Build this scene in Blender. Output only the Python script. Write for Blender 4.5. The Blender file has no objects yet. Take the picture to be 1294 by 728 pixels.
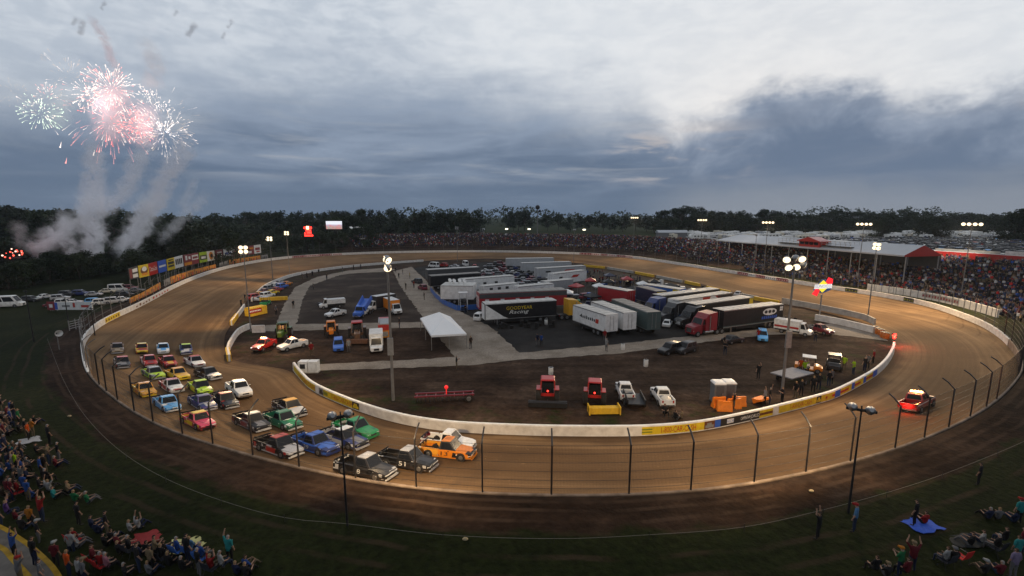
import bpy, math, random
from mathutils import Vector, Matrix
R = math.radians
rnd = random.Random(11)
scene = bpy.context.scene
COL = scene.collection
# ---------------------------------------------------------------- camera model (a 16 mm lens on a 36 mm frame, 20 m up in the stand)
W0, H0, F, HZ, CH = 1294.0, 728.0, 575.0, 272.0, 20.0
TILT = math.atan((H0/2-HZ)/F)
CT, ST = math.cos(TILT), math.sin(TILT)
def ray(px, py):
    u = (px-W0/2)/F; v = (H0/2-py)/F
    return Vector((u, CT+v*ST, -ST+v*CT))
def P(px, py, z=0.0):                  # photo pixel -> point at height z
    d = ray(px, py); t = (z-CH)/d.z
    return Vector((d.x*t, d.y*t, z))
def Q(px, py, Y):                      # photo pixel -> point at depth Y
    d = ray(px, py); t = Y/d.y
    return Vector((d.x*t, Y, CH+d.z*t))
def proj(v):
    y, z = v[1], v[2]-CH
    f = y*CT-z*ST; u = y*ST+z*CT
    if f < 0.1: return (-9999, -9999)
    return (W0/2+F*v[0]/f, H0/2-F*u/f)
cam = bpy.data.cameras.new('camera'); camo = bpy.data.objects.new('camera', cam)
COL.objects.link(camo); scene.camera = camo
camo.location = (0, 0, CH); camo.rotation_euler = (math.pi/2-TILT, 0, 0)
cam.sensor_width = 36; cam.lens = 36*F/W0; cam.clip_end = 20000; cam.clip_start = 0.2
# ---------------------------------------------------------------- materials
MATS = {}
def lnk(nt, a, b): nt.links.new(a, b)
def mat(name, col, rough=.6, metal=0., var=.12, scale=3., spec=.4, dirt=0., dirtcol=(.07,.045,.03)):
    if name in MATS: return MATS[name]
    m = bpy.data.materials.new(name); MATS[name] = m; m.use_nodes = True
    nt = m.node_tree; b = nt.nodes['Principled BSDF']
    b.inputs['Roughness'].default_value = rough; b.inputs['Metallic'].default_value = metal
    b.inputs['Specular IOR Level'].default_value = spec
    tc = nt.nodes.new('ShaderNodeTexCoord')
    n = nt.nodes.new('ShaderNodeTexNoise'); n.inputs['Scale'].default_value = scale; n.inputs['Detail'].default_value = 4
    lnk(nt, tc.outputs['Object'], n.inputs['Vector'])
    r = nt.nodes.new('ShaderNodeValToRGB'); lnk(nt, n.outputs['Fac'], r.inputs['Fac'])
    r.color_ramp.elements[0].position = .3; r.color_ramp.elements[1].position = .7
    r.color_ramp.elements[0].color = [c*(1-var) for c in col]+[1]
    r.color_ramp.elements[1].color = [min(1, c*(1+var)) for c in col]+[1]
    out = r.outputs['Color']
    if dirt > 0:
        n2 = nt.nodes.new('ShaderNodeTexNoise'); n2.inputs['Scale'].default_value = 1.7; n2.inputs['Detail'].default_value = 5
        lnk(nt, tc.outputs['Object'], n2.inputs['Vector'])
        mr = nt.nodes.new('ShaderNodeMapRange'); mr.inputs['From Min'].default_value = .45; mr.inputs['From Max'].default_value = .75
        mr.inputs['To Max'].default_value = dirt
        lnk(nt, n2.outputs['Fac'], mr.inputs['Value'])
        mx = nt.nodes.new('ShaderNodeMixRGB'); lnk(nt, mr.outputs[0], mx.inputs['Fac'])
        lnk(nt, out, mx.inputs['Color1']); mx.inputs['Color2'].default_value = list(dirtcol)+[1]
        out = mx.outputs['Color']
    lnk(nt, out, b.inputs['Base Color'])
    return m
def emis(name, col, s):
    if name in MATS: return MATS[name]
    m = bpy.data.materials.new(name); MATS[name] = m; m.use_nodes = True
    b = m.node_tree.nodes['Principled BSDF']
    b.inputs['Base Color'].default_value = [c*.5 for c in col]+[1]
    b.inputs['Emission Color'].default_value = list(col)+[1]; b.inputs['Emission Strength'].default_value = s
    try: m.cycles.emission_sampling = 'NONE'
    except Exception: pass
    return m
def paint(name, col, dirt=.35): return mat('paint '+name, col, .32, 0, .06, 2, .5, dirt, (.085,.055,.036))
def cloth(name, col): return mat('cloth '+name, col, .85, 0, .2, 9, .2)
WHITE = paint('white', (.72,.72,.70)); BLACK = paint('black', (.012,.012,.014), .25)
GLASS = mat('tinted window glass', (.008,.009,.011), .2, 0, .05, 2, .25)
RUBBER = mat('tyre rubber', (.018,.017,.016), .85, 0, .2, 6, .2, .4)
RIM = mat('wheel rim', (.25,.25,.26), .4, .8, .1)
DARKM = mat('dark steel', (.03,.03,.032), .5, .6, .15)
STEEL = mat('galvanised steel', (.3,.3,.3), .45, .7, .15)
POLEM = mat('weathered pole', (.16,.155,.15), .6, .3, .15, 2)
CONC = mat('painted concrete wall', (.62,.59,.55), .75, 0, .14, 1.2, .3, .3, (.2,.14,.1))
RAWC = mat('bare concrete', (.33,.31,.28), .85, 0, .2, .9, .3, .3, (.15,.12,.09))
LAMPW = emis('lit floodlight lens', (1., .80, .52), 2.1)
LAMPH = emis('lit headlight', (1., .95, .85), 5.); LAMPR = emis('lit red lamp', (1., .03, .02), 6.)
LAMPA = emis('lit amber lamp', (1., .5, .2), 9.)
HEADL = mat('headlight lens', (.6,.6,.58), .15, 0, .05); TAILL = mat('tail light lens', (.35,.015,.012), .25, 0, .05)
CHROME = mat('chrome', (.55,.55,.55), .2, .9, .05)
# ---------------------------------------------------------------- mesh builder
class MB:
    def __init__(s): s.v = []; s.f = []; s.m = []
    def add(s, vs, fs, mi=0):
        o = len(s.v); s.v += [tuple(x) for x in vs]
        s.f += [tuple(i+o for i in f) for f in fs]; s.m += [mi]*len(fs); return s
    def box(s, c, d, mi=0, M=None):
        x, y, z = d[0]/2, d[1]/2, d[2]/2
        vs = [Vector((a*x, b*y, e*z)) for e in (-1,1) for b in (-1,1) for a in (-1,1)]
        if M is not None: vs = [M @ p for p in vs]
        c = Vector(c)
        return s.add([p+c for p in vs], [(0,2,3,1),(4,5,7,6),(0,1,5,4),(2,6,7,3),(0,4,6,2),(1,3,7,5)], mi)
    def bx(s, x0, x1, y0, y1, z0, z1, mi=0):
        return s.box(((x0+x1)/2,(y0+y1)/2,(z0+z1)/2), (abs(x1-x0),abs(y1-y0),abs(z1-z0)), mi)
    def tube(s, pts, rs, n=8, mi=0, cap=True):
        pts = [Vector(p) for p in pts]
        if not isinstance(rs, (list, tuple)): rs = [rs]*len(pts)
        rings = []
        for i, p in enumerate(pts):
            t = (pts[min(i+1,len(pts)-1)]-pts[max(i-1,0)]).normalized()
            a = t.orthogonal().normalized() if i == 0 else (rings_a - t*rings_a.dot(t)).normalized()
            rings_a = a; b = t.cross(a)
            rings.append([p+(a*math.cos(2*math.pi*k/n)+b*math.sin(2*math.pi*k/n))*rs[i] for k in range(n)])
        vs = [q for r in rings for q in r]; fs = []
        for i in range(len(pts)-1):
            for k in range(n):
                k2 = (k+1) % n
                fs.append((i*n+k, i*n+k2, (i+1)*n+k2, (i+1)*n+k))
        if cap: fs += [tuple(range(n-1,-1,-1)), tuple((len(pts)-1)*n+k for k in range(n))]
        return s.add(vs, fs, mi)
    def cyl(s, p0, p1, r0, r1=None, n=10, mi=0): return s.tube([p0,p1], [r0, r0 if r1 is None else r1], n, mi)
    def loft(s, secs, mi=0, closed=True, cap=True):
        n = len(secs[0]); vs = [p for q in secs for p in q]; fs = []
        for i in range(len(secs)-1):
            for k in range(n if closed else n-1):
                k2 = (k+1) % n
                fs.append((i*n+k, (i+1)*n+k, (i+1)*n+k2, i*n+k2))
        if cap: fs += [tuple(range(n)), tuple((len(secs)-1)*n+k for k in range(n-1,-1,-1))]
        return s.add(vs, fs, mi)
    def quad(s, a, b, c, d, mi=0): return s.add([a,b,c,d], [(0,1,2,3)], mi)
    def ball(s, c, r, nu=8, nv=6, mi=0, sc=(1,1,1)):
        c = Vector(c); vs = [c+Vector((0,0,r*sc[2]))]
        for j in range(1, nv):
            t = math.pi*j/nv
            for k in range(nu):
                a = 2*math.pi*k/nu
                vs.append(c+Vector((r*sc[0]*math.sin(t)*math.cos(a), r*sc[1]*math.sin(t)*math.sin(a), r*sc[2]*math.cos(t))))
        vs.append(c-Vector((0,0,r*sc[2]))); fs = []
        for k in range(nu):
            fs.append((0,1+k,1+(k+1)%nu))
            for j in range(nv-2):
                a = 1+j*nu; fs.append((a+k, a+nu+k, a+nu+(k+1)%nu, a+(k+1)%nu))
            a = 1+(nv-2)*nu; fs.append((a+k, len(vs)-1, a+(k+1)%nu))
        return s.add(vs, fs, mi)
    def mesh(s, name, mats, smooth=False):
        me = bpy.data.meshes.new(name); me.from_pydata(s.v, [], s.f); me.update()
        for m in (mats if isinstance(mats, (list,tuple)) else [mats]): me.materials.append(m)
        me.polygons.foreach_set('material_index', s.m)
        me.polygons.foreach_set('use_smooth', [True]*len(s.f))
        if not smooth and len(s.f) < 20000: me.set_sharp_from_angle(angle=R(33))
        return me
    def build(s, name, mats, parent=None, smooth=False, loc=None):
        return mk(name, s.mesh(name, mats, smooth), parent, loc)
def mk(name, me, parent=None, loc=None):
    o = bpy.data.objects.new(name, me); COL.objects.link(o)
    if parent is not None: o.parent = parent; CHD.setdefault(parent.name, []).append(o)
    if loc is not None: o.location = loc
    return o
CHD = {}
def tag(o, label=None, cat=None, group=None, kind=None):
    if label: o['label'] = label
    if cat: o['category'] = cat
    if group: o['group'] = group
    if kind: o['kind'] = kind
    return o
def T(name, label, cat, loc=(0,0,0), rz=0., group=None):
    o = bpy.data.objects.new(name, None); COL.objects.link(o); o.empty_display_size = .5
    o.location = loc; o.rotation_euler = (0,0,rz)
    return tag(o, label, cat, group)
def copy_tree(o, parent=None):
    c = o.copy(); COL.objects.link(c)
    if parent is not None: c.parent = parent; CHD.setdefault(parent.name, []).append(c)
    for ch in list(KIDS.get(o.name) or CHD.get(o.name, [])):
        copy_tree(ch, c)
    return c
KIDS = {}
def recol(o, m, i=0):
    sl = o.material_slots[i]; sl.link = 'OBJECT'; sl.material = m
def kids(o):
    r = []
    for ch in CHD.get(o.name, []): r.append(ch); r += kids(ch)
    return r
def recolour(root, d):                 # {part stem: material}
    for ch in kids(root):
        st = ch.name.split('.')[0]
        if st in d: recol(ch, d[st])
_TX = {}
def text_data(s):
    if s not in _TX:
        cu = bpy.data.curves.new('lettering', 'FONT'); cu.body = s; cu.size = 1; cu.align_x = 'LEFT'; cu.resolution_u = 2
        o = bpy.data.objects.new('lettering', cu); COL.objects.link(o)
        dg = bpy.context.evaluated_depsgraph_get()
        me = bpy.data.meshes.new_from_object(o.evaluated_get(dg))
        vs = [v.co.copy() for v in me.vertices]; fs = [tuple(p.vertices) for p in me.polygons]
        bpy.data.objects.remove(o); bpy.data.meshes.remove(me)
        x0 = min(v.x for v in vs); x1 = max(v.x for v in vs); y0 = min(v.y for v in vs); y1 = max(v.y for v in vs)
        _TX[s] = ([((v.x-x0)/(x1-x0), (v.y-y0)/(y1-y0)) for v in vs], fs, (x1-x0)/(y1-y0))
    return _TX[s]
def text_quad(mb, s, o, ux, uy, mi=0, slant=0.):
    """Lettering s on the plane rectangle with corner o and edge vectors ux, uy."""
    uv, fs, asp = text_data(s); o, ux, uy = Vector(o), Vector(ux), Vector(uy)
    return mb.add([o+ux*(u+slant*v)+uy*v for u, v in uv], fs, mi)
# ---------------------------------------------------------------- the oval in plan (polar about C)
C = P(680, 400)
ZO = 1.6; WH = 1.0
OUT_FAR = [(113,426),(120,419),(130,411),(150,401),(175,390),(200,377),(225,363),(250,352),(275,343),(300,336.5),(330,331),(370,326),(420,323),
 (480,320.5),(560,319),(640,319),(700,320.5),(760,323),(800,326.5),(850,334),(900,342),(950,350),(1000,358),(1050,366),(1100,373),(1150,382),(1185,391),
 (1209,400),(1235,410),(1258,424),(1275,440),(1284,455)]
OUT_NEAR = [(108,444),(111,461),(119,476),(134,490),(149,502),(172,518),(200,533),(232,547),(271,558.5),(320,573),(382,588),(420,596),(482,607.5),
 (550,615.5),(620,620.5),(700,622.5),(790,622),(860,618.5),(920,612),(964,604.6),(1017,594),(1079,578.5),(1142,559.5),(1178,546),(1202,535),(1230,521),(1252,506),(1274,485),(1288,466)]
INN = [(292,412),(299,401),(312,384),(331,365),(350,355),(373,347.5),(410,341),(450,336),(500,332),(560,328.5),(620,327),(680,328),(740,334),(780,340),
 (820,347),(868,355.5),(921,369),(981,381),(1040,395),(1100,411),(1122,424),(1130,436),(1128,446),(1118,461.4),(1100.6,476.6),(1059,499.5),(1029,509.5),(1014,515),(996.4,518.5),
 (957.5,528),(901,540),(866.6,545.5),(823,549),(780,550),(700,549.7),(629,547.4),(571,544),(530.7,539),(490.6,530),(456.4,519),(439,512.8),(411,501),(392.7,489.6),(372,469),
 (345,463),(310,460),(291,455),(285,445),(284,432),(286,420)]
NA = 720
def polar(pts):
    a = sorted((math.atan2(p.y-C.y, p.x-C.x) % (2*math.pi), math.hypot(p.x-C.x, p.y-C.y)) for p in pts)
    a = [(a[-1][0]-2*math.pi, a[-1][1])]+a+[(a[0][0]+2*math.pi, a[0][1])]
    out = []; j = 0
    for i in range(NA):
        th = 2*math.pi*i/NA
        while a[j+1][0] < th: j += 1
        t = (th-a[j][0])/max(1e-9, a[j+1][0]-a[j][0]); out.append(a[j][1]*(1-t)+a[j+1][1]*t)
    for _ in range(3):
        out = [sum(out[(i+k) % NA] for k in range(-4,5))/9 for i in range(NA)]
    return out
RO = polar([P(x,y,ZO) for x, y in OUT_FAR]+[P(x,y,ZO+WH) for x, y in OUT_NEAR])
RI = polar([P(x,y,0) for x, y in INN])
def at(tab, th):
    f = (th % (2*math.pi))/(2*math.pi)*NA; i = int(f) % NA; t = f-int(f)
    return tab[i]*(1-t)+tab[(i+1) % NA]*t
def th_of(p): return math.atan2(p[1]-C.y, p[0]-C.x) % (2*math.pi)
def sm(a, b, x):
    t = max(0., min(1., (x-a)/(b-a))); return t*t*(3-2*t)
def ring(th, d, z=None):               # point at radial distance d outside the outer wall
    r = at(RO, th)+d; x, y = C.x+r*math.cos(th), C.y+r*math.sin(th)
    return Vector((x, y, tz(x,y) if z is None else z))
def inner(th, d=0., z=0.):
    r = at(RI, th)+d; return Vector((C.x+r*math.cos(th), C.y+r*math.sin(th), z))
TH_A = th_of(P(455,320,ZO)); TH_B = th_of(P(1288,462,ZO+WH))   # the spectator hill runs from B (right) round to A (far left)
def hillw(th):
    x = th % (2*math.pi)
    if x > 1.75*math.pi: x -= 2*math.pi
    b = TH_B if TH_B < 1.75*math.pi else TH_B-2*math.pi
    return sm(b-.10, b+.10, x)*(1-sm(TH_A-.02, TH_A+.10, x))
def tz(x, y):
    th = th_of((x,y)); r = math.hypot(x-C.x, y-C.y); ri, ro = at(RI,th), at(RO,th)
    if r <= ri: return 0.
    if r <= ro: return ZO*((r-ri)/(ro-ri))**1.35
    d = r-ro; w = hillw(th)
    near = ZO+.97*sm(-.3,.2,d)-1.17*sm(1.5,16,d)
    h = ZO+.2+6.9*sm(0,1,(d-3)/31) if d < 36 else ZO+7.1
    h = h-2.6*sm(42,62,d)
    return near*(1-w)+h*w
def G(px, py):                         # photo pixel -> first hit with the terrain
    d = ray(px, py); o = Vector((0,0,CH)); t = 8.; last = t
    while t < 3000:
        p = o+d*t
        if p.z <= tz(p.x, p.y):
            a, b = last, t
            for _ in range(22):
                m = (a+b)/2; q = o+d*m
                if q.z <= tz(q.x,q.y): b = m
                else: a = m
            q = o+d*b; return Vector((q.x,q.y,tz(q.x,q.y)))
        last = t; t += max(.4, t*.006)
    return P(px, max(py, HZ+4), 1.6)
def tangent(p):                        # the racing direction (anticlockwise) at p
    th = th_of(p); e = .01
    ri, ro = at(RI,th), at(RO,th); r = math.hypot(p[0]-C.x, p[1]-C.y); s = (r-ri)/(ro-ri)
    def q(a):
        r = at(RI,a)*(1-s)+at(RO,a)*s; return Vector((C.x+r*math.cos(a), C.y+r*math.sin(a), 0))
    v = q(th+e*4)-q(th-e*4); return math.atan2(v.y, v.x)
def th_at_px(px, d, near, z=None):     # the angle at which the ring at distance d projects on column px
    best = None
    for i in range(NA*2):
        th = math.pi*i/NA; p = ring(th, d, ZO+WH if z is None else z); q = proj(p)
        if (p.y < C.y-48 if near is None else near != (p.y < C.y-22)): continue
        e = abs(q[0]-px)
        if best is None or e < best[0]: best = (e, th)
    return best[1]
# ---------------------------------------------------------------- ground, track
def attr(me, name, vals):
    a = me.attributes.new(name, 'FLOAT', 'POINT'); a.data.foreach_set('value', vals)
def n_(nt, t, **k):
    n = nt.nodes.new(t)
    for a, b in k.items():
        if a in n.inputs: n.inputs[a].default_value = b
        else: setattr(n, a, b)
    return n
def noise(nt, vec, scale, detail=5., rough=.6):
    n = n_(nt, 'ShaderNodeTexNoise', Scale=scale, Detail=detail, Roughness=rough)
    if vec is not None: lnk(nt, vec, n.inputs['Vector'])
    return n.outputs['Fac']
def ramp(nt, f, stops):
    r = nt.nodes.new('ShaderNodeValToRGB'); lnk(nt, f, r.inputs['Fac']); cr = r.color_ramp
    while len(cr.elements) < len(stops): cr.elements.new(.5)
    for e, (p, c) in zip(cr.elements, stops): e.position = p; e.color = list(c)+[1] if len(c) == 3 else c
    return r.outputs['Color']
def mixc(nt, f, a, b):
    m = nt.nodes.new('ShaderNodeMixRGB')
    for s, x in zip(('Fac','Color1','Color2'), (f,a,b)):
        if hasattr(x, 'links'): lnk(nt, x, m.inputs[s])
        else: m.inputs[s].default_value = x if s == 'Fac' else list(x)+[1]
    return m.outputs['Color']
def math_(nt, op, a, b=0., c=0., clamp=False):
    m = nt.nodes.new('ShaderNodeMath'); m.operation = op; m.use_clamp = clamp
    for i, x in enumerate((a,b,c)):
        if hasattr(x, 'links'): lnk(nt, x, m.inputs[i])
        else: m.inputs[i].default_value = x
    return m.outputs[0]
def maprange(nt, v, a, b, c=0., d=1., smooth=True):
    m = nt.nodes.new('ShaderNodeMapRange'); m.interpolation_type = 'SMOOTHSTEP' if smooth else 'LINEAR'
    for i, x in enumerate((v,a,b,c,d)):
        if hasattr(x, 'links'): lnk(nt, x, m.inputs[i])
        else: m.inputs[i].default_value = x
    return m.outputs[0]
def shell(name, rough=.95, spec=.06):
    m = bpy.data.materials.new(name); m.use_nodes = True; b = m.node_tree.nodes['Principled BSDF']
    b.inputs['Roughness'].default_value = rough; b.inputs['Specular IOR Level'].default_value = spec
    return m, m.node_tree, b
def bump(nt, b, h, s, d=.05):
    n = n_(nt, 'ShaderNodeBump', Strength=s, Distance=d); lnk(nt, h, n.inputs['Height']); lnk(nt, n.outputs[0], b.inputs['Normal'])
GM, nt, b = shell('grass and bare dirt')
tc = nt.nodes.new('ShaderNodeTexCoord').outputs['Object']
g1 = ramp(nt, noise(nt, tc, .09, 8), [(.3,(.012,.019,.005)),(.55,(.024,.032,.009)),(.75,(.044,.046,.017))])
g2 = ramp(nt, noise(nt, tc, 2.2, 4), [(.3,(.55,.55,.55)),(.7,(1.35,1.35,1.35))])
gm = nt.nodes.new('ShaderNodeMixRGB'); gm.blend_type = 'MULTIPLY'; gm.inputs[0].default_value = 1
lnk(nt, g1, gm.inputs[1]); lnk(nt, g2, gm.inputs[2])
d1 = ramp(nt, noise(nt, tc, .16, 9, .65), [(.3,(.019,.011,.007)),(.5,(.040,.025,.017)),(.72,(.085,.057,.040))])
d2 = ramp(nt, noise(nt, tc, 1.6, 6), [(.3,(.6,.6,.6)),(.7,(1.3,1.3,1.3))])
dm = nt.nodes.new('ShaderNodeMixRGB'); dm.blend_type = 'MULTIPLY'; dm.inputs[0].default_value = 1
lnk(nt, d1, dm.inputs[1]); lnk(nt, d2, dm.inputs[2])
at_n = n_(nt, 'ShaderNodeAttribute', attribute_name='dirt').outputs['Fac']
f = math_(nt, 'ADD', at_n, math_(nt, 'MULTIPLY', math_(nt, 'SUBTRACT', noise(nt, tc, .35, 8), .5), 1.1))
f = maprange(nt, f, .38, .62)
sv = n_(nt,'ShaderNodeMapping'); lnk(nt, tc, sv.inputs['Vector']); sv.inputs['Scale'].default_value = (.035,.55,1); sv.inputs['Rotation'].default_value = (0,0,.12)
sm_ = nt.nodes.new('ShaderNodeMixRGB'); sm_.blend_type = 'MULTIPLY'; sm_.inputs[0].default_value = .75; lnk(nt, dm.outputs[0], sm_.inputs[1]); lnk(nt, ramp(nt, noise(nt, sv.outputs[0], 1., 5, .6), [(.32,(.55,.52,.5)),(.68,(1.45,1.42,1.4))]), sm_.inputs[2]); dm = sm_
dist = math_(nt,'ADD',n_(nt,'ShaderNodeAttribute',attribute_name='dist').outputs['Fac'],math_(nt,'MULTIPLY',math_(nt,'SUBTRACT',noise(nt,tc,.12,4),.5),.9)); rut = 0.
for c0, w0, a0 in ((.9,.25,.6),(1.7,.22,.9),(2.7,.22,.9),(3.7,.2,.6),(5.3,.25,.7),(6.6,.25,.6),(9.5,.3,.4)):
    rut = math_(nt,'ADD',rut,math_(nt,'MULTIPLY',maprange(nt,math_(nt,'ABSOLUTE',math_(nt,'SUBTRACT',dist,c0)),w0,w0*.3),a0))
rut = math_(nt,'MULTIPLY',rut,maprange(nt,noise(nt,tc,.25,4),.36,.6)); gm2 = mixc(nt, math_(nt,'MULTIPLY',rut,.8,0,True), gm.outputs[0], (.075,.05,.034)); dmx = mixc(nt, math_(nt,'MULTIPLY',rut,.75,0,True), dm.outputs[0], (.085,.058,.042))
painted_falloff = n_(nt, 'ShaderNodeAttribute', attribute_name='painted_falloff').outputs['Fac']
falloff_mix = nt.nodes.new('ShaderNodeMixRGB'); falloff_mix.blend_type = 'MULTIPLY'; lnk(nt, painted_falloff, falloff_mix.inputs[0]); lnk(nt, mixc(nt, f, gm2, dmx), falloff_mix.inputs[1]); falloff_mix.inputs[2].default_value = (.55,.52,.5,1)  # painted-in light falloff: colour multiplied darker over the ground outside the track
lnk(nt, falloff_mix.outputs[0], b.inputs['Base Color'])
bump(nt, b, noise(nt, tc, 2.5, 8), .5, .25)
NG = 360
DS = [0,.4,1.2,2,3,4,5,6.5,8,11,14,17,20,24,28,32,36,42,48,55,62,75,95,130,180,260,400,700,1300,2600]
vs = [(C.x,C.y,0)]; dv = [1.]; falloff_v = [0.]; kv = [50.]; fs = []
def drow(lst): pass
rows = []
for k in (.3,.6,.8,.9,.97): rows.append(('i',k))
for k in (0,.15,.35,.55,.75,.9,1.): rows.append(('b',k))
for d in DS[1:]: rows.append(('o',d))
for kind, k in rows:
    for i in range(NG):
        th = 2*math.pi*i/NG; ri, ro = at(RI,th), at(RO,th); c, s = math.cos(th), math.sin(th)
        if kind == 'i': r = ri*k; z = 0.; dd = 1. if k < .88 else .6
        elif kind == 'b': r = ri+(ro-ri)*k; z = ZO*k**1.35-.07; dd = 1.
        else:
            r = ro+k; z = None; w = hillw(th)
            dd = 1-.97*sm(1.6,5.5,k) if k < 17 else .03
            if w > .5: dd = .35 if k < 8 else .8
            if k > 60: dd = .3
            if k > 90: dd = .12
        x, y = C.x+r*c, C.y+r*s
        vs.append((x,y,tz(x,y) if z is None else z)); dv.append(dd); falloff_v.append((1-hillw(th)*.5)*(1-sm(40,110,k)) if kind == 'o' else 0.); kv.append(k if kind == 'o' else 50.)
for i in range(NG): fs.append((0,1+i,1+(i+1) % NG))
for j in range(len(rows)-1):
    for i in range(NG):
        a = 1+j*NG; i2 = (i+1) % NG; fs.append((a+i, a+NG+i, a+NG+i2, a+i2))
me = bpy.data.meshes.new('ground'); me.from_pydata(vs, [], fs); me.update(); attr(me, 'dirt', dv); attr(me, 'painted_falloff', falloff_v); attr(me, 'dist', kv); me.materials.append(GM)
me.polygons.foreach_set('use_smooth', [True]*len(fs))
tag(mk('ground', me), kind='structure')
TM, nt, b = shell('racing clay', .9, .12)
uv = nt.nodes.new('ShaderNodeUVMap'); uv.uv_map = 'lane'
mp = n_(nt, 'ShaderNodeMapping'); lnk(nt, uv.outputs[0], mp.inputs['Vector']); mp.inputs['Scale'].default_value = (.012, .9, 1)
mp2 = n_(nt, 'ShaderNodeMapping'); lnk(nt, uv.outputs[0], mp2.inputs['Vector']); mp2.inputs['Scale'].default_value = (.05, 3.2, 1)
tc = nt.nodes.new('ShaderNodeTexCoord').outputs['Object']
st = noise(nt, mp.outputs[0], 1., 6, .65); st2 = noise(nt, mp2.outputs[0], 1., 4, .6); bl = noise(nt, tc, .12, 6)
c1 = ramp(nt, st, [(.22,(.080,.044,.020)),(.5,(.165,.098,.047)),(.78,(.26,.165,.086))])
mm = nt.nodes.new('ShaderNodeMixRGB'); mm.blend_type = 'MULTIPLY'; mm.inputs[0].default_value = .8
lnk(nt, c1, mm.inputs[1]); lnk(nt, ramp(nt, st2, [(.3,(.84,.83,.82)),(.7,(1.1,1.1,1.1))]), mm.inputs[2])
mm2 = nt.nodes.new('ShaderNodeMixRGB'); mm2.blend_type = 'MULTIPLY'; mm2.inputs[0].default_value = .8
lnk(nt, mm.outputs[0], mm2.inputs[1]); lnk(nt, ramp(nt, bl, [(.3,(.62,.6,.58)),(.7,(1.28,1.28,1.28))]), mm2.inputs[2])
su = nt.nodes.new('ShaderNodeSeparateXYZ'); lnk(nt, uv.outputs[0], su.inputs[0]); wob = noise(nt, tc, .05, 4)
lane = math_(nt,'ADD',su.outputs['Y'],math_(nt,'MULTIPLY',math_(nt,'SUBTRACT',wob,.5),9.))      # darker packed groove, loose cushion outside
gr = math_(nt,'MULTIPLY',maprange(nt,lane,2.,5.),maprange(nt,lane,11.,7.5)); tcol = mixc(nt, math_(nt,'MULTIPLY',gr,.68), mm2.outputs[0], (.085,.046,.020))
tcol = mixc(nt, math_(nt,'MULTIPLY',maprange(nt,lane,1.6,.2),.6), tcol, (.045,.026,.016))
clod = maprange(nt, noise(nt, tc, 2.6, 5, .7), .62, .72); tcol = mixc(nt, math_(nt,'MULTIPLY',clod,.45), tcol, (.30,.19,.10))
lnk(nt, tcol, b.inputs['Base Color']); bump(nt, b, math_(nt,'ADD',noise(nt, tc, 3., 6),st2), .4, .12)
NT = 16; vs = []; fs = []; uvs = []
acc = 0.; prev = None; arc = []
for i in range(NG+1):
    th = 2*math.pi*i/NG; p = inner(th, (at(RO,th)-at(RI,th))/2)
    if prev is not None: acc += (p-prev).length
    prev = p; arc.append(acc)
for i in range(NG+1):
    th = 2*math.pi*i/NG; ri, ro = at(RI,th), at(RO,th)
    for j in range(NT+1):
        k = j/NT; r = ri+(ro-ri)*k
        vs.append((C.x+r*math.cos(th), C.y+r*math.sin(th), ZO*k**1.35+.012)); uvs.append((arc[i], (ro-ri)*k))
for i in range(NG):
    for j in range(NT):
        a = i*(NT+1)+j; fs.append((a, a+1, a+NT+2, a+NT+1))
me = bpy.data.meshes.new('track'); me.from_pydata(vs, [], fs); me.update(); me.materials.append(TM)
me.polygons.foreach_set('use_smooth', [True]*len(fs))
ul = me.uv_layers.new(name='lane')
for l in me.loops: ul.data[l.index].uv = uvs[l.vertex_index]
tag(mk('track', me), kind='structure')
# ---------------------------------------------------------------- infield paving (sheets)
import bmesh
def sheet(name, pts, z, m):
    w = [P(x,y,z) for x, y in pts]; q = []; rj = random.Random(len(pts)*7+int(z*1000))
    for a, b in zip(w, w[1:]+w[:1]):
        k = max(1, int((b-a).length/.9))
        for j in range(k): q.append(a.lerp(b, j/k)+(Vector((rj.gauss(0,.13),rj.gauss(0,.13),0)) if j else Vector()))
    bm = bmesh.new(); vv = [bm.verts.new(p) for p in q]; bm.faces.new(vv)
    bmesh.ops.triangulate(bm, faces=bm.faces[:]); bmesh.ops.recalc_face_normals(bm, faces=bm.faces[:])
    for fc in bm.faces:
        if fc.normal.z < 0: fc.normal_flip()
    me = bpy.data.meshes.new(name); bm.to_mesh(me); bm.free(); me.materials.append(m)
    return tag(mk(name, me), kind='structure')
def ground_mat(name, a, b_, c_, sc=.25):
    m, nt, b = shell(name, .92, .1); tc = nt.nodes.new('ShaderNodeTexCoord').outputs['Object']
    x = ramp(nt, noise(nt, tc, sc, 9, .68), [(.3,a),(.5,b_),(.72,c_)])
    mm = nt.nodes.new('ShaderNodeMixRGB'); mm.blend_type = 'MULTIPLY'; mm.inputs[0].default_value = .8; lnk(nt, x, mm.inputs[1])
    lnk(nt, ramp(nt, noise(nt, tc, 4., 5), [(.3,(.75,.75,.75)),(.7,(1.2,1.2,1.2))]), mm.inputs[2])
    lnk(nt, mm.outputs[0], b.inputs['Base Color']); bump(nt, b, noise(nt, tc, 6, 5), .2, .05); return m
ROADM = ground_mat('dusty concrete road', (.155,.125,.095), (.235,.195,.155), (.31,.265,.215))
ASPH = ground_mat('worn asphalt', (.011,.010,.010), (.021,.019,.018), (.042,.038,.035), .12)
PADM = ground_mat('dark paved paddock', (.017,.011,.008), (.035,.024,.018), (.085,.064,.049), .12)
sheet('pit_lot', [(618,412),(657,446),(780,435),(888,423),(985,414),(1000,402),(960,390),(870,362),(780,344),(700,334),(620,331),(540,336),(522,339),(545,358),(560,378),(586,396)], .02, ASPH)
sheet('paddock_lot', [(374,410),(382,380),(391,361),(428,347.5),(489,343),(497,348),(530,396),(533,407)], .02, PADM)
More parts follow.
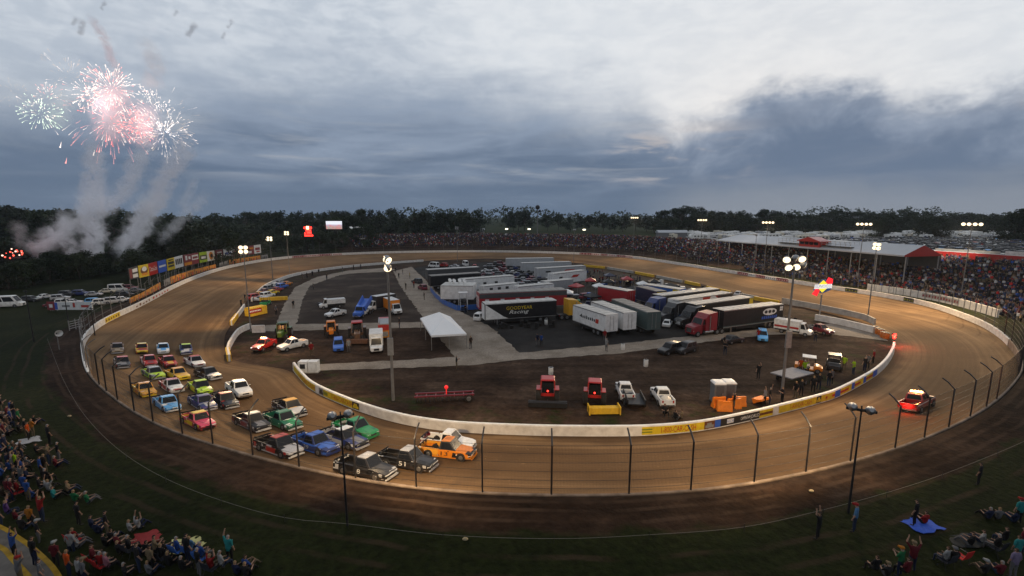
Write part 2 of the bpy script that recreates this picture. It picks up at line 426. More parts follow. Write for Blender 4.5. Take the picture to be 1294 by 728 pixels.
sheet('cross_road', [(388,461),(492,456),(575,451),(658,445.5),(780,435),(834,428.6),(888,423),(985,414),(1060,408),(1105,420),(1122,431),(1090,427),(1040,421),(975,423),(910,430),(845,438),(780,447),(651,455),(593,461.7),(500,465),(392,469)], .032, ROADM)
sheet('main_road', [(575,451.5),(530,396),(505,360),(497,343),(520,337),(540,356),(560,378),(586,396),(618,412),(657,446)], .044, ROADM)
sheet('ring_road', [(349,410),(359,384),(373,363),(400,350),(442,341.5),(489,338.5),(500,340.5),(489,343.2),(442,345.8),(428,348),(391,361.5),(382,380),(374,411)], .056, ROADM)
sheet('paddock_road', [(322,420),(336,411),(374,409.6),(533,407),(537,414),(338,418.5)], .068, ROADM)
# ---------------------------------------------------------------- paths, walls, advert strips
class Path:
    def __init__(s, pts, step=.8, smooth=True):
        pts = [Vector(p) for p in pts]; q = []
        n = len(pts)
        for i in range(n-1):
            p0, p1, p2, p3 = pts[max(i-1,0)], pts[i], pts[i+1], pts[min(i+2,n-1)]
            k = max(1, int((p2-p1).length/step))
            for j in range(k):
                t = j/k
                q.append(.5*((2*p1)+(p2-p0)*t+(2*p0-5*p1+4*p2-p3)*t*t+(3*p1-p0-3*p2+p3)*t**3) if smooth else p1.lerp(p2, t))
        q.append(pts[-1]); s.p = q; s.s = [0.]
        for a, b in zip(q, q[1:]): s.s.append(s.s[-1]+(b-a).length)
        s.L = s.s[-1]
    def at(s, x):
        x = max(0., min(s.L-1e-6, x)); lo, hi = 0, len(s.s)-1
        while hi-lo > 1:
            m = (lo+hi)//2
            if s.s[m] <= x: lo = m
            else: hi = m
        t = (x-s.s[lo])/max(1e-9, s.s[hi]-s.s[lo]); a, b = s.p[lo], s.p[hi]
        a2 = s.p[max(lo-1,0)]; b2 = s.p[min(hi+1,len(s.p)-1)]
        d = ((b-a2).normalized()*(1-t)+(b2-a).normalized()*t); d.z = 0; d.normalize()
        return a.lerp(b, t), d, Vector((d.y,-d.x,0))     # point, tangent, right-hand normal
    def px(s, x):
        best = min(range(len(s.p)), key=lambda i: abs(proj(s.p[i])[0]-x)); return s.s[best]
def wall_mesh(mb, pa, s0, s1, z0, z1, th, mi=0, step=1., caps=True):
    n = max(1, int((s1-s0)/step)); secs = []
    for i in range(n+1):
        p, d, r = pa.at(s0+(s1-s0)*i/n); h = th/2; b = .05
        g = lambda o, z: p+r*o+Vector((0,0,z))
        secs.append([g(h+.05,z0), g(h,z0+.3), g(h,z1-b), g(h-b,z1), g(-h+b,z1), g(-h,z1-b), g(-h,z0+.3), g(-h-.05,z0)])
    return mb.loft(secs, mi, True, caps)
def strip(mb, pa, s0, s1, z0, z1, off, mi=0, step=1., th=.012):
    n = max(1, int((s1-s0)/step)); secs = []
    for i in range(n+1):
        p, d, r = pa.at(s0+(s1-s0)*i/n)
        secs.append([p+r*(off-th)+Vector((0,0,z0)), p+r*off+Vector((0,0,z0)), p+r*off+Vector((0,0,z1)), p+r*(off-th)+Vector((0,0,z1))])
    return mb.loft(secs, mi)
def text_path(mb, s, pa, s0, s1, z0, z1, off, mi=0):
    uv, fs, _ = text_data(s); vs = []
    for u, v in uv:
        p, d, r = pa.at(s0+(s1-s0)*u); vs.append(p+r*off+Vector((0,0,z0+(z1-z0)*v)))
    return mb.add(vs, fs, mi)
YEL = mat('yellow advert vinyl', (.62,.45,.02), .55, 0, .12, 2, .3, .35); REDV = mat('red lettering', (.42,.03,.02), .5, 0, .1, 3, .3, .2)
BLUV = mat('blue vinyl', (.03,.10,.45), .5, 0, .1); BLKV = mat('black vinyl', (.02,.02,.022), .5, 0, .15); WHV = mat('white vinyl', (.7,.7,.68), .5, 0, .08, 2, .3, .2)
GRNV = mat('olive vinyl', (.2,.22,.02), .5); ORAV = mat('orange vinyl', (.62,.24,.02), .55, 0, .2, 2.5, .3, .3); MARV = mat('maroon vinyl', (.2,.03,.035), .5, 0, .15)
YELB = mat('yellow foam barrier', (.6,.36,.02), .7, 0, .15, 2, .3, .3); LIMV = mat('lime vinyl', (.3,.45,.03), .5); GRYV = mat('grey vinyl', (.2,.2,.2), .6, 0, .2)
BRNV = mat('dark brown lettering', (.13,.045,.01), .55, 0, .2); PINKV = mat('pale salmon vinyl', (.6,.42,.38), .5)
# inner wall facing the camera, with the adverts on its track side
W1PX = [(372,467),(380,477.5),(392,490),(411,501),(439,513),(456,519.5),(490,530.5),(530,539.3),(571,544.7),(629,548),(700,550.2),(780,550.6),(823,549.5),(866,546),(901,541),(957,529),(996,519.3),(1029,510.5),(1059,500.5),(1100,478),(1118,462.5),(1127,448),(1129,440)]
W1 = Path([P(x,y,0) for x, y in W1PX])
t = T('retaining_wall', 'long white concrete wall round the near side of the infield, yellow phone-number banners along it', 'wall', W1.at(W1.L/2)[0])
def rel(o, root): o.matrix_parent_inverse = Matrix.Translation(-root.location); return o
def part(mb, name, m, root, smooth=False): return rel(mb.build(name, m, root, smooth), root)
part(wall_mesh(MB(), W1, 0, W1.L, -.2, .95, .34), 'concrete_wall', CONC, t)
mb = MB(); strip(mb, W1, 0, W1.L, .95, 1.0, .12, 0, 1., .24); part(mb, 'wall_cap', WHV, t)
def banner(a, b, m, z0=.12, z1=.88, off=.19):
    mb = MB(); strip(mb, W1, W1.px(a), W1.px(b), z0, z1, off, 0); return part(mb, 'banner', m, t)
def lett(par, s, a, b, m, z0=.28, z1=.74, off=.197):
    mb = MB(); text_path(mb, s, W1, W1.px(a), W1.px(b), z0, z1, off); o = part(mb, 'lettering', m, par); o.matrix_parent_inverse = Matrix.Identity(4); return o
def blob_logo(par, a, b, m):
    mb = MB(); s0, s1 = W1.px(a), W1.px(b)
    strip(mb, W1, s0+(s1-s0)*.1, s1-(s1-s0)*.1, .22, .5, .196, 0, .4); strip(mb, W1, s0+(s1-s0)*.25, s1-(s1-s0)*.3, .5, .72, .196, 0, .4)
    o = part(mb, 'emblem', m, par); o.matrix_parent_inverse = Matrix.Identity(4)
b1 = banner(373.5,403,YEL); lett(b1,'1-800-CAR-CASH',380,401,REDV)
b2 = banner(404,409.5,GRYV); blob_logo(b2,404,409,BLKV)
b3 = banner(410,446,YEL); lett(b3,'1-800-CAR-CASH',421,444,REDV); mb = MB(); strip(mb, W1, W1.px(411), W1.px(419), .3,.7,.196); o = part(mb,'stripe',GRNV,b3); o.matrix_parent_inverse = Matrix.Identity(4)
b4 = banner(446.4,455,BLKV); blob_logo(b4,447,454,YEL)
b5 = banner(807,884,YEL); lett(b5,'1-800-CAR-CASH',830,880,REDV,.22,.78)
for z in (.30,.56):
    mb = MB(); strip(mb, W1, W1.px(810), W1.px(826), z, z+.14, .196); o = part(mb,'stripe',GRNV,b5); o.matrix_parent_inverse = Matrix.Identity(4)
b6 = banner(884.5,899,BRNV); blob_logo(b6,886,898,GRYV)
b7 = banner(899.5,911,BLUV); b8 = banner(911.2,956,BLKV)
mb = MB(); strip(mb, W1, W1.px(914), W1.px(929), .3,.72,.196); o = part(mb,'panel',WHV,b8); o.matrix_parent_inverse = Matrix.Identity(4)
lett(b8,'NASCAR',916,928,BLUV,.36,.66,.203); lett(b8,'CAMPING',931,943,WHV,.34,.68); lett(b8,'WORLD',944.5,955,WHV,.34,.68)
b9 = banner(956.4,977,YEL); mb = MB(); strip(mb, W1, W1.px(959), W1.px(975), .36,.62,.196); o = part(mb,'stripe',BRNV,b9); o.matrix_parent_inverse = Matrix.Identity(4)
b10 = banner(979,1027,YEL); lett(b10,'1-800-CAR-CASH',993,1025,REDV); b11 = banner(1027.4,1036,BLKV); blob_logo(b11,1028,1035,YEL)
for a, b_ in ((1037,1053),(1057,1072),(1076,1088),(1091,1101)):
    bb = banner(a,b_,YEL); mb = MB(); strip(mb, W1, W1.px(a+2), W1.px(b_-2), .36,.62,.196); o = part(mb,'stripe',REDV,bb); o.matrix_parent_inverse = Matrix.Identity(4)
    bb = banner(b_+.3,b_+3.4,BLUV)
def simple_wall(px, h, th, m, label, ends=None, cat='wall', name='retaining_wall'):
    pa = Path([P(x,y,0) for x, y in px]); mb = MB(); wall_mesh(mb, pa, 0, pa.L, -.2, h, th)
    t = T(name, label, cat, pa.at(pa.L/2)[0]); part(mb, 'concrete_wall', m, t)
    for a, b, mm in ends or []:
        mb = MB(); strip(mb, pa, a*pa.L, b*pa.L, .05, h-.02, th/2+.075, 0, .5, .14); part(mb, 'end_pad', mm, t)
        mb = MB(); strip(mb, pa, a*pa.L, b*pa.L, .05, h-.02, -th/2-.01, 0, .5, .14); part(mb, 'end_pad', mm, t)
    return pa, t
simple_wall([(290.5,457),(288.5,447),(291,438),(302,422),(317,415)], 1.0, .3, CONC, 'short curved white wall with a yellow end beside the dirt gap and fire truck', [(0,.22,YELB)])
simple_wall([(319,420.5),(335,420)], 1.3, .3, CONC, 'short straight white wall block between the paddock road and the dirt gap')
simple_wall([(293,411),(301,400),(309,389)], .9, .3, CONC, 'short white wall with a yellow end beside the green plants', [(0,.4,YELB)])
simple_wall([(318,381),(333,365),(352,355.5),(374,348.2),(410,341.8),(450,337),(500,333),(535,330.5)], .85, .3, CONC, 'curved white inner wall round the far-left bend by the parked show cars')
simple_wall([(988,383),(1030,391),(1070,399.5),(1092,405),(1105,411)], 1.25, .3, RAWC, 'long grey wall behind the fuel sign, along the track')
simple_wall([(1030,404.5),(1066,411.5),(1104,421)], 1.15, .4, CONC, 'straight white wall beside the pit exit road, in front of the fuel sign')
# yellow foam barriers along the far inner edge
for k, (a, b, m) in enumerate([((738,337),(764,339.5),YELB),((768,340),(800,345.5),RAWC),((803,346),(826,350.5),YELB),((830,351),(862,357.5),RAWC),((866,358),(884,362),YELB),((893,365),(922,371.5),YELB),((938,375),(958,379),RAWC),((953,379),(984,384.5),YELB)]):
    simple_wall([a,b], .85, .5, m, ('yellow foam' if m is YELB else 'bare grey concrete')+' barrier at the far inner track edge, '+['nearest the spectators by the pale trailers','behind the pit crowd','beside the flat rescue cart','beyond the blue hauler','just past the parked carts','behind the dark haulers','by the small utility truck','behind the oval emblem hauler'][k], None, 'barrier', 'track_barrier')
# orange water barrels and red lamp at the pit exit
for k, (x, y) in enumerate([(1106,419.5),(1109.5,422),(1113,423.5),(1116,426.5),(1119.5,428)]):
    mb = MB(); mb.tube([(0,0,0),(0,0,.1),(0,0,.5),(0,0,.55),(0,0,1.)], [.45,.48,.46,.49,.42], 12)
    o = mb.build('crash_barrel', mat('orange plastic', (.5,.14,.02), .5, 0, .15, 3, .4, .3), None, False, P(x,y,.02))
    mb = MB(); mb.tube([(0,0,1.),(0,0,1.06)], [.46,.3], 12); mb.build('lid', BLKV, o)
    tag(o, 'orange crash barrel at the pit exit nose, '+['touching the white wall end','second from the wall','in the middle of the row','next to the last one','closest to the red lamp'][k], 'barrel', 'orange crash barrels at the pit exit')
t = T('warning_light', 'glowing red warning lamp on a post at the pit exit nose', 'lamp', P(1129,437,0))
mb = MB(); mb.cyl((0,0,0),(0,0,1.0),.06); mb.build('post', DARKM, t)
mb = MB(); mb.ball((0,0,1.75),.22); mb.ball((-.05,0,1.28),.2); mb.build('lamp', LAMPR, t)
mb = MB(); mb.bx(-.3,.3,.12,.2,1.0,2.0); mb.build('housing', BLKV, t)
def point(name, loc, col, e, r=.2, parent=None):
    l = bpy.data.lights.new(name, 'POINT'); l.energy = e; l.color = col; l.shadow_soft_size = r
    o = bpy.data.objects.new(name, l); COL.objects.link(o); o.location = loc
    if parent: o.parent = parent
    return o
point('lamp_light', (0,-.1,1.6), (1,.08,.04), 900, .25, t)
# outer wall: one closed ring
OUTP = Path([ring(2*math.pi*i/360, .15, ZO) for i in range(361)], .8, False)
ow = T('outer_wall', 'pale concrete wall all round the outer edge of the clay track', 'wall', ring(0,0,ZO)); 
def arc(a, b): return Path([ring(a+(b-a)*i/240, .15, ZO) for i in range(241)], .8, False)
tn0, tn1 = th_at_px(112,.15,True), th_at_px(1276,.15,True)
if tn0 > tn1: tn1 += 2*math.pi
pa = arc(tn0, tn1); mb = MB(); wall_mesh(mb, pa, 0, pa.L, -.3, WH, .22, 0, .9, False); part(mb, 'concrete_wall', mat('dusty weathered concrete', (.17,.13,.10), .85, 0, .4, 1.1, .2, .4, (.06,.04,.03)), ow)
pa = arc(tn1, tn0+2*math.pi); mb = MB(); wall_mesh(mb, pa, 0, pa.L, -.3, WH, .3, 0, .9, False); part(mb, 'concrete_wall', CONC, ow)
def far_path(a, b, d=.15, z=ZO, near=False):   # left-to-right on the picture along the far wall
    ta, tb = th_at_px(a, d, near, z), th_at_px(b, d, near, z)
    if ta < tb: ta += 2*math.pi
    n = max(4, int((ta-tb)*80)); return Path([ring(ta+(tb-ta)*i/n, d, z) for i in range(n+1)], .8, False)
def ow_sign(a, b, m, txt=None, tm=None, z0=.1, z1=.92, marks=0):
    pa = far_path(a, b); mb = MB(); strip(mb, pa, 0, pa.L, z0, z1, .19, 0, .9, .02); o = part(mb, 'sign', m, ow)
    mb = MB()
    if txt: text_path(mb, txt, pa, pa.L*.06, pa.L*.94, z0+.16, z1-.14, .197)
    for k in range(marks):
        x = pa.L*(k+.2)/marks; strip(mb, pa, x, x+pa.L/marks*rnd.uniform(.35,.6), z0+.18, z1-rnd.uniform(.14,.4), .197, 0, .9, .005)
    if txt or marks: o2 = part(mb, 'lettering', tm, o); o2.matrix_parent_inverse = Matrix.Identity(4)
ow_sign(132,151, YEL, None, BRNV, marks=6)
ow_sign(170,190, CONC, None, BRNV, marks=5); ow_sign(191,213, CONC, None, REDV, marks=6)
for k, (a, b) in enumerate([(369,385),(386,402),(403,419),(420,432)]): ow_sign(a,b,[MARV,PINKV][k % 2],None,[PINKV,MARV][k % 2],marks=6)
for k, (a, b) in enumerate([(733,747),(748,758),(759,768),(769,778),(779,790),(791,800)]): ow_sign(a,b,[MARV,PINKV][k % 2],None,[PINKV,MARV][k % 2],marks=4)
for k, (a, b) in enumerate([(932,945),(946,954),(955,967),(968,980),(981,997)]): ow_sign(a,b,[MARV,WHV][k % 2],None,[PINKV,BLKV][k % 2],marks=5)
ow_sign(1068,1083, BLKV, None, GRNV, marks=4); ow_sign(1142,1156, BLKV, None, GRNV, marks=4)
# second wall in front of the bleachers on the far-right bend
pa = far_path(1096, 1262, 5.5, None); n = 60
mb = MB(); mb2 = MB()
secs = []
for i in range(n+1):
    p, d, r = pa.at(pa.L*i/n); h = .12
    z = p.z-.3; z1 = p.z+1.5
    g = lambda o, zz: Vector((p.x+r.x*o, p.y+r.y*o, zz)); secs.append([g(h,z), g(h,z1), g(-h,z1), g(-h,z)])
    if i % 3 == 0 and i > 0: mb2.box((p.x+r.x*.13, p.y+r.y*.13, p.z+.75), (.14,.05,1.6), 0, Matrix.Rotation(math.atan2(d.y,d.x),3,'Z'))
mb.loft(secs)
bw = T('barrier_wall', 'pale panelled barrier wall in front of the packed bleachers on the far-right bend', 'wall', pa.at(0)[0]); part(mb, 'panel_wall', CONC, bw); part(mb2, 'panel_joint', GRYV, bw)
sa, sb = pa.px(1165), pa.px(1214); mb = MB()
def pa_z(x): return pa.at(x)[0].z
strip(mb, pa, sa, sb, .35, 1.25, .14, 0, 1., .02); part(mb, 'sign', RAWC, bw); mb = MB()
for k in range(13):
    x = sa+(sb-sa)*(k+.2)/13; strip(mb, pa, x, x+(sb-sa)/13*.62, .5, rnd.uniform(.95,1.12), .147, 0, 2, .005)
part(mb, 'lettering', MARV, bw)
# ---------------------------------------------------------------- catch fence
NEARPX = [(125,1),(135,1),(148,1),(170,1),(194,1),(231,1),(270,1),(320,1),(378,1),(450,1),(525,1),(612,1),(698,1),(796,1),(874,1),(951,1),(1018,1),(1076,1),(1130,1),(1168,1),(1199,1),(1226,1),(1246,1),(1259,1),(1269,1),(1278,1)]
cf = T('catch_fence', 'tall catch fence of bent dark posts and cables on the near outer wall', 'fence', ring(1.5*math.pi,.15,ZO))
def post(th, r=.05, h=3.3):
    p = ring(th, .15, ZO+WH-.3); n = Vector((math.cos(th), math.sin(th), 0))
    mb = MB(); mb.tube([p, p+Vector((0,0,h+.3)), p+Vector((0,0,h+.75))-n*.45, p+Vector((0,0,h+1.0))-n*.85], [r,r,r*.95,r*.9], 6); return mb
ths = sorted([th_at_px(x, .15, True) for x, _ in NEARPX], key=lambda a: a if a > math.pi*.6 else a+2*math.pi)
for th in ths: part(post(th, .062), 'post', BLACK, cf)
mb = MB()
t0, t1 = ths[0]-.05, ths[-1]+.05
if t1 < t0: t1 += 2*math.pi
CTH = [t0+(t1-t0)*i/150 for i in range(151)]
for z in (.35,.9,1.5,2.1,2.7,3.25):
    mb.tube([ring(a, .1, ZO+WH+z) for a in CTH], .011, 4)
part(mb, 'cable', DARKM, cf)
mb = MB(); 
for i in range(0, 1500):
    a = t0+(t1-t0)*i/1500; mb.tube([ring(a,.12,ZO+WH), ring(a,.12,ZO+WH+3.3)], .0035, 3, 0, False)
part(mb, 'mesh', DARKM, cf)
cf2 = T('catch_fence', 'thin-post catch fence on the far outer wall below the spectator hill', 'fence', ring(.5*math.pi,.15,ZO))
a0, a1 = t1-2*math.pi, t0; n = 84
for i in range(n): part(post(a0+(a1-a0)*(i+.5)/n, .045, 3.2), 'post', POLEM, cf2)
mb = MB()
for z in (.9,2.1,3.2): mb.tube([ring(a0+(a1-a0)*i/160, .1, ZO+WH+z) for i in range(161)], .010, 4)
part(mb, 'cable', STEEL, cf2)
# ---------------------------------------------------------------- floodlight poles
def spot(root, loc, aim, e, col=(1.,.70,.38), ang=92, r=.3):
    l = bpy.data.lights.new('floodlight_beam', 'SPOT'); l.energy = e; l.color = col; l.spot_size = R(ang); l.spot_blend = .75; l.shadow_soft_size = r
    o = bpy.data.objects.new('floodlight_beam', l); COL.objects.link(o)
    o.parent = root; o.location = Vector(loc)-root.location
    o.rotation_euler = (Vector(aim)-Vector(loc)).to_track_quat('-Z','Y').to_euler(); return o
def midtrack(th, k=.5):
    r = at(RI,th)*(1-k)+at(RO,th)*k; return Vector((C.x+r*math.cos(th), C.y+r*math.sin(th), ZO*.5))
def light_pole(base, top, lamps, aims, e, label, r=.3, pr=.14, lit=True, box=None, cols=None):
    """base point, pole top height, lamp offsets (sideways, up) on the crossarms, beams."""
    root = T('light_pole', label, 'light pole', base)
    H = top-base.z; mb = MB(); mb.tube([(0,0,-.3),(0,0,H*.5),(0,0,H+.3)], [pr,pr*.8,pr*.55], 10); mb.build('pole', DARKM if pr < .1 else POLEM, root)
    aim = Vector(aims[0]) if aims else C
    d = aim-base; d.z = 0; d.normalize(); sdir = Vector((-d.y, d.x, 0))
    rows = sorted(set(u for _, u in lamps))
    mb = MB()
    for u in rows:
        w = max(abs(s) for s, uu in lamps if uu == u)+.3
        mb.tube([sdir*-w+Vector((0,0,H+u-.1)), sdir*w+Vector((0,0,H+u-.1))], .06, 6)
    mb.build('crossarm', DARKM, root)
    for i, (s, u) in enumerate(lamps):
        if cols: d2 = (Vector(cols[i % len(cols)])-base); d2.z = 0; d2.normalize()
        else: d2 = d
        c = sdir*s+Vector((0,0,H+u)); ax = (d2+Vector((0,0,-.45))).normalized()
        mb = MB(); mb.tube([c-ax*.28, c-ax*.05, c+ax*.18], [r*.45,r*.95,r], 12); hd = mb.build('lamp_head', STEEL, root)
        mb = MB(); mb.tube([c+ax*.185, c+ax*.20], [r*.97,r*.9], 12); mb.build('lens', LAMPW if lit else mat('lamp glass', (.35,.36,.38), .3), hd)
    if box:
        mb = MB(); mb.bx(-.3,.3,-.34,-.12,box,box+1.9); mb.build('control_box', STEEL, root)
    for a in aims: spot(root, base+Vector((0,0,H-.3))+ (Vector(a)-base).normalized()*.9, a, e)
    return root
def base_top(bx, by, hx, hy, z=0., terr=False):
    b = G(bx,by) if terr else P(bx,by,z)
    return b, Q(hx,hy,b.y).z
SIX = [(-.95,.3),(-.05,.45),(-.7,-.55),(.25,-.5),(1.0,-.35),(.75,.35)]
EB = 18000.
def mt(px, near, k=.5): return midtrack(th_at_px(px, .15, near), k)
b, h = base_top(497,506,494,332)
light_pole(b, h, SIX, [mt(200,True,.45), mt(560,True,.5), mt(330,False,.5)], EB*.5, 'tall floodlight pole in the near infield dirt, blazing lamps and a grey control box', .40, .17, True, 5.2, [(0,0,0),(-70,20,0),(40,10,0)])
b, h = base_top(988,498,1000,331)
light_pole(b, h, SIX, [mt(1180,True,.5), mt(880,True,.5), mt(1120,False,.5)], EB*.5, 'tall floodlight pole beside the grey flatbed trailer, six blazing lamps', .38, .16, True, 5.5, [(0,0,0),(80,30,0),(20,0,0)])
TWO = [(-.4,.2),(.4,.25),(-.4,-.5),(.45,-.45)]
FOUR = [(-1.3,0),(-.45,0),(.45,0),(1.3,0)]
spec = [  # base px, head px, z, terrain?, lamps, aim px(near?), energy, label
 (1096,406,1101,310,0,False,TWO,[(1200,False),(1060,False)],.8,'thin floodlight pole behind the white pit exit wall, one lamp cluster lit'),
 (317,419,313,314,0,False,TWO,[(170,False),(150,True)],1.0,'floodlight pole beside the short white wall block, in front of the last billboards'),
 (345,355,345,301,0,False,TWO,[(300,False),(240,False)],.8,'floodlight pole on the inner wall by the line of parked show cars'),
 (366,346,366,294,0,False,TWO,[(380,False)],.45,'floodlight pole farther round the inner wall, right of the row of billboards'),
 (578,330,578,288,0,False,TWO,[(560,False)],.25,'slim floodlight pole at the far end of the main road'),
 (725,334,725,291,0,False,[(-.3,.1),(.3,.1)],[(720,False)],.35,'slim floodlight pole behind the pale trailers, flag below its lamps'),
 (800,321,798,275,0,True,FOUR,[(800,False),(880,False)],1.0,'far floodlight pole with a flat bar of lamps, on the spectator hill'),
 (884,331,884,278,0,True,FOUR,[(900,False),(980,False)],1.2,'far floodlight pole with a bar of lamps where the hill crowd meets the bleachers'),
 (952,345,952,297,0,True,[(0,0)],[],0,'plain thin pole standing in the crowd before the long white roof'),
 (965,345,963,281,0,True,FOUR,[(1000,False),(1080,False)],1.2,'floodlight pole with a bar of lamps above the middle of the long white roof'),
 (1083,358,1085,283,0,True,FOUR,[(1120,False),(1190,False)],1.3,'floodlight pole with a bar of lamps above the red gabled press box roof'),
 (1214,376,1218,283,0,True,FOUR,[(1230,False),(1265,False)],1.6,'floodlight pole with a bar of lamps rising from the far-right bleachers'),
]
for bx_, by_, hx, hy, z, terr, lamps, aims, k, lab in spec:
    b, h = base_top(bx_, by_, hx, hy, z, terr)
    light_pole(b, h, lamps, [mt(x, nr, .5) for x, nr in aims], EB*k*.8, lab, .36 if b.y < 120 else .36, .11, k > 0, None, [(0,0,0)] if bx_ < 400 or bx_ == 1096 else None)
for bx_, by_, hx, hy, aim, k in [(965,345,963,281,(110,320,6),1.2),(1083,358,1085,283,(175,310,6),1.4),(1214,376,1218,283,(225,270,6),1.6),(1214,376,1218,283,(280,350,6),1.8)]:   # the same bars also light the parking field behind
    b, h = base_top(bx_, by_, hx, hy, 0, True); r_ = [o for o in COL.objects if o.name.startswith('light_pole') and (o.location-b).length < .2][0]
    spot(r_, b+Vector((0,0,h-b.z-.2))+(Vector(aim)-b).normalized()*1.2, aim, EB*k, (1.,.9,.75), 46)
for bx_, by_, hx, hy, aims, lab in [(439,664,436,527,[(330,True),(520,True),(640,True)],'dark near pole with two grey floodlights seen from behind, over the racing trucks'),
                         (1072,648,1095,519,[(1120,True),(960,True),(800,True)],'dark near pole with two grey floodlights seen from behind, beside the red pickup')]:
    b = G(bx_,by_); h = Q(hx,hy,b.y).z
    light_pole(b, h, [(-.42,.1),(.42,.16)], [mt(x, nr, .6) for x, nr in aims], EB*.22, lab, .25, .07, True)
# ---------------------------------------------------------------- vehicles (x forward, z = 0 on the ground)
def csec(x, w, zl, zb, cr):
    h = zb-zl
    return [Vector(p) for p in ((x,-w*.9,zl),(x,-w,zl+.2*h),(x,-w*1.01,zl+.6*h),(x,-w*.95,zb),(x,-w*.5,zb+cr),(x,w*.5,zb+cr),(x,w*.95,zb),(x,w*1.01,zl+.6*h),(x,w,zl+.2*h),(x,w*.9,zl))]
def wheel(par, x, y, r, w=.26):
    s = 1 if y > 0 else -1; mb = MB()
    mb.tube([(x,y-s*w/2,r),(x,y-s*w*.4,r),(x,y+s*w*.4,r),(x,y+s*w/2,r)], [r*.9,r,r,r*.88], 14); o = mb.build('wheel', RUBBER, par)
    mb = MB(); mb.tube([(x,y+s*w*.44,r),(x,y+s*(w/2+.012),r)], [r*.66,r*.56], 10); mb.build('rim', RIM, o); return o
def frustum(xa, xb, xc, xd, z0, z1, w0, w1):     # base xa..xb (front..back), roof xc..xd
    return [Vector(p) for p in ((xa,-w0,z0),(xa,w0,z0),(xb,w0,z0),(xb,-w0,z0),(xc,-w1,z1),(xc,w1,z1),(xd,w1,z1),(xd,-w1,z1))]
def pane(mb, a, b, c, d, inset=(.08,.08,.06,.14), off=.008):
    """a,b bottom, c,d top (b->c); inset left,right,bottom,top in fractions, set proud along the normal."""
    n = (b-a).cross(d-a).normalized()*off
    g = lambda u, v: (a*(1-u)+b*u)*(1-v)+(d*(1-u)+c*u)*v+n
    l, r, bt, tp = inset
    return mb.quad(g(l,bt), g(1-r,bt), g(1-r,1-tp), g(l,1-tp))
def cabin(root, f, bodym, side=(.1,.1,.06,.14), split=True, rear=True, windm=None):
    mb = MB(); mb.add(f, [(0,1,5,4),(1,2,6,5),(2,3,7,6),(3,0,4,7),(4,5,6,7)]); mb.build('cab', bodym, root)
    v = f; rf = []
    for i in (4,5,6,7): rf.append(v[i])
    c = sum(rf, Vector())/4; mb = MB()
    top = [c+(p-c)*.94+Vector((0,0,.05)) for p in rf]; bot = [c+(p-c)*1.0+Vector((0,0,.004)) for p in rf]
    mb.loft([bot, top]); mb.build('roof', bodym, root)
    g = windm or GLASS
    mb = MB(); pane(mb, v[0], v[1], v[5], v[4], (.06,.06,.05,.06)); 
    o = mb.build('windshield', g, root)
    for a, b, c2, d in ((3,0,4,7),(1,2,6,5)):
        mb = MB()
        if split:
            m0, m1 = (v[a]+v[b])/2, (v[d]+v[c2])/2
            pane(mb, v[a], m0, m1, v[d], (side[0]*1.6,.04,.06,.12)); pane(mb, m0, v[b], v[c2], m1, (.04,side[1]*1.6,.06,.12))
        else: pane(mb, v[a], v[b], v[c2], v[d], side)
        mb.build('side_window', g, root)
    if rear:
        mb = MB(); pane(mb, v[2], v[3], v[7], v[6], (.1,.1,.12,.12)); mb.build('rear_window', g, root)
def lights(root, x, y, z, xr, zr, on=False, w=.36, h=.16):
    for s in (-1,1):
        mb = MB(); mb.bx(x-.04,x+.02,s*y-w/2,s*y+w/2,z-h/2,z+h/2); mb.build('headlight', LAMPH if on else HEADL, root)
        mb = MB(); mb.bx(xr-.02,xr+.03,s*(y+.06)-.09,s*(y+.06)+.09,zr-.16,zr+.16); mb.build('tail_light', TAILL, root)
def arches(mb, xs, w, r, mi=0):
    for x in xs:
        for s in (-1,1): mb.tube([(x,s*(w-.05),r),(x,s*(w+.012),r)], [r*1.16,r*1.16], 14, mi)
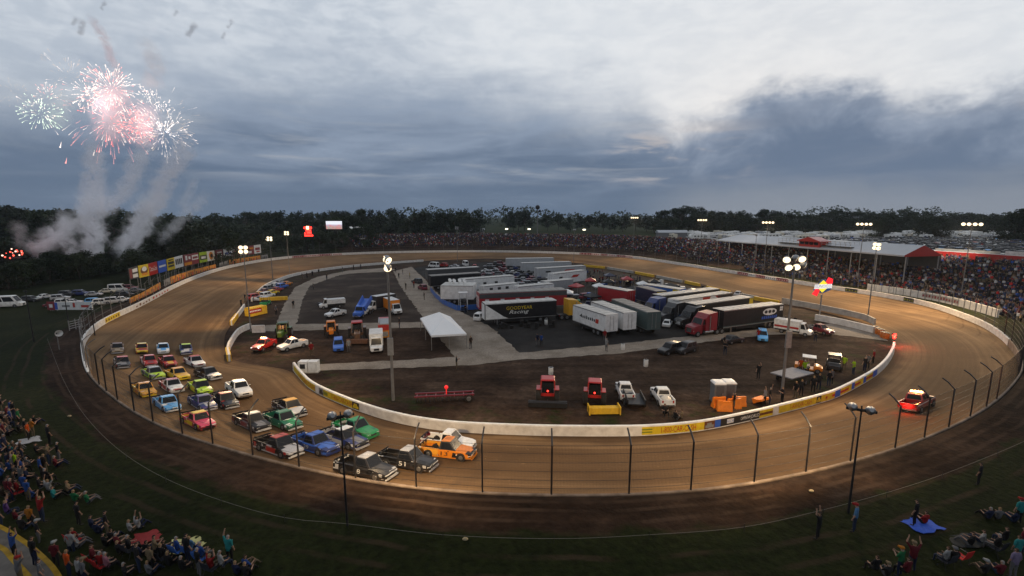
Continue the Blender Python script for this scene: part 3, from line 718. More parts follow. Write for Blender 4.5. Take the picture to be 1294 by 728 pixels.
def make_pickup(race=True):
    root = T('race_truck' if race else 'pickup_truck', 'x', 'race truck' if race else 'pickup truck')
    up = 0. if race else .32; zl = .16 if race else .42; W = 1.0 if race else .98
    zb = lambda z: z+up
    bm = BLACK
    mb = MB(); S = [(2.66,W*.72,zl+.14,zb(.58),.01),(2.56,W*.9,zl+.04,zb(.70),.03),(2.2,W*.99,zl,zb(.79),.05),(1.5,W,zl,zb(.87),.07),(1.0,W,zl,zb(.94),.04),(-.3,W,zl,zb(.97),0),((-.62 if race else -.95),W,zl,zb(.97),0)]
    mb.loft([csec(*s) for s in S]); mb.build('body', bm, root, False)
    mb = MB()                                                        # bed: side walls, tailgate, floor
    for s in (-1,1):
        mb.loft([[Vector((x,s*(W-.02),zl)),Vector((x,s*W,zl+.3)),Vector((x,s*W*.985,z)),Vector((x,s*(W-.14),z)),Vector((x,s*(W-.14),zl))] for x, z in (((-.621 if race else -.951),zb(.97)),(-2.45,zb(.99)),(-2.62,zb(.97)))])
    mb.bx(-2.66,-2.58,-W*.93,W*.93,zl+.06,zb(.96)); mb.build('bed', bm, root)
    mb = MB(); mb.bx(-2.58,(-.63 if race else -.96),-W+.15,W-.15,zb(.30),zb(.36) if not race else zb(.42)); mb.build('bed_floor', DARKM, root)
    mb = MB(); mb.bx(2.60,2.69,-W*.7,W*.7,zl+.02,zl+.24); mb.build('front_bumper', DARKM if race else CHROME, root); mb = MB(); mb.bx(-2.72,-2.66,-W*.9,W*.9,zl+.02,zl+.2); mb.build('rear_bumper', DARKM if race else CHROME, root)
    mb = MB(); mb.bx(2.60,2.675,-.38,.38,zb(.44),zb(.6)); mb.build('grille', DARKM, root)
    cabin(root, frustum(1.06,-.60,.46,-.42,zb(.955),zb(1.70),W*.94,W*.76) if race else frustum(1.05,-.93,.45,-.72,zb(.955),zb(1.62),W*.94,W*.76), bm, (.1,.12,.06,.14), not race)
    mb = MB(); arches(mb, (1.62,-1.62), W, .38 if race else .40); mb.build('wheel_arch', BLKV, root)
    for x in (1.62,-1.62):
        for s in (-1,1): wheel(root, x, s*(W-.1), .36 if race else .39)
    lights(root, 2.6, .62, zb(.58), -2.68, zb(.72), False)
    if race:
        mb = MB(); mb.box((-2.58,0,1.12), (.04,W*1.86,.2), 0, Matrix.Rotation(.35,3,'Y')); 
        for y in (-.6,0,.6): mb.bx(-2.62,-2.5,y-.02,y+.02,.9,1.1)
        mb.build('spoiler', DARKM, root)
        mb = MB(); secs = []
        for x, z in ((2.42,.775),(2.2,.842),(1.5,.942),(1.18,.962)): secs.append([(x,-.42,z+.002),(x,.42,z+.002),(x,.42,z+.012),(x,-.42,z+.012)])
        mb.loft([[Vector(p) for p in s] for s in secs]); mb.build('hood_decal', bm, root)
        for s in (-1,1):
            mb = MB(); y = s*1.018; mb.loft([[Vector((-.55,y,.34)),Vector((.75,y,.3)),Vector((.82,y*.992,.8)),Vector((-.58,y*.992,.84))],[Vector((-.55,y-.02*s,.34)),Vector((.75,y-.02*s,.3)),Vector((.82,y*.992-.02*s,.8)),Vector((-.58,y*.992-.02*s,.84))]])
            mb.build('door_decal', bm, root)
            mb = MB(); mb.bx(-2.4,-2.06,y-.012,y+.004,.42,.86); mb.build('bed_decal', bm, root)
        for s in (-1,1):
            mb = MB(); mb.bx(-2.5,-1.96,s*.985,s*1.012,.24,.4); mb.bx(-1.2,1.15,s*.985,s*1.014,.2,.3); mb.build('rocker_stripe', bm, root)
            mb = MB(); mb.bx(1.98,2.3,s*.96,s*1.003,.5,.74); mb.build('fender_decal', bm, root)
        mb = MB(); mb.bx(2.58,2.682,-.9,.9,.2,.3); mb.build('front_stripe', bm, root)
    else:
        for s in (-1,1):
            mb = MB(); mb.bx(.72,.86,s*1.0,s*1.2,zb(.98),zb(1.16)); mb.build('mirror', BLACK, root)
    return root
def put(root, p, rz, banked=False):
    root.location = p
    if banked:
        e = .6; n = Vector((-(tz(p[0]+e,p[1])-tz(p[0]-e,p[1]))/(2*e), -(tz(p[0],p[1]+e)-tz(p[0],p[1]-e))/(2*e), 1)).normalized()
        f = Vector((math.cos(rz), math.sin(rz), 0)); f = (f-n*f.dot(n)).normalized(); l = n.cross(f)
        root.rotation_euler = Matrix((f,l,n)).transposed().to_euler()
        root.location = Vector(p)+Vector((0,0,.015))
    else: root.rotation_euler = (0,0,rz)
    return root
def side_text(root, s, x, z, w, h, y, m, name='door_number'):
    for sd in (-1,1):
        mb = MB()
        if sd < 0: text_quad(mb, s, (x-w/2,-y,z), (w,0,0), (0,0.008,h))
        else: text_quad(mb, s, (x+w/2,y,z), (-w,0,0), (0,-0.008,h))
        mb.build(name, m, root)
def livery(a, b, c, seed):
    key = 'livery %s %s %s %d' % (a,b,c,seed)
    if key in MATS: return MATS[key]
    m, nt, bs = shell(key, .33, .28); MATS[key] = m; tc = nt.nodes.new('ShaderNodeTexCoord').outputs['Object']
    mp = n_(nt,'ShaderNodeMapping'); lnk(nt, tc, mp.inputs['Vector']); mp.inputs['Location'].default_value = (seed*1.7,0,seed*.6); mp.inputs['Rotation'].default_value = (0,.5,0); mp.inputs['Scale'].default_value = (.7,.12,1.5)
    f = maprange(nt, noise(nt, mp.outputs[0], 1., 2, .4), .53, .55); col = mixc(nt, f, K[a], K[b])
    v = n_(nt,'ShaderNodeTexVoronoi',Scale=1.); v.distance = 'CHEBYCHEV'; m2 = n_(nt,'ShaderNodeMapping'); lnk(nt, tc, m2.inputs['Vector']); m2.inputs['Scale'].default_value = (3.2,.6,6.5); m2.inputs['Location'].default_value = (seed*.37,.3,seed*.21); lnk(nt, m2.outputs[0], v.inputs['Vector'])
    sc = nt.nodes.new('ShaderNodeSeparateColor'); lnk(nt, v.outputs['Color'], sc.inputs[0]); pick = math_(nt,'MULTIPLY',math_(nt,'GREATER_THAN',sc.outputs[0],.72),math_(nt,'LESS_THAN',v.outputs['Distance'],.34))
    dc = mixc(nt, math_(nt,'GREATER_THAN',sc.outputs[1],.6), K[c], (.6,.6,.58)); dc = mixc(nt, math_(nt,'GREATER_THAN',sc.outputs[2],.72), dc, (.02,.02,.022)); col = mixc(nt, pick, col, dc)
    sz = nt.nodes.new('ShaderNodeSeparateXYZ'); lnk(nt, tc, sz.inputs[0]); dirt = math_(nt,'MULTIPLY',maprange(nt,math_(nt,'ADD',sz.outputs['Z'],math_(nt,'MULTIPLY',math_(nt,'SUBTRACT',noise(nt,tc,3.,4),.5),.5)),.55,.15),.7)
    lnk(nt, mixc(nt, dirt, col, (.09,.055,.033)), bs.inputs['Base Color']); return m
proto = make_pickup(True)
c_ = lambda *a: a
K = {'black':(.007,.007,.008),'white':(.72,.72,.7),'red':(.36,.018,.015),'yellow':(.72,.5,.02),'gold':(.6,.32,.04),'navy':(.02,.035,.14),'blue':(.04,.13,.5),'sky':(.09,.33,.66),'lime':(.42,.62,.03),
 'green':(.015,.22,.07),'dgreen':(.015,.12,.07),'orange':(.62,.19,.012),'amber':(.68,.30,.03),'pink':(.6,.06,.13),'silver':(.42,.42,.43),'grey':(.16,.16,.17),'maroon':(.16,.015,.025),'tan':(.30,.22,.13),'purple':(.05,.03,.16),'brown':(.13,.07,.04),'teal':(.03,.12,.13),'cream':(.6,.55,.45),'smoke':(.028,.028,.031)}
PT = lambda n: paint(n, K[n], .06)
#  px, py, body, bed, cab, roof, hood, door, front stripe, label, number
RT = [
 (148,444,'tan','tan','brown','black','tan','brown','silver','dusty tan race truck, outermost of the rearmost row of the pack'),
 (179,444,'yellow','red','red','yellow','red','yellow','red','red and yellow race truck in the rearmost row of the pack'),
 (206,444,'white','white','sky','white','sky','white','white','white and pale blue race truck in the rearmost row of the pack'),
 (235,445,'navy','navy','navy','lime','silver','navy','silver','navy race truck with a lime roof, innermost of the rearmost row'),
 (154,462,'smoke','black','black','red','grey','silver','silver','black race truck with a red roof beside the outer wall, second row from the back'),
 (188,460,'red','red','red','red','maroon','white','white','red race truck with a white nose, second row from the back'),
 (212,461,'red','red','maroon','red','gold','red','red','red race truck with a gold bonnet, second row from the back'),
 (246,461,'white','silver','silver','red','white','white','silver','white race truck with a red roof, innermost in the second row from the back'),
 (194,476,'lime','grey','grey','grey','lime','dgreen','silver','grey race truck with a lime bonnet and sides'),
 (224,477,'gold','gold','gold','amber','gold','yellow','yellow','golden yellow race truck in the third row from the back'),
 (263,477,'black','black','black','black','silver','black','silver','black race truck with a silver nose, innermost in the third row from the back'),
 (182,497,'amber','yellow','amber','amber','gold','orange','yellow','amber race truck close to the outer wall with a yellow nose'),
 (217,492,'white','white','silver','red','white','red','silver','white race truck with red door panels and a high white bed'),
 (253,494,'lime','lime','black','lime','lime','yellow','lime','fluorescent lime race truck in the middle of the pack'),
 (211,515,'sky','sky','sky','sky','sky','sky','white','sky blue race truck ahead of the amber one'),
 (256,514,'navy','navy','purple','navy','silver','navy','silver','dark navy and purple race truck with a silver bonnet panel'),
 (284,511,'black','black','black','red','smoke','black','silver','black race truck with a red roof, right behind the plain white pickup'),
 (250,537,'pink','yellow','pink','yellow','pink','yellow','red','pink race truck with a yellow roof and yellow bed'),
 (318,539,'black','black','black','silver','grey','maroon','white','black race truck with a maroon door panel and white nose'),
 (357,537,'dgreen','dgreen','dgreen','dgreen','green','dgreen','white','dark green race truck with a pale nose'),
 (366,521,'black','smoke','black','gold','silver','black','silver','black race truck with a gold roof on the inside line'),
 (352,571,'black','black','black','red','silver','red','white','black race truck with a red roof and a red door square, along the outer wall'),
 (397,568,'blue','navy','navy','blue','blue','navy','navy','deep blue race truck numbered 29'),
 (434,561,'navy','navy','black','white','grey','silver','silver','navy and black race truck with a white roof, behind the green one'),
 (449,548,'green','green','dgreen','green','green','white','green','bright green race truck under the grey floodlights'),
 (462,599,'black','black','black','silver','black','black','white','black race truck with a big white 8 on its door'),
 (515,589,'black','black','black','silver','black','black','silver','black race truck with a white 51 on its door'),
 (566,576,'orange','amber','black','orange','orange','orange','orange','orange race truck with a black 13 on its door, leading the pack'),
 (567,565,'white','white','white','white','white','maroon','silver','white and maroon race truck on the inside of the orange leader'),
]
NUM = {22:('29','silver'),25:('8','white'),26:('51','white'),27:('13','black')}
for i, (px, py, bd, bed, cab, rf, hood, door, fs_, lab) in enumerate(RT):
    t = proto if i == 0 else copy_tree(proto)
    RT[i] = (t,)+RT[i]
for i, (t, px, py, bd, bed, cab, rf, hood, door, fs_, lab) in enumerate(RT):
    tag(t, lab, 'race truck', 'race trucks bunched on the clay track')
    p = G(px, py); put(t, p, tangent(p)-(.06 if px > 300 else 0), True); k_ = .71+.15*sm(150,470,px); t.scale = (k_,k_*.97,k_*.95)
    recolour(t, {'body':livery(bd,cab if cab != bd else (hood if hood != bd else ('smoke' if bd == 'black' else fs_)),rf if rf != bd else fs_,i),'bed':livery(bed,bd if bd != bed else door,rf if rf != bed else fs_,i+40),'cab':PT(cab),'roof':PT(rf),'hood_decal':PT(hood),'door_decal':PT(door),'bed_decal':PT(rf if i % 2 else door),'front_stripe':PT(fs_),'rocker_stripe':PT(hood),'fender_decal':PT(rf if rf != bd else fs_),'headlight':PT('white'),'front_bumper':PT(fs_) if fs_ != 'red' else PT('black')})
    if i in NUM:
        s, m = NUM[i]; w = .34*len(s)
        side_text(t, s, 0, .40, w, .40, 1.027, PT(m))
for t_, s in ((RT[25][0],'8'),(RT[27][0],'13')):
    mb = MB(); text_quad(mb, s, (-.25,.22,1.762), (0,-.44,0), (.5,0,0)); mb.build('roof_number', PT('white' if s == '8' else 'black'), t_)
pk = make_pickup(False)
PKN = [0]
def pickup(px, py, px2, py2, col, label, group=None, bar=None, banked=False, cargo=None, on=False, terr=True, head=None):
    t = pk if PKN[0] == 0 else copy_tree(pk); PKN[0] += 1
    p = G(px,py); q = G(px2,py2); rz = math.atan2(q.y-p.y, q.x-p.x) if head is None else head
    tag(t, label, 'pickup truck', group); put(t, p, rz, banked); t.scale = (.8,.8,.8); m = PT(col)
    recolour(t, {'body':m,'bed':m,'cab':m,'roof':m})
    if on: recolour(t, {'headlight':LAMPH})
    return t
def lightbar(t, z, w=.6, x=-.1, mats=(LAMPA,LAMPH), e=250, col=(1,.45,.15)):
    mb = MB(); mb.bx(x-.16,x+.16,-w,w,z,z+.06); o = mb.build('light_bar', BLACK, t)
    for k in range(4):
        y = -w+w*.25+k*w*.5; mb = MB(); mb.tube([(x,y,z+.06),(x,y,z+.2),(x,y,z+.28)], [.19,.18,.06], 8); mb.build('beacon', mats[k % len(mats)], o)
    if e: point('beacon_light', (x+.1,0,z+.5), col, e, .2, t)
KIDS[pk.name] = list(CHD[pk.name])
t = pickup(302,499,318,505,'white','plain white pickup with open bed at the inside of the race pack', None, head=None); put(t, G(302,499), tangent(G(302,499)), True)
t = pickup(1160,515,1176,508,'red','red pickup with lit amber roof bar, white stripe, alone on the right of the track', banked=True); lightbar(t, 2.0, .62, -.1, (LAMPA,LAMPA), 300, (1,.35,.12))
put(t, G(1160,516), tangent(G(1160,516)), True); t.scale = (.94,.8,.8); recolour(t, {k: paint('deep red', (.20,.012,.012), .2) for k in ('body','bed','cab','roof')})
for s in (-1,1):
    mb = MB(); mb.bx(-2.5,2.1,s*.985,s*1.002,1.02,1.12); mb.build('side_stripe', PT('white'), t)
point('tail_glow', (-3.0,0,.9), (1,.05,.03), 90, .3, t)
t = pickup(334,441,325,445,'red','red fire pickup with blazing amber roof bar and lit white headlights', on=True); lightbar(t, 2.0)
t.scale = (.78,.78,.8)
t = pickup(370,441,354,445,'white','white fire pickup with lit red and amber roof bar beside the red one'); lightbar(t, 2.0, .6, -.1, (LAMPR,LAMPA)); t.scale = (.8,.8,.82)
t = pickup(789,500,784,489,'white','white pickup seen from behind with an empty bed and a dark trailer behind it', head=None)
t = pickup(836,507,827,495,'white','white pickup with a humped tarp in its bed beside the dark trailer')
mb = MB(); mb.ball((-1.75,0,1.0), .75, 10, 8, 0, (1.0,.98,.7)); mb.build('tarp', PT('cream'), t)
t = pickup(424,400,415,402,'white','white pickup parked behind the orange farm tractor'); 
t = pickup(456,400,448,404,'white','white pickup with lit amber roof bar before the blue dump truck'); lightbar(t, 2.0, .6, -.1, (LAMPA,LAMPH), 120)
t = pickup(1036,421,1048,424,'maroon','red and grey pickup parked behind the ambulance at the pit exit', on=True)
recolour(t, {'bed':PT('grey')}); t.scale = (.78,.78,.8)
# ---- cars, vans
def make_car(kind):
    nm, cat, L, W, H, zb, fr = {'sedan':('sedan_car','car',4.7,.9,1.45,.92,(.95,-1.75,.15,-1.1,.6)), 'suv':('suv_car','car',4.8,.94,1.78,1.08,(1.05,-2.3,.35,-2.1,.72)),
        'van':('passenger_van','van',5.9,1.0,2.5,1.25,(2.25,-2.9,1.35,-2.84,.82))}[kind]
    root = T(nm, 'x', cat); h = L/2; zl = .24
    mb = MB(); S = [(h,W*.75,zl+.1,zb*.7,.01),(h-.12,W*.93,zl,zb*.8,.03),(h*.6,W,zl,zb*.95,.05),(fr[0]-.1,W,zl,zb,.02),(-h*.6,W,zl,zb,.0),(-h+.15,W*.95,zl,zb*.97,.02),(-h,W*.85,zl+.12,zb*.85,.01)]
    mb.loft([csec(*s) for s in S]); mb.build('body', BLACK, root)
    cabin(root, frustum(fr[0],fr[1],fr[2],fr[3],zb-.01,H,W*.93,fr[4]), BLACK)
    mb = MB(); arches(mb, (h*.6,-h*.58), W, .34); mb.build('wheel_arch', BLKV, root)
    for x in (h*.6,-h*.58):
        for s in (-1,1): wheel(root, x, s*(W-.1), .33, .22)
    lights(root, h-.1, W*.68, zb*.68, -h+.08, zb*.75)
    mb = MB(); mb.bx(h-.12,h+.015,-.32,.32,zl+.12,zb*.6); mb.build('grille', DARKM, root)
    return root
CARS = {k: make_car(k) for k in ('sedan','suv','van')}; CUSE = {k: 0 for k in CARS}
for o in CARS.values(): KIDS[o.name] = list(CHD[o.name])
def car(kind, px, py, rz, col, label, group=None, face=None, z=None):
    t = CARS[kind] if CUSE[kind] == 0 else copy_tree(CARS[kind]); CUSE[kind] += 1
    p = G(px,py)
    if face: q = G(*face); rz = math.atan2(q.y-p.y, q.x-p.x)
    cat = 'van' if kind == 'van' else 'car'
    tag(t, label, cat, group); put(t, p, rz); k_ = .68+.14*sm(170,420,px); t.scale = (k_,k_,k_*1.03); m = PT(col); recolour(t, {'body':m,'cab':m,'roof':m}); return t
car('van',11,388,-.1,'white','white passenger van with dark windows, alone at the edge of the lawn', None, (34,387)).scale = (.86,.86,.92)
for px, py, k, col, lab, hd in [
 (40,381,'suv','smoke','dark estate car beside the white passenger van',.1),(58,377,'sedan','white','small pale car farthest back near the trees',1.4),
 (77,379,'suv','silver','silver grey car behind the lone red car',.5),(86,374,'suv','smoke','black car parked against the dark trees behind the long banner',.2),(103,373,'suv','navy','navy car parked against the dark trees behind the long banner',.3),
 (119,374,'sedan','silver','silver grey saloon with its nose toward the long banner',.4),(136,370,'sedan','cream','pale saloon next to the high white van',.4),(150,368,'van','white','white high-roofed van highest in the left car park',.25),
 (165,366,'suv','maroon','dark red car beside the high-roofed white van',.3),(83,385,'suv','white','white topped car directly behind the long banner',.4),(93,384,'sedan','silver','silver saloon directly behind the long banner',.3),
 (103,388,'sedan','brown','brown car near the middle of the left car park',.5),(121,384,'suv','sky','pale blue car in the front row by the banner end',.3),(131,385,'suv','white','white car in the front row by the banner end',.4),
 (145,383,'suv','silver','silver grey car near the fence of the first bend',.5),(156,381,'sedan','white','white saloon closest to the outer track fence',.6),(158,375,'suv','black','black car behind the orange banners',.5),(172,369,'sedan','grey','grey car behind the orange banners',.5),(68,388,'sedan','maroon','dark red car at the near end of the long banner',.2)]:
    car(k, px, py, hd, col, lab, 'cars in the left car park')
car('suv',846,446,0,'black','black car parked by the cross road, front one of two',None,(834,449)); car('suv',866,445,0,'smoke','dark off-road car behind the black one by the cross road',None,(855,448))
car('sedan',926,433,0,'black','black saloon parked alone off the cross road',None,(938,431)); car('suv',963,429,0,'sky','pale blue car parked nose-out by the cross road',None,(964,434))
car('suv',428,441,0,'blue','deep blue car parked in front of the loader tractor',None,(428,447))
# ---- trucks with boxes
def box_truck(name, label, cat, p, rz, L, Hb, boxm, cabm, W=1.2, box0=None, stripe=None, cab=True, boxz=.9, van=False):
    root = T(name, label, cat, p, rz); root.scale = (.82,.82,.85); h = L/2; cl = 2.0; zc = 2.5 if not van else 2.2
    mb = MB(); mb.bx(-h,h-cl-.08,-W,W,boxz,Hb); mb.build('box', boxm, root)
    mb = MB(); mb.bx(-h+.05,h-cl-.12,-W+.05,W-.05,Hb+.004,Hb+.05); mb.build('roof', mat('pale van roof', (.55,.55,.54), .6, 0, .1, 1.5), root)
    mb = MB(); mb.loft([csec(h-.02,W*.8,.5,1.05,.02),csec(h-.5,W*.9,.42,1.25,.04),csec(h-1.0,W*.92,.42,1.35,.03),csec(h-cl,W*.92,.42,1.4,0)]); mb.build('hood', cabm, root)
    cabin(root, frustum(h-.85,h-cl-.02,h-1.35,h-cl-.02,1.36,zc,W*.88,W*.76), cabm, (.1,.12,.06,.14), False, False)
    mb = MB(); mb.bx(-h+.1,h-cl,-.5,.5,.5,boxz); mb.build('chassis', DARKM, root)
    for x in (h-1.0,-h+1.5):
        for s in (-1,1): wheel(root, x, s*(W-.18), .42)
    lights(root, h-.1, W*.62, .85, -h-.01, boxz+.25)
    mb = MB(); mb.bx(h-.14,h+.02,-.45,.45,.6,.95); mb.build('grille', DARKM, root)
    if stripe is not None:
        for s in (-1,1):
            mb = MB(); mb.bx(-h+.1,h-cl-.2,s*W,s*(W+.012),boxz+.35,boxz+.75); mb.build('side_stripe', stripe, root)
    return root
def heading(a, b): p, q = P(*a), P(*b); return math.atan2(q.y-p.y, q.x-p.x)
t = box_truck('ambulance','white square ambulance facing the near wall, parked on the dirt by the fire engine','ambulance',P(476,441),heading((475,436),(475,446)),6.6,3.0,WHITE,WHITE)
mb = MB(); mb.bx(.95,1.12,-1.1,1.1,2.62,2.8); mb.build('light_bar', DARKM, t)
t = box_truck('ambulance','white ambulance van with red side flash at the pit exit, beside the black hauler','ambulance',P(1002,422),heading((990,421),(1014,425)),6.8,2.75,WHITE,WHITE,1.1,stripe=PT('red'))
t = box_truck('box_truck','white van with an orange box body beside the thin light pole','truck',P(497,395),heading((494,392),(513,401)),7.5,3.3,PT('orange'),WHITE)
t = box_truck('box_truck','small white box truck with a white cab, side-on in the paddock','truck',P(420,389),heading((432,388),(409,390)),6.5,2.3,WHITE,WHITE,1.1,boxz=1.2)
t = box_truck('box_truck','dark box truck with white roof and lit red lamps behind the blue dump truck','truck',P(481,391),heading((490,389),(468,393)),8,3.6,PT('smoke'),WHITE)
for z in (1.2,2.9):
    mb = MB(); mb.ball((-4.05,-.9,z), .17); mb.build('tail_lamp', LAMPR, t)
# dump truck: tipped blue bed
t = T('dump_truck','blue dump truck with its bed raised, behind the white pickups','truck',P(459,399),heading((466,396),(454,402))); t.scale = (.8,.8,.8)
mb = MB(); mb.loft([csec(3.6,1.0,.6,1.4,.02),csec(2.4,1.1,.6,1.7,.04),csec(1.7,1.1,.6,1.75,0)]); mb.build('hood', PT('blue'), t)
cabin(t, frustum(2.2,.9,1.9,.95,1.7,2.7,1.1,.95), PT('blue'), (.1,.1,.1,.14), False, False)
mb = MB(); mb.bx(-3.2,1.7,-.5,.5,.6,.95); mb.build('chassis', DARKM, t)
mb = MB(); M = Matrix.Rotation(.5,3,'Y'); mb.box((-1.2,0,2.6),(4.8,2.3,.12),0,M)
for s in (-1,1): mb.box((-1.2+.3,s*1.15,3.1),(4.8,.1,1.2),0,M)
mb.box((1.2,0,2.0),(.1,2.3,1.3),0,M); mb.build('dump_bed', PT('blue'), t)
for x in (2.5,-1.6,-2.7):
    for s in (-1,1): wheel(t, x, s*1.0, .5, .4)
t = T('fire_engine','fire engine seen from behind with an orange chevron tail, next to the square ambulance','fire engine',P(487,426),heading((487,432),(487,420))); t.scale = (.85,.85,.95)
mb = MB(); mb.bx(-3.4,1.8,-1.2,1.2,.7,2.9); mb.bx(1.85,3.6,-1.2,1.2,.6,2.9); mb.build('body', PT('red'), t)
mb = MB(); mb.bx(-3.42,-3.405,-1.15,1.15,.75,1.9); tail = mb.build('tail_panel', YELB, t)
mb = MB()
for k in range(5):
    for s in (-1,1): mb.quad((-3.428,s*(.1+k*.22),.8),(-3.428,s*(.2+k*.22),.8),(-3.428,s*(.0+k*.2+.02),1.85),(-3.428,s*(-.1+k*.2+.02)+.0,1.85))
mb.build('chevron', REDV, tail)
mb = MB(); mb.bx(-3.46,-3.43,-.55,.55,.95,1.75); mb.build('rear_door', STEEL, t)
for s in (-1,1):
    for z in (.95,1.35,1.75):
        mb = MB(); mb.ball((-3.45,s*1.02,z), .1); mb.build('tail_lamp', LAMPA if z != .95 else LAMPH, t)
mb = MB(); mb.bx(-3.2,1.6,-.9,.9,2.905,3.05); mb.bx(-3.0,1.4,-1.15,-.95,2.905,3.3); mb.bx(-3.0,1.4,.95,1.15,2.905,3.3); mb.build('ladder_deck', STEEL, t)
for x in (2.4,-2.0):
    for s in (-1,1): wheel(t, x, s*1.05, .5, .35)
# ---- farm tractors
def tractor(px, py, face, bodym, roofm, label, blade=None, lamp=False, sc=1.):
    p = G(px,py); q = G(*face); t = T('farm_tractor', label, 'tractor', p, math.atan2(q.y-p.y,q.x-p.x)); t.scale = (sc*.88,)*3
    mb = MB(); mb.loft([[Vector(v) for v in ((x,-w,.75),(x,-w,z-.1),(x,-w*.7,z),(x,w*.7,z),(x,w,z-.1),(x,w,.75))] for x, w, z in ((2.1,.32,1.45),(1.9,.4,1.6),(.5,.42,1.75))]); mb.build('hood', bodym, t)
    f = frustum(.55,-1.0,.4,-.95,1.2,2.65,.8,.72); mb = MB()
    for a, b in ((0,4),(1,5),(2,6),(3,7)): mb.tube([f[a],f[b]], .06, 6)
    mb.bx(-1.0,.5,-.8,.8,.9,1.25); mb.build('cab_frame', bodym, t)
    mb = MB(); pane(mb,f[0],f[1],f[5],f[4]); pane(mb,f[1],f[2],f[6],f[5]); pane(mb,f[2],f[3],f[7],f[6]); pane(mb,f[3],f[0],f[4],f[7]); mb.build('cab_window', GLASS, t)
    mb = MB(); mb.tube([(-.28,0,2.65),(-.28,0,2.72),(-.28,0,2.82)], [1.02,1.1,.95], 4); 
    o = mb.build('roof', roofm, t)
    for s in (-1,1):
        wheel(t, -.75, s*1.02, .88, .55); wheel(t, 1.5, s*.82, .55, .36)
        mb = MB(); mb.bx(-1.4,-.1,s*.72,s*1.25,1.78,1.84); mb.build('fender', bodym, t)
    mb = MB(); mb.cyl((1.2,.2,1.7),(1.2,.2,2.6),.06); mb.build('exhaust', DARKM, t)
    if blade:
        mb = MB(); mb.tube([(x_,y_,.5) for x_, y_ in ((-1.9,-blade/2),(-1.9,blade/2))], .3, 6); mb.bx(-1.9,-1.0,-.06,.06,.45,.6); mb.bx(-2.25,-1.8,-blade/2,blade/2,.1,.62); mb.build('drag_blade', DARKM, t)
    if lamp:
        mb = MB(); mb.ball((-1.12,.0,1.55),.10); mb.build('tail_lamp', LAMPR, t)
    return t
TR = PT('red'); TO = PT('orange'); TG = paint('tractor green', (.05,.12,.015))
tractor(692,506,(692,490),TR,TR,'red farm tractor seen from behind with a wide drag blade, nearer the black blade',4.2,True,1.1)
tractor(751,508,(751,492),TR,TR,'red farm tractor seen from behind with a yellow box blade, beside the white pickups',None,True,1.05)
mb = MB(); mb.bx(-1.6,1.6,-.35,.35,.12,.75); mb.bx(-1.6,-1.5,-.6,.6,.1,.95); mb.bx(1.5,1.6,-.6,.6,.1,.95); 
o = mb.build('grading_implement', YELB, None, False, P(763,523,0)); tag(o, 'yellow box blade on the grass behind the second red tractor', 'implement'); o.rotation_euler = (0,0,.03)
tractor(419,424,(419,434),TO,TO,'small orange tractor behind the blue car',None,False,1.0)
tractor(452,430,(452,440),PT('brown'),TR,'big brown tractor with a red roof and a front bucket, between blue car and ambulance',None,True,1.25)
mb = MB(); mb.loft([[Vector((-1.6,y,z)) for y, z in ((-.5,.9),(.3,.8),(.5,.1),(-.4,.2))],[Vector((1.6,y,z)) for y, z in ((-.5,.9),(.3,.8),(.5,.1),(-.4,.2))]])
o = mb.build('loader_bucket', mat('rusty steel', (.2,.1,.06), .8, .2, .25), None, False, P(452,435)); tag(o, 'wide rusty loader bucket in front of the big brown tractor', 'bucket')
tractor(358,428,(352,434),TG,paint('tractor dark green', (.02,.06,.02)),'green and yellow tractor at the edge of the dirt near the red fire pickup',None,False,1.1)
# red disc / roller implement
t = T('disc_harrow','long low red harrow frame standing alone on the dirt','implement',P(562,507),.12)
mb = MB(); mb.bx(-3.2,3.2,-.5,-.38,.75,.9); mb.bx(-3.2,3.2,.38,.5,.75,.9)
for k in range(7): mb.bx(-3.0+k,-2.9+k,-.6,.6,.7,.82)
mb.build('frame', PT('maroon'), t)
for k in range(14):
    mb = MB(); mb.tube([(-3+k*.45,0,.4),(-3+k*.45+.04,0,.4)], .4, 12); mb.build('disc', DARKM, t)
for s in (-1,1): wheel(t, 2.6, s*.55, .42)
mb = MB(); mb.tube([(.2,0,.8),(.2,0,1.5)],.05); mb.ball((.2,0,1.6),.22); mb.build('beacon', emis('dim red lamp', (.8,.02,.02), 1.), t)
# flatbed trailer, utility trailers, carts
def trailer_flat(p, rz, L, W, z, m, label, name='flatbed_trailer', tilt=0., sides=0.):
    t = T(name, label, 'trailer', p, rz); mb = MB(); M = Matrix.Rotation(tilt,3,'Y')
    mb.box((0,0,z),(L,W,.12),0,M)
    if sides:
        for s in (-1,1): mb.bx(-L/2,L/2,s*W/2-.04,s*W/2+.04,z+.06,z+sides)
    mb.build('deck', m, t); mb = MB(); mb.bx(L/2,L/2+1.4,-.06,.06,z-.15,z-.03); mb.bx(L/2+1.3,L/2+1.42,-.05,.05,0,z-.03); mb.build('drawbar', DARKM, t)
    for x in (-.5,.35):
        for s in (-1,1): wheel(t, x, s*(W/2+.12), .33, .22)
    return t
trailer_flat(P(1000,483),heading((1000,483),(1024,474)),5.2,2.5,1.15,mat('grey trailer deck', (.2,.2,.22), .7, 0, .15),'grey tilted flatbed trailer hitched to the crew cart','flatbed_trailer',.06)
trailer_flat(P(801,511),heading((800,513),(796,504)),3.,1.8,.6,DARKM,'low black trailer between the two white pickups','utility_trailer',0,.5)
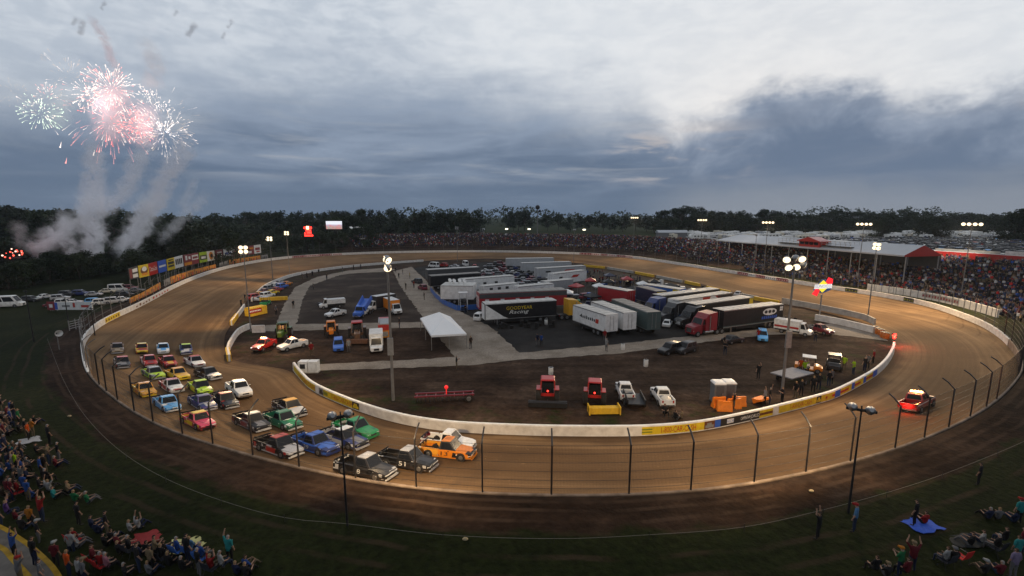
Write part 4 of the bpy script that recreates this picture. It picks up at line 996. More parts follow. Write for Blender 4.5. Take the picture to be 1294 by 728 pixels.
def cart(px, py, face, bodym, roofm, label):
    p = G(px,py); q = G(*face); t = T('utility_cart', label, 'cart', p, math.atan2(q.y-p.y,q.x-p.x))
    mb = MB(); mb.loft([csec(1.5,.6,.35,.75,.02),csec(1.1,.72,.3,.95,.05),csec(.6,.74,.3,1.0,0),csec(.55,.74,.3,.5,0),csec(-1.5,.74,.35,.55,0)]); mb.bx(-1.5,-.4,-.72,.72,.56,.9); mb.build('body', bodym, t)
    mb = MB(); mb.bx(-.4,.15,-.65,.65,.56,.82); mb.bx(-.45,-.33,-.65,.65,.82,1.3); mb.build('seat', BLKV, t)
    mb = MB()
    for x in (.75,-.5):
        for s in (-1,1): mb.tube([(x,s*.66,.6),(x-.1,s*.62,1.95)], .035, 6)
    mb.build('roll_frame', DARKM, t)
    mb = MB(); mb.bx(-.75,.75,-.72,.72,1.95,2.02); mb.build('roof', roofm, t)
    for x in (1.0,-1.0):
        for s in (-1,1): wheel(t, x, s*.7, .32, .24)
    return t
cart(1021,469,(1034,471),PT('orange'),WHITE,'orange crew cart with a white roof hitched to the flatbed'); cart(1053,466,(1054,472),PT('smoke'),PT('smoke'),'dark crew cart beside the people in lime vests')
cart(336,386,(342,383),PT('green'),PT('silver'),'green cart by the inner wall of the left bend'); cart(727,383,(736,388),PT('green'),PT('grey'),'bright green cart in the dark paddock by the yellow cab')
# ---------------------------------------------------------------- haulers, trailers and tents of the pit
ROOFM = mat('pale trailer roof', (.50,.49,.46), .6, .1, .12, 1.2, .4, .35, (.22,.18,.15)); ROOFG = mat('grey trailer roof', (.25,.235,.215), .7, 0, .12, 1.)
def trailer(a, b, m, roof, label, H=4.05, W=2.55, z0=1.05, name='race_trailer', side=-1, end=None, group='race haulers parked in the pit', L=None, skirt=True, awn=None):
    """a, b: photo pixels of the two ends of the side nearest the camera, at the ground (a left, b right)."""
    p, q = P(*a), P(*b); d = q-p; 
    if L: q = p+d.normalized()*L; d = q-p
    Ln = d.length; d.normalize(); n = Vector((-d.y,d.x,0)); c = p+d*Ln/2+n*W/2
    t = T(name, label, 'trailer', c, math.atan2(d.y,d.x), group); h = Ln/2
    mb = MB(); mb.bx(-h,h,-W/2,W/2,z0,H); mb.build('box', m, t)
    mb = MB(); mb.bx(-h+.04,h-.04,-W/2+.04,W/2-.04,H+.003,H+.05)
    for k in range(int(Ln/1.5)): mb.bx(-h+.6+k*1.5,-h+.66+k*1.5,-W/2+.1,W/2-.1,H+.053,H+.085)
    mb.build('roof', roof, t)
    mb = MB()
    for s in (-1,1): mb.bx(-h,h,s*W/2,s*(W/2+.03),H-.12,H+.03); mb.bx(-h,h,s*W/2,s*(W/2+.025),z0,z0+.1)
    mb.build('side_rail', STEEL, t)
    mb = MB(); mb.bx(-h*.55,h*.4,-W/2+.15,W/2-.15,.5,z0-.004); mb.build('belly_box', DARKM, t)
    for x in ((-h+2.0,-h+3.2) if side < 0 else (h-2.0,h-3.2)):
        for s in (-1,1): wheel(t, x, s*(W/2-.2), .5, .34)
    mb = MB(); 
    for s in (-1,1): x = (h-2.4)*(-side); mb.bx(x-.08,x+.08,s*.8-.08,s*.8+.08,.02,z0)
    mb.build('landing_leg', STEEL, t)
    for s in (-1,1):                       # door on each end
        mb = MB(); mb.bx(s*h,s*(h+.015),-W/2+.12,W/2-.12,z0+.15,H-.2); dd = mb.build('end_door', end or m, t)
        mb = MB()
        for y in (-.35,.35): mb.bx(s*(h+.016),s*(h+.045),y-.03,y+.03,z0+.2,H-.25)
        mb.build('lock_bar', STEEL, dd)
    return t, h, W/2
def face(t, h, w, x0, x1, z0, z1, m, name='graphic', both=False, txt=None, off=.004, slant=0.):
    o = None
    for s in ((-1,1) if both else (-1,)):
        mb = MB()
        if txt:
            if s < 0: text_quad(mb, txt, (x0,-w-off,z0), (x1-x0,0,0), (0,0,z1-z0), 0, slant)
            else: text_quad(mb, txt, (x1,w+off,z0), (x0-x1,0,0), (0,0,z1-z0), 0, slant)
        else: mb.bx(x0,x1,s*w,s*(w+off),z0,z1)
        o = mb.build(name, m, t)
    return o
def poly_face(t, w, pts, m, name='graphic', off=.006):
    mb = MB(); mb.add([(x,-w-off,z) for x, z in pts], [tuple(range(len(pts)))]); return mb.build(name, m, t)
def tractor_unit(p, rz, m, label, name='semi_tractor', group=None):
    t = T(name, label, 'truck', p, rz, group)
    mb = MB(); mb.loft([csec(3.3,.85,.55,1.5,.02),csec(3.1,1.0,.5,1.75,.06),csec(1.7,1.12,.5,2.0,.06),csec(1.5,1.15,.5,2.0,0)]); mb.build('hood', m, t)
    cabin(t, frustum(1.75,-.1,1.3,-.1,1.95,3.0,1.15,1.02), m, (.1,.12,.08,.14), False, False)
    mb = MB(); mb.loft([[Vector((x,s*1.22,z)) for s, z in ((-1,.9),(1,.9),(1,zz),(-1,zz))] for x, zz in ((.9,3.0),(.3,3.75),(-1.6,3.95),(-1.65,.9+3.0))]); mb.build('sleeper', m, t)
    mb = MB(); mb.bx(-3.4,1.5,-.45,.45,.6,.95); mb.build('chassis', DARKM, t)
    for s in (-1,1):
        wheel(t, 2.35, s*.98, .5, .32)
        for x in (-1.9,-3.0): wheel(t, x, s*.92, .5, .5)
        mb = MB(); mb.cyl((-.0,s*1.3,.9),(-.0,s*1.3,3.5),.08); mb.build('exhaust_stack', CHROME, t)
        mb = MB(); mb.cyl((.9,s*.95,.75),(-.9,s*.95,.75),.3); mb.build('fuel_tank', CHROME, t)
    mb = MB(); mb.bx(3.2,3.33,-.55,.55,.75,1.5); mb.build('grille', CHROME, t)
    lights(t, 3.2, .78, 1.05, -3.42, .8); return t
M_ = lambda n, c, d=.25: mat('vinyl '+n, c, .4, 0, .08, 1.2, .45, d, (.12,.09,.07))
PW, PB, PG = M_('white',(.68,.68,.67)), mat('vinyl black', (.007,.007,.009), .5, 0, .1, 1.2, .3, .08, (.12,.09,.07)), M_('graphite',(.06,.062,.065)); PR, PBL, PNV, PTL = M_('red',(.33,.015,.02)), M_('blue',(.03,.12,.42)), M_('navy',(.012,.018,.05)), M_('slate green',(.055,.085,.085))
PY = M_('yellow',(.6,.42,.03))
t, h, w = trailer((613,412),(703,405.5), PB, ROOFM, 'black race hauler with yellow and white lettering and white slanted tail', side=1)
poly_face(t, w, [(-h+.1,1.1),(-h+4.6,1.1),(-h+3.6,1.5),(-h+.1,3.9)], WHV); face(t,h,w,-h,h,3.93,4.08,WHV,'roof_stripe',False,None,.034)
face(t,h,w,-h*.42,h*.30,2.72,3.35,YEL,'lettering',False,'GOODYEAR',.012); face(t,h,w,-h*.36,h*.16,1.75,2.6,WHV,'lettering',False,'Racing',.012,.12)
mb = MB(); mb.bx(-h-.05,-h-.02,-1.1,1.1,1.1,3.9); mb.build('tail_panel', WHV, t)
d_ = heading((613,412),(703,405.5)); q_ = P(703,405.5)
tractor_unit(Vector((t.location.x+(h+4.2)*math.cos(d_), t.location.y+(h+4.2)*math.sin(d_), 0)), d_, M_('cab yellow',(.62,.32,.02)), 'yellow semi tractor coupled to the black lettered hauler')
t, h, w = trailer((606,398),(716,392), PR, ROOFG, 'wide red sided hauler with a grey roof, right behind the black lettered one', H=4.4, W=3.4)
face(t,h,w,-h,h,3.3,4.2,PG,'dark_band'); 
for k in range(5): face(t,h,w,-h+1.2+k*3.2,-h+2.0+k*3.2,2.7,3.1,WHV,'side_hatch')
mb = MB()
for k in range(5):
    for j in range(4): mb.bx(-h-.03,-h-.018,-1.5+k*.62+(.3 if j % 2 else 0),-1.5+k*.62+.3+(.3 if j % 2 else 0),1.4+j*.6,1.9+j*.6)
mb.build('chequered_panel', WHV, t)
t, h, w = trailer((723.5,412),(764.5,428), PW, ROOFM, 'white freight trailer with a black and red script mark, seen from its rear corner', H=3.9, group='white freight trailers side by side', side=1)
poly_face(t, w, [(-h*.55,2.4),(-h*.4,2.9),(-h*.38,2.2)], BLKV, 'emblem'); 
for k in range(7): poly_face(t, w, [(-h*.36+k*.55,2.2),(-h*.36+k*.55+.36,2.2),(-h*.36+k*.55+.36,2.62),(-h*.36+k*.55,2.62+.12*(k%3))], BLKV, 'emblem_bar', .007)
poly_face(t, w, [(h*.42,2.05),(h*.6,2.05),(h*.62,2.8),(h*.44,2.8)], REDV, 'emblem')
t, h, w = trailer((746,407),(787,425), PW, ROOFM, 'plain bright white freight trailer beside the one with the script mark', H=3.95, group='white freight trailers side by side', side=1)
t, h, w = trailer((772,404),(817,425), PTL, ROOFG, 'slate green trailer with a pale window panel, behind the white freight trailers', side=1)
face(t,h,w,-h*.7,h*.0,2.6,3.5,M_('pale blue grey',(.18,.21,.24)),'window_panel')
# hauler row on the right
t, h, w = trailer((913,422.5),(988,412), PB, ROOFM, 'black race hauler with a white oval and blue script, pulled by the maroon semi', side=1)
mb = MB(); ov = [(h*.52+1.75*math.cos(a),-w-.008,3.0+.62*math.sin(a)) for a in [2*math.pi*i/28 for i in range(28)]]; mb.add(ov,[tuple(range(28))]); o = mb.build('oval_emblem', WHV, t)
mb = MB()
for k in range(3): mb.add([(h*.52-.95+k*.95+.4*math.cos(a),-w-.012,3.0+.3*math.sin(a)) for a in [2*math.pi*i/16 for i in range(16)]],[tuple(range(16))])
mb.build('emblem_mark', BLKV, o)
mb = MB()
for k in range(8): x = h*.52-2.0+k*.5; mb.add([(x,-w-.008,1.75),(x+.36,-w-.008,1.75),(x+.44,-w-.008,2.22+.1*(k%2)),(x+.1,-w-.008,2.22)],[(0,1,2,3)])
mb.build('script_mark', BLUV, t)
for k in range(2):
    for j in range(2): poly_face(t, w, [(h-1.0+k*.42,2.95+j*.42),(h-.64+k*.42,2.95+j*.42),(h-.58+k*.42,3.3+j*.42),(h-.94+k*.42,3.3+j*.42)], WHV, 'number_panel')
face(t,h,w,-h,h,1.15,1.3,PTL,'side_stripe')
d_ = heading((988,412),(913,422.5)); 
tractor_unit(Vector((t.location.x+(h+3.0)*math.cos(d_), t.location.y+(h+3.0)*math.sin(d_), 0)), d_, M_('cab maroon',(.20,.012,.02)), 'maroon semi tractor in front of the black hauler with the oval emblem')
t, h, w = trailer((878,413),(950,401), PB, ROOFM, 'black hauler with a yellow rounded tail, second row behind the maroon semi', side=1)
poly_face(t, w, [(h-1.6,1.1),(h-.05,1.1),(h-.05,3.9),(h-1.1,3.9)], YEL); 
t, h, w = trailer((856,406),(924,394), PW, ROOFM, 'white hauler with red corner flashes and a black tail, third row behind the maroon semi', side=1)
poly_face(t, w, [(-h*.1,1.1),(h*.15,3.95),(-h*.15,3.95)], REDV); poly_face(t, w, [(h*.5,1.1),(h-.02,1.1),(h-.02,3.9),(h*.4,3.9)], BLKV); poly_face(t, w, [(h*.3,3.95),(h*.5,3.95),(h*.62,2.4)], REDV)
t, h, w = trailer((835,399),(908,388), PB, ROOFM, 'black hauler with a pale roof, farthest row behind the maroon semi', side=1)
for k, (x, y, m, lab) in enumerate([(874,413,'black','black semi tractor ahead of the yellow-tailed hauler'),(850,407,'smoke','dark semi tractor with a white bonnet before the red-flashed hauler'),(827,400,'navy','navy semi tractor in front of the farthest black hauler')]):
    tractor_unit(P(x,y), d_, PT(m), lab)
t, h, w = trailer((812,381),(845,387), PBL, ROOFM, 'blue hauler with a yellow tail beside the spectators in the pit', side=1, L=9.5)
poly_face(t, w, [(h-2.6,1.1),(h-.05,1.1),(h-.05,3.9),(h-1.6,3.9)], YEL)
t, h, w = trailer((803,384),(822,390), PNV, ROOFG, 'dark hauler with a yellow and white rear end in front of the blue one', side=1, L=7.5, end=PY)
t, h, w = trailer((755,384),(793,392), PR, ROOFM, 'red hauler with a white canopy roof, open side crowded with parts', side=1, L=8.5)
# television compound
t, h, w = trailer((557,384),(596,384.5), PW, ROOFM, 'white television trailer with a stair ramp inside the blue fence', H=4.2, group='television trailers', L=7.5, W=5.5)
mb = MB()
for x, y in ((-2.5,1),(-1.4,.4),(-.2,.9),(1.1,.2)): mb.tube([(x,y,4.25),(x,y,4.7),(x+.3,y-.3,5.0)], [.12,.12,.5], 10)
mb.build('satellite_dish', WHITE, t)
st = T('stair_ramp','dark stair ramp with a white awning in front of the television trailer','stairs',P(586,391.5),heading((584,380),(587,393)))
mb = MB()
for k in range(8): mb.bx(-2.6+k*.62,-1.98+k*.62,-.7,.7,max(.02,2.0-k*.25-.08),2.0-k*.25)
mb.build('tread', DARKM, st); mb = MB()
for s in (-1,1): mb.tube([(-2.6,s*.72,3.0),(2.4,s*.72,1.0)],.04,6); mb.tube([(-2.6,s*.72,0),(-2.6,s*.72,3.0)],.04,6); mb.tube([(2.4,s*.72,0),(2.4,s*.72,1.0)],.04,6)
mb.build('handrail', STEEL, st); mb = MB(); mb.bx(-3.2,-1.9,-1.0,1.0,3.3,3.4); 
for s in (-1,1):
    mb.bx(-3.15,-3.1,s*.95-.03,s*.95+.03,0,3.3); mb.bx(-1.98,-1.93,s*.95-.03,s*.95+.03,0,3.3)
mb.build('awning', WHITE, st)
fp = Path([P(544,368),P(550,376),P(560,385),P(578,393),P(605,391)],.8,False); mb = MB(); strip(mb, fp, 0, fp.L, .05, 1.15, 0, 0, 1., .03)
bf = T('crowd_fence','blue banner fence round the television trailers','fence',fp.at(0)[0]); part(mb,'banner',PBL,bf); mb = MB()
for k in range(14): p = fp.at(fp.L*k/13)[0]; mb.cyl(p, p+Vector((0,0,1.25)), .03, None, 6)
part(mb,'post',STEEL,bf)
for (a, b, m, rf, lab, H_, L_) in [((586,373),(650,367),PW,ROOFM,'long white television trailer behind the one with the stair ramp',4.0,None),
  ((545,367),(608,362),PB,ROOFG,'black trailer with a pale grey roof behind the television compound',3.9,None),((541,358),(606,353.5),PG,ROOFM,'grey roofed trailer with dark side, farther up the main road',4.0,None),
  ((655,382),(700,377),PW,ROOFM,'white hauler behind the red sided one, half hidden',3.6,None),((612,380),(656,375),PW,ROOFM,'white equipment trailer squeezed behind the red sided hauler',3.4,None),
  ((700,365),(741,359),PW,ROOFM,'white hauler with a small red flash and black door, by the pit crowd',4.1,None),((680,356),(740,351.5),M_('light silver',(.38,.39,.4)),ROOFM,'pale roofed hauler behind the one with the red flash',4.0,None),
  ((660,347.5),(722,345.5),M_('light silver',(.38,.39,.4)),ROOFM,'pale roofed hauler close to the far inner wall',4.0,None),((640,340.5),(700,339.5),M_('light silver',(.38,.39,.4)),ROOFM,'pale roofed hauler farthest away at the far inner wall',4.0,None),
  ((690,372),(716,369),M_('silver',(.3,.31,.32)),ROOFM,'silver support trailer between white haulers',3.2,9)]:
    t, h, w = trailer(a, b, m, rf, lab, H=H_, L=L_)
    if 'red flash' in lab: poly_face(t, w, [(h*.0,2.5),(h*.4,2.5),(h*.55,3.2),(h*.15,3.2)], REDV); face(t,h,w,-h*.7,-h*.5,2.6,3.1,BLKV,'window')
    elif m is PW:
        for k in range(3): face(t,h,w,-h*.7+k*h*.45,-h*.7+k*h*.45+.9,2.3,2.9,BLKV,'window')
# white tent
a, b_, c2 = P(545,424,2.3), P(589.5,421.5,2.3), P(531,402,2.3); dd = c2+b_-a
cen = (a+b_+c2+dd)/4; t = T('event_tent','white frame tent with a peaked roof at the fork of the main road','tent',Vector((cen.x,cen.y,0)))
mb = MB(); r1, r2 = (a+c2)/2*.0+cen+(c2-a)*.18+Vector((0,0,1.75)), cen-(c2-a)*.18+Vector((0,0,1.75)); e = [a, b_, dd, c2]
mb.add(e+[r1,r2]+[p-Vector((0,0,.28)) for p in e], [(0,1,5),(1,2,4,5),(2,3,4),(3,0,5,4),(0,6,7,1),(1,7,8,2),(2,8,9,3),(3,9,6,0)]); part(mb,'canopy',mat('white tent vinyl', (.78,.78,.77), .5, 0, .03, .6),t)
for k, p in enumerate(e+[(e[i]+e[(i+1)%4])/2 for i in range(4)]):
    mb = MB(); mb.cyl((p.x,p.y,0),(p.x,p.y,p.z-.28),.05,None,8); part(mb,'leg',STEEL,t)
for k, (x, y) in enumerate([(548,420),(566,418),(577,419)]):
    o = T('folding_table', 'folding table under the white tent, '+['by its road corner','in its middle','at its right corner'][k], 'table', P(x,y), .3*k); mb = MB(); mb.bx(-.9,.9,-.38,.38,.7,.74); mb.build('top', PT('cream'), o); 
    for sx in (-.8,.8):
        for sy in (-.3,.3): mb = MB(); mb.cyl((sx,sy,0),(sx,sy,.7),.025,None,6); mb.build('leg', STEEL, o)
# portable toilets, orange barrier panels, bins, generator
for k, (x, y) in enumerate([(906,508),(919,507)]):
    o = T('portable_toilet','grey portable toilet with a white domed roof, '+('closer to the orange barriers' if k == 0 else 'right beside its twin, nearer the flatbed'),'toilet',P(x,y),-1.6)
    mb = MB(); mb.bx(-.58,.58,-.58,.58,.1,2.15); mb.build('body', mat('grey plastic', (.12,.13,.135), .5), o); mb = MB(); mb.loft([[Vector((u*.62*s_,v*.62*s_,z)) for u, v in ((-1,-1),(1,-1),(1,1),(-1,1))] for z, s_ in ((2.15,1),(2.25,1),(2.4,.8),(2.47,.4))]); mb.build('roof', WHITE, o)
    mb = MB(); mb.bx(.58,.6,-.42,.42,.2,2.0); dr = mb.build('door', mat('dark grey plastic', (.07,.075,.08), .5), o); mb = MB(); mb.bx(.6,.64,.25,.33,1.0,1.2); mb.build('handle', STEEL, dr); mb = MB(); mb.bx(-.62,.62,-.62,.62,0,.1); mb.build('base', BLKV, o)
OR = mat('orange plastic', (.5,.14,.02)); ORB = mat('bright orange plastic', (.75,.20,.015), .5, 0, .12, 3, .3, .2)
for k, (x, y, r, l) in enumerate([(908,514,.2,'behind the dark near figure by the toilets'),(915,519,-.1,'lowest, closest to the near wall'),(927,516,.15,'third of the cluster, toward the flatbed'),(933,513,.05,'at the end of the cluster'),(956,508,.5,'tipped over alone')]):
    mb = MB(); mb.loft([[Vector((u*x_,v*.28*y_,z)) for u, v in ((-1,-1),(1,-1),(1,1),(-1,1))] for z, x_, y_ in ((0,.75,1.),(.25,.75,.95),(.5,.74,.45),(1.05,.74,.35))]); mb.bx(-.7,-.2,-.05,.05,1.05,1.12)
    o = mb.build('plastic_barrier', ORB, None, False, P(x,y)); o.rotation_euler = (1.2 if k == 4 else 0,0,r)
    if k == 4: o.location.z = .28
    tag(o,'orange plastic water barrier, '+l,'barrier','orange plastic barriers by the toilets')
for k, (x, y, l) in enumerate([(696,473,'white drum standing on the dirt above the red tractor'),(816,463,'white drum on the dirt below the two black cars'),(787,442,'white drum at the edge of the cross road'),(690,410,'white drum beside the black lettered hauler'),(323,380,'white drum beside the yellow container')]):
    mb = MB(); mb.tube([(0,0,0),(0,0,.02),(0,0,.3),(0,0,.33),(0,0,.6),(0,0,.63),(0,0,.92)], [.29,.3,.3,.315,.3,.3,.29], 14); o = mb.build('waste_drum', WHITE, None, False, P(x,y)); tag(o,l,'drum','white waste drums')
    mb = MB(); mb.tube([(0,0,.90),(0,0,.925)], [.27,.25], 12); mb.build('lid', BLKV, o)
o = T('generator_box','pair of white electrical cabinets behind the start of the yellow banner wall','cabinet',P(391,470),.05)
for k in range(2):
    mb = MB(); mb.bx(-1.2+k*1.25,-.05+k*1.25,-.5,.5,.1,1.5); mb.build('cabinet', WHITE, o)
mb = MB(); mb.bx(-.95,-.3,-.515,-.5,.6,1.2); mb.build('vent', BLKV, o); mb = MB(); mb.bx(-1.3,1.3,-.55,.55,0,.1); mb.build('plinth', RAWC, o)
# yellow container with the red sign on the left bend, show cars and plants
t = T('sign_container','yellow open-ended container with a red sign, on the left bend','container',P(324,398),heading((318,398),(336,394))); t.scale = (.72,.72,.75)
mb = MB(); mb.bx(-2.6,2.6,-1.2,-1.1,.1,2.3); mb.bx(-2.6,2.6,1.1,1.2,.1,2.3); mb.bx(-2.6,2.6,-1.1,1.1,.1,.2); mb.bx(-2.6,-2.5,-1.1,1.1,.2,2.3); mb.bx(-2.6,2.6,-1.1,1.1,2.2,2.3); mb.build('shell', YELB, t)
mb = MB(); mb.bx(-3.2,.8,-1.26,-1.21,.9,2.0); o = mb.build('sign', PT('red'), t); mb = MB(); 
for k in range(7): mb.bx(-2.9+k*.5,-2.55+k*.5,-1.268,-1.261,1.25,1.65)
mb.build('lettering', WHV, o)
SC = ['red','silver','amber','white','maroon','yellow','grey','red','white','blue','silver','orange']
for k in range(12):
    f_ = k/11; x = 326+34*f_+(3 if k % 2 else -3); y = 379-21*f_+(2.5 if k % 2 else -1)
    car('sedan' if k % 3 else 'suv', x, y, 1.2+.3*f_, SC[k], SC[k]+' show car, '+['nearest in the line by the yellow container','second in the inner wall line','third along the inner wall','fourth in the line, near the thin pole','fifth in the inner wall line','sixth of the line','seventh of the line','eighth of the line','ninth of the line, half hidden','tenth, toward the far bend','next to last in the wall line','last of the line by the far bend'][k], 'show cars lined up at the inner wall')
mb = MB(); mb.bx(-3,3,-.4,.4,.1,.9); o = mb.build('foam_block', YELB, None, False, P(346,380)); o.rotation_euler = (0,0,heading((335,380),(357,379))); tag(o,'long yellow foam block in front of the parked show cars','barrier')
# dark cars packed in the pit between the haulers
n = 0; used = []
for row in range(11):
    for k in range(11):
        x = 602+row*1.2+k*10+rnd.uniform(-2,2)+(5 if row % 2 else 0); y = 364-row*2.9+rnd.uniform(-.6,.6)
        if x > 704-row*1.5 or x < 606+row*1.0 or (y > 356 and x < 655): continue
        col = rnd.choice(['black','smoke','black','navy','smoke','grey','silver','white','maroon','black']); kd = rnd.choice(['suv','suv','sedan'])
        car(kd, x, y, rnd.choice([.0,.1,3.1,1.6])+rnd.uniform(-.2,.2), col, f"{'dark' if col in ('black','smoke','navy') else col} {'estate' if kd=='suv' else 'saloon'} packed among the pit vehicles behind the white trailers", 'cars packed in the pit behind the white trailers'); n += 1
for x, y, k, col, lab in [(548,338,'van','white','white van by the far inner wall, left of the pit'),(560,337,'suv','red','red car by the far inner wall'),(574,338,'sedan','silver','silver car by the far inner wall'),(588,336,'van','white','white van next to the pit crowd at the far wall'),(600,339,'suv','red','red car right of the far white van'),(534,366,'suv','maroon','maroon car at the main road edge by the blue fence'),
   (527,358,'suv','smoke','dark car at the main road edge, farther up'),(607,404,'suv','white','white car nosing out behind the black lettered hauler'),(722,394,'suv','silver','silver car in the dark gap right of the red hauler'),(742,378,'suv','maroon','maroon car in the middle of the pit'),(775,398,'suv','navy','navy car beside the slate green trailer'),(838,405,'suv','silver','silver race car bonnet in front of the dark semis'),(843,412,'sedan','white','white and black car nearest the slate trailer'),(812,376,'suv','smoke','dark car by the blue hauler'),(876,372,'suv','grey','grey cart near the far barrier'),(862,369,'suv','silver','silver utility truck near the far barrier'),(933,374,'sedan','silver','silver car by the far yellow barrier'),(413,387,'suv','black','black cart by the ring road')]:
    car(k, x, y, rnd.uniform(0,3), col, lab)
# pit clutter: canopies, tool carts, tyre stacks
def canopy(x, y, w, l, m, label):
    t = T('canopy_tent', label, 'canopy', P(x,y,.02), rnd.uniform(-.2,.9), 'work canopies between the haulers'); mb = MB(); mb.add([(-w,-l,2.2),(w,-l,2.2),(w,l,2.2),(-w,l,2.2),(0,0,3.0)]+[(a*w,b*l,1.95) for a, b in ((-1,-1),(1,-1),(1,1),(-1,1))],[(0,1,4),(1,2,4),(2,3,4),(3,0,4),(0,5,6,1),(1,6,7,2),(2,7,8,3),(3,8,5,0)]); mb.build('canopy', m, t)
    for a in (-1,1):
        for b in (-1,1): mb = MB(); mb.cyl((a*w*.97,b*l*.97,0),(a*w*.97,b*l*.97,2.0),.03,None,6); mb.build('leg', STEEL, t)
for k, (x, y, m, c) in enumerate([(746,364,PR,'red'),(757,372,WHITE,'white'),(769,366,PB,'black'),(783,378,PBL,'blue'),(800,376,PB,'black'),(812,369,WHITE,'white'),(833,377,PNV,'navy'),(846,372,PB,'black'),(748,386,PB,'black'),(728,372,PR,'red'),(716,381,WHITE,'white'),(826,366,PB,'black'),(792,362,PR,'red'),(770,357,PNV,'navy')]):
    canopy(x, y, 1.5, 1.5, m, c+' work canopy in the crowded middle of the pit, '+['behind the red hauler','beside the red hauler front','next to the blue tent','before the slate trailer','beside the blue hauler','behind the dark hauler','amid the black semis','nearest the far barrier','between yellow cab and red hauler','beside the bright green cart','behind the yellow cab','close to the far barrier carts','in front of the far barrier','at the pit crowd edge'][k])
def toolcart(x, y, m, c, k):
    t = T('tool_cart', c+' pit tool cart among the haulers', 'tool cart', P(x,y,.02), rnd.uniform(0,3), 'pit tool carts'); mb = MB(); mb.bx(-.8,.8,-.45,.45,.2,1.25); mb.bx(-.8,-.1,-.45,.45,1.253,1.7); mb.build('cabinet', m, t); mb = MB()
    for z in (.45,.72,.98): mb.bx(-.7,.7,-.47,-.452,z-.1,z+.1)
    mb.build('drawer', DARKM, t)
    for a in (-.6,.6): mb = MB(); mb.tube([(a,-.4,.12),(a,.4,.12)],.12,8); mb.build('wheel', RUBBER, t)
def tyrestack(x, y):
    mb = MB(); n = rnd.randint(2,4)
    for q in range(n): mb.tube([(0,0,.02+q*.29),(0,0,.06+q*.29),(0,0,.24+q*.29),(0,0,.28+q*.29)],[.27,.35,.35,.27],12)
    o = mb.build('tyre_stack', RUBBER, None, False, P(x,y,.02)); tag(o,'stack of black race tyres among the haulers','tyre stack','tyre stacks in the pit')
for k in range(46):
    x, y = rnd.uniform(700,905), rnd.uniform(360,415); 
    if y > 392+ (x-700)*.03 and x < 840: x = rnd.uniform(830,905)
    if k % 2: toolcart(x, y, *rnd.choice([(PR,'red'),(PB,'black'),(PBL,'blue'),(PW,'white'),(PNV,'navy')]), k)
    else: tyrestack(x, y)
for k in range(16): tyrestack(rnd.uniform(625,700), rnd.uniform(408,414)+2)
# fuel sign
b = P(1035,404); zt = Q(1037,362,b.y).z
t = T('fuel_sign','tall lit sign with a yellow diamond, red arrow ends and white name on a pole','sign',b)
mb = MB(); mb.cyl((0,0,0),(0,0,zt-1.6),.13); mb.build('pole', STEEL, t)
S = 1.0; f_ = lambda pts, y0, y1: MB().loft([[Vector((x*S,y0,zt+z*S)) for x, z in pts],[Vector((x*S,y1,zt+z*S)) for x, z in pts]])
f_([(-1.75,-.75),(-.2,1.35),(.55,1.35),(1.9,.7),(1.6,-.7),(.2,-1.35),(-.4,-1.2)], .06, .14).build('back_panel', PT('blue'), t)
f_([(-1.15,0),(.05,1.2),(1.2,.05),(.0,-1.15)], -.1, .05).build('diamond_panel', emis('lit yellow sign face', (1.,.8,.05), .95), t)
e_ = emis('lit red sign face', (1.,.02,.03), 1.1)
f_([(.55,.85),(.95,1.75),(1.75,1.45),(1.75,.6),(1.2,.25)], -.12, .05).build('arrow', e_, t); f_([(-.55,-.8),(-1.0,-1.9),(-1.9,-1.5),(-1.5,-.9),(-1.2,-.3)], -.12, .05).build('arrow', e_, t)
f_([(-1.65,-.48),(-1.6,.36),(1.65,.5),(1.7,-.3)], -.13, -.11).build('name_panel', emis('lit white sign face', (1.,.98,.95), .8), t)
mb = MB(); text_quad(mb, 'SUNOCO', (-1.5,-.14,zt-.3), (3.05,0,.12), (0,0,.58)); mb.build('lettering', PT('blue'), t)
# ---------------------------------------------------------------- billboards and banners of the first bend
def on_ring_px(px, d, near=False):
    th = th_at_px(px, d, near); return ring(th, d), th
def panel(name, cat, a, b, z0a, z1a, z0b, z1b, m, label, group, th=.12, legs=True):
    """upright panel between ground points a (left) and b (right) with bottom/top heights at each end."""
    d = (b-a); d.z = 0; d.normalize(); n = Vector((d.y,-d.x,0))
    t = T(name, label, cat, (a+b)/2, 0, group); g = lambda p, z, o: Vector((p.x,p.y,z))+n*o
    mb = MB(); mb.loft([[g(a,z0a,0),g(a,z0a,th),g(a,z1a,th),g(a,z1a,0)],[g(b,z0b,0),g(b,z0b,th),g(b,z1b,th),g(b,z1b,0)]]); part(mb,'panel',m,t)
    if legs:
        for p, z in ((a+d*.5,z1a),(b-d*.5,z1b)): mb = MB(); mb.cyl((p.x,p.y,tz(p.x,p.y)-.2),(p.x,p.y,z-.1),.09,None,6); part(mb,'post',POLEM,t)
    def q(u0, u1, v0, v1, m2, txt=None, nm='graphic', off=.006, oval=False, up=None):
        P_ = lambda u, v: (g(a,z0a,th+off)*(1-u)+g(b,z0b,th+off)*u)*(1-v)+(g(a,z1a,th+off)*(1-u)+g(b,z1b,th+off)*u)*v
        mb = MB()
        if txt: text_quad(mb, txt, P_(u0,v0), P_(u1,v0)-P_(u0,v0), P_(u0,v1)-P_(u0,v0))
        elif oval: mb.add([P_((u0+u1)/2+(u1-u0)/2*math.cos(k*.3927),(v0+v1)/2+(v1-v0)/2*math.sin(k*.3927)) for k in range(16)],[tuple(range(16))])
        else: mb.quad(P_(u0,v0),P_(u1,v0),P_(u1,v1),P_(u0,v1))
        return part(mb, nm, m2, t)
    return q
BE = [164.6,177,189.3,201,212,222,233,243,252.6,262.5,273,283,294,304,312.8,322,331]
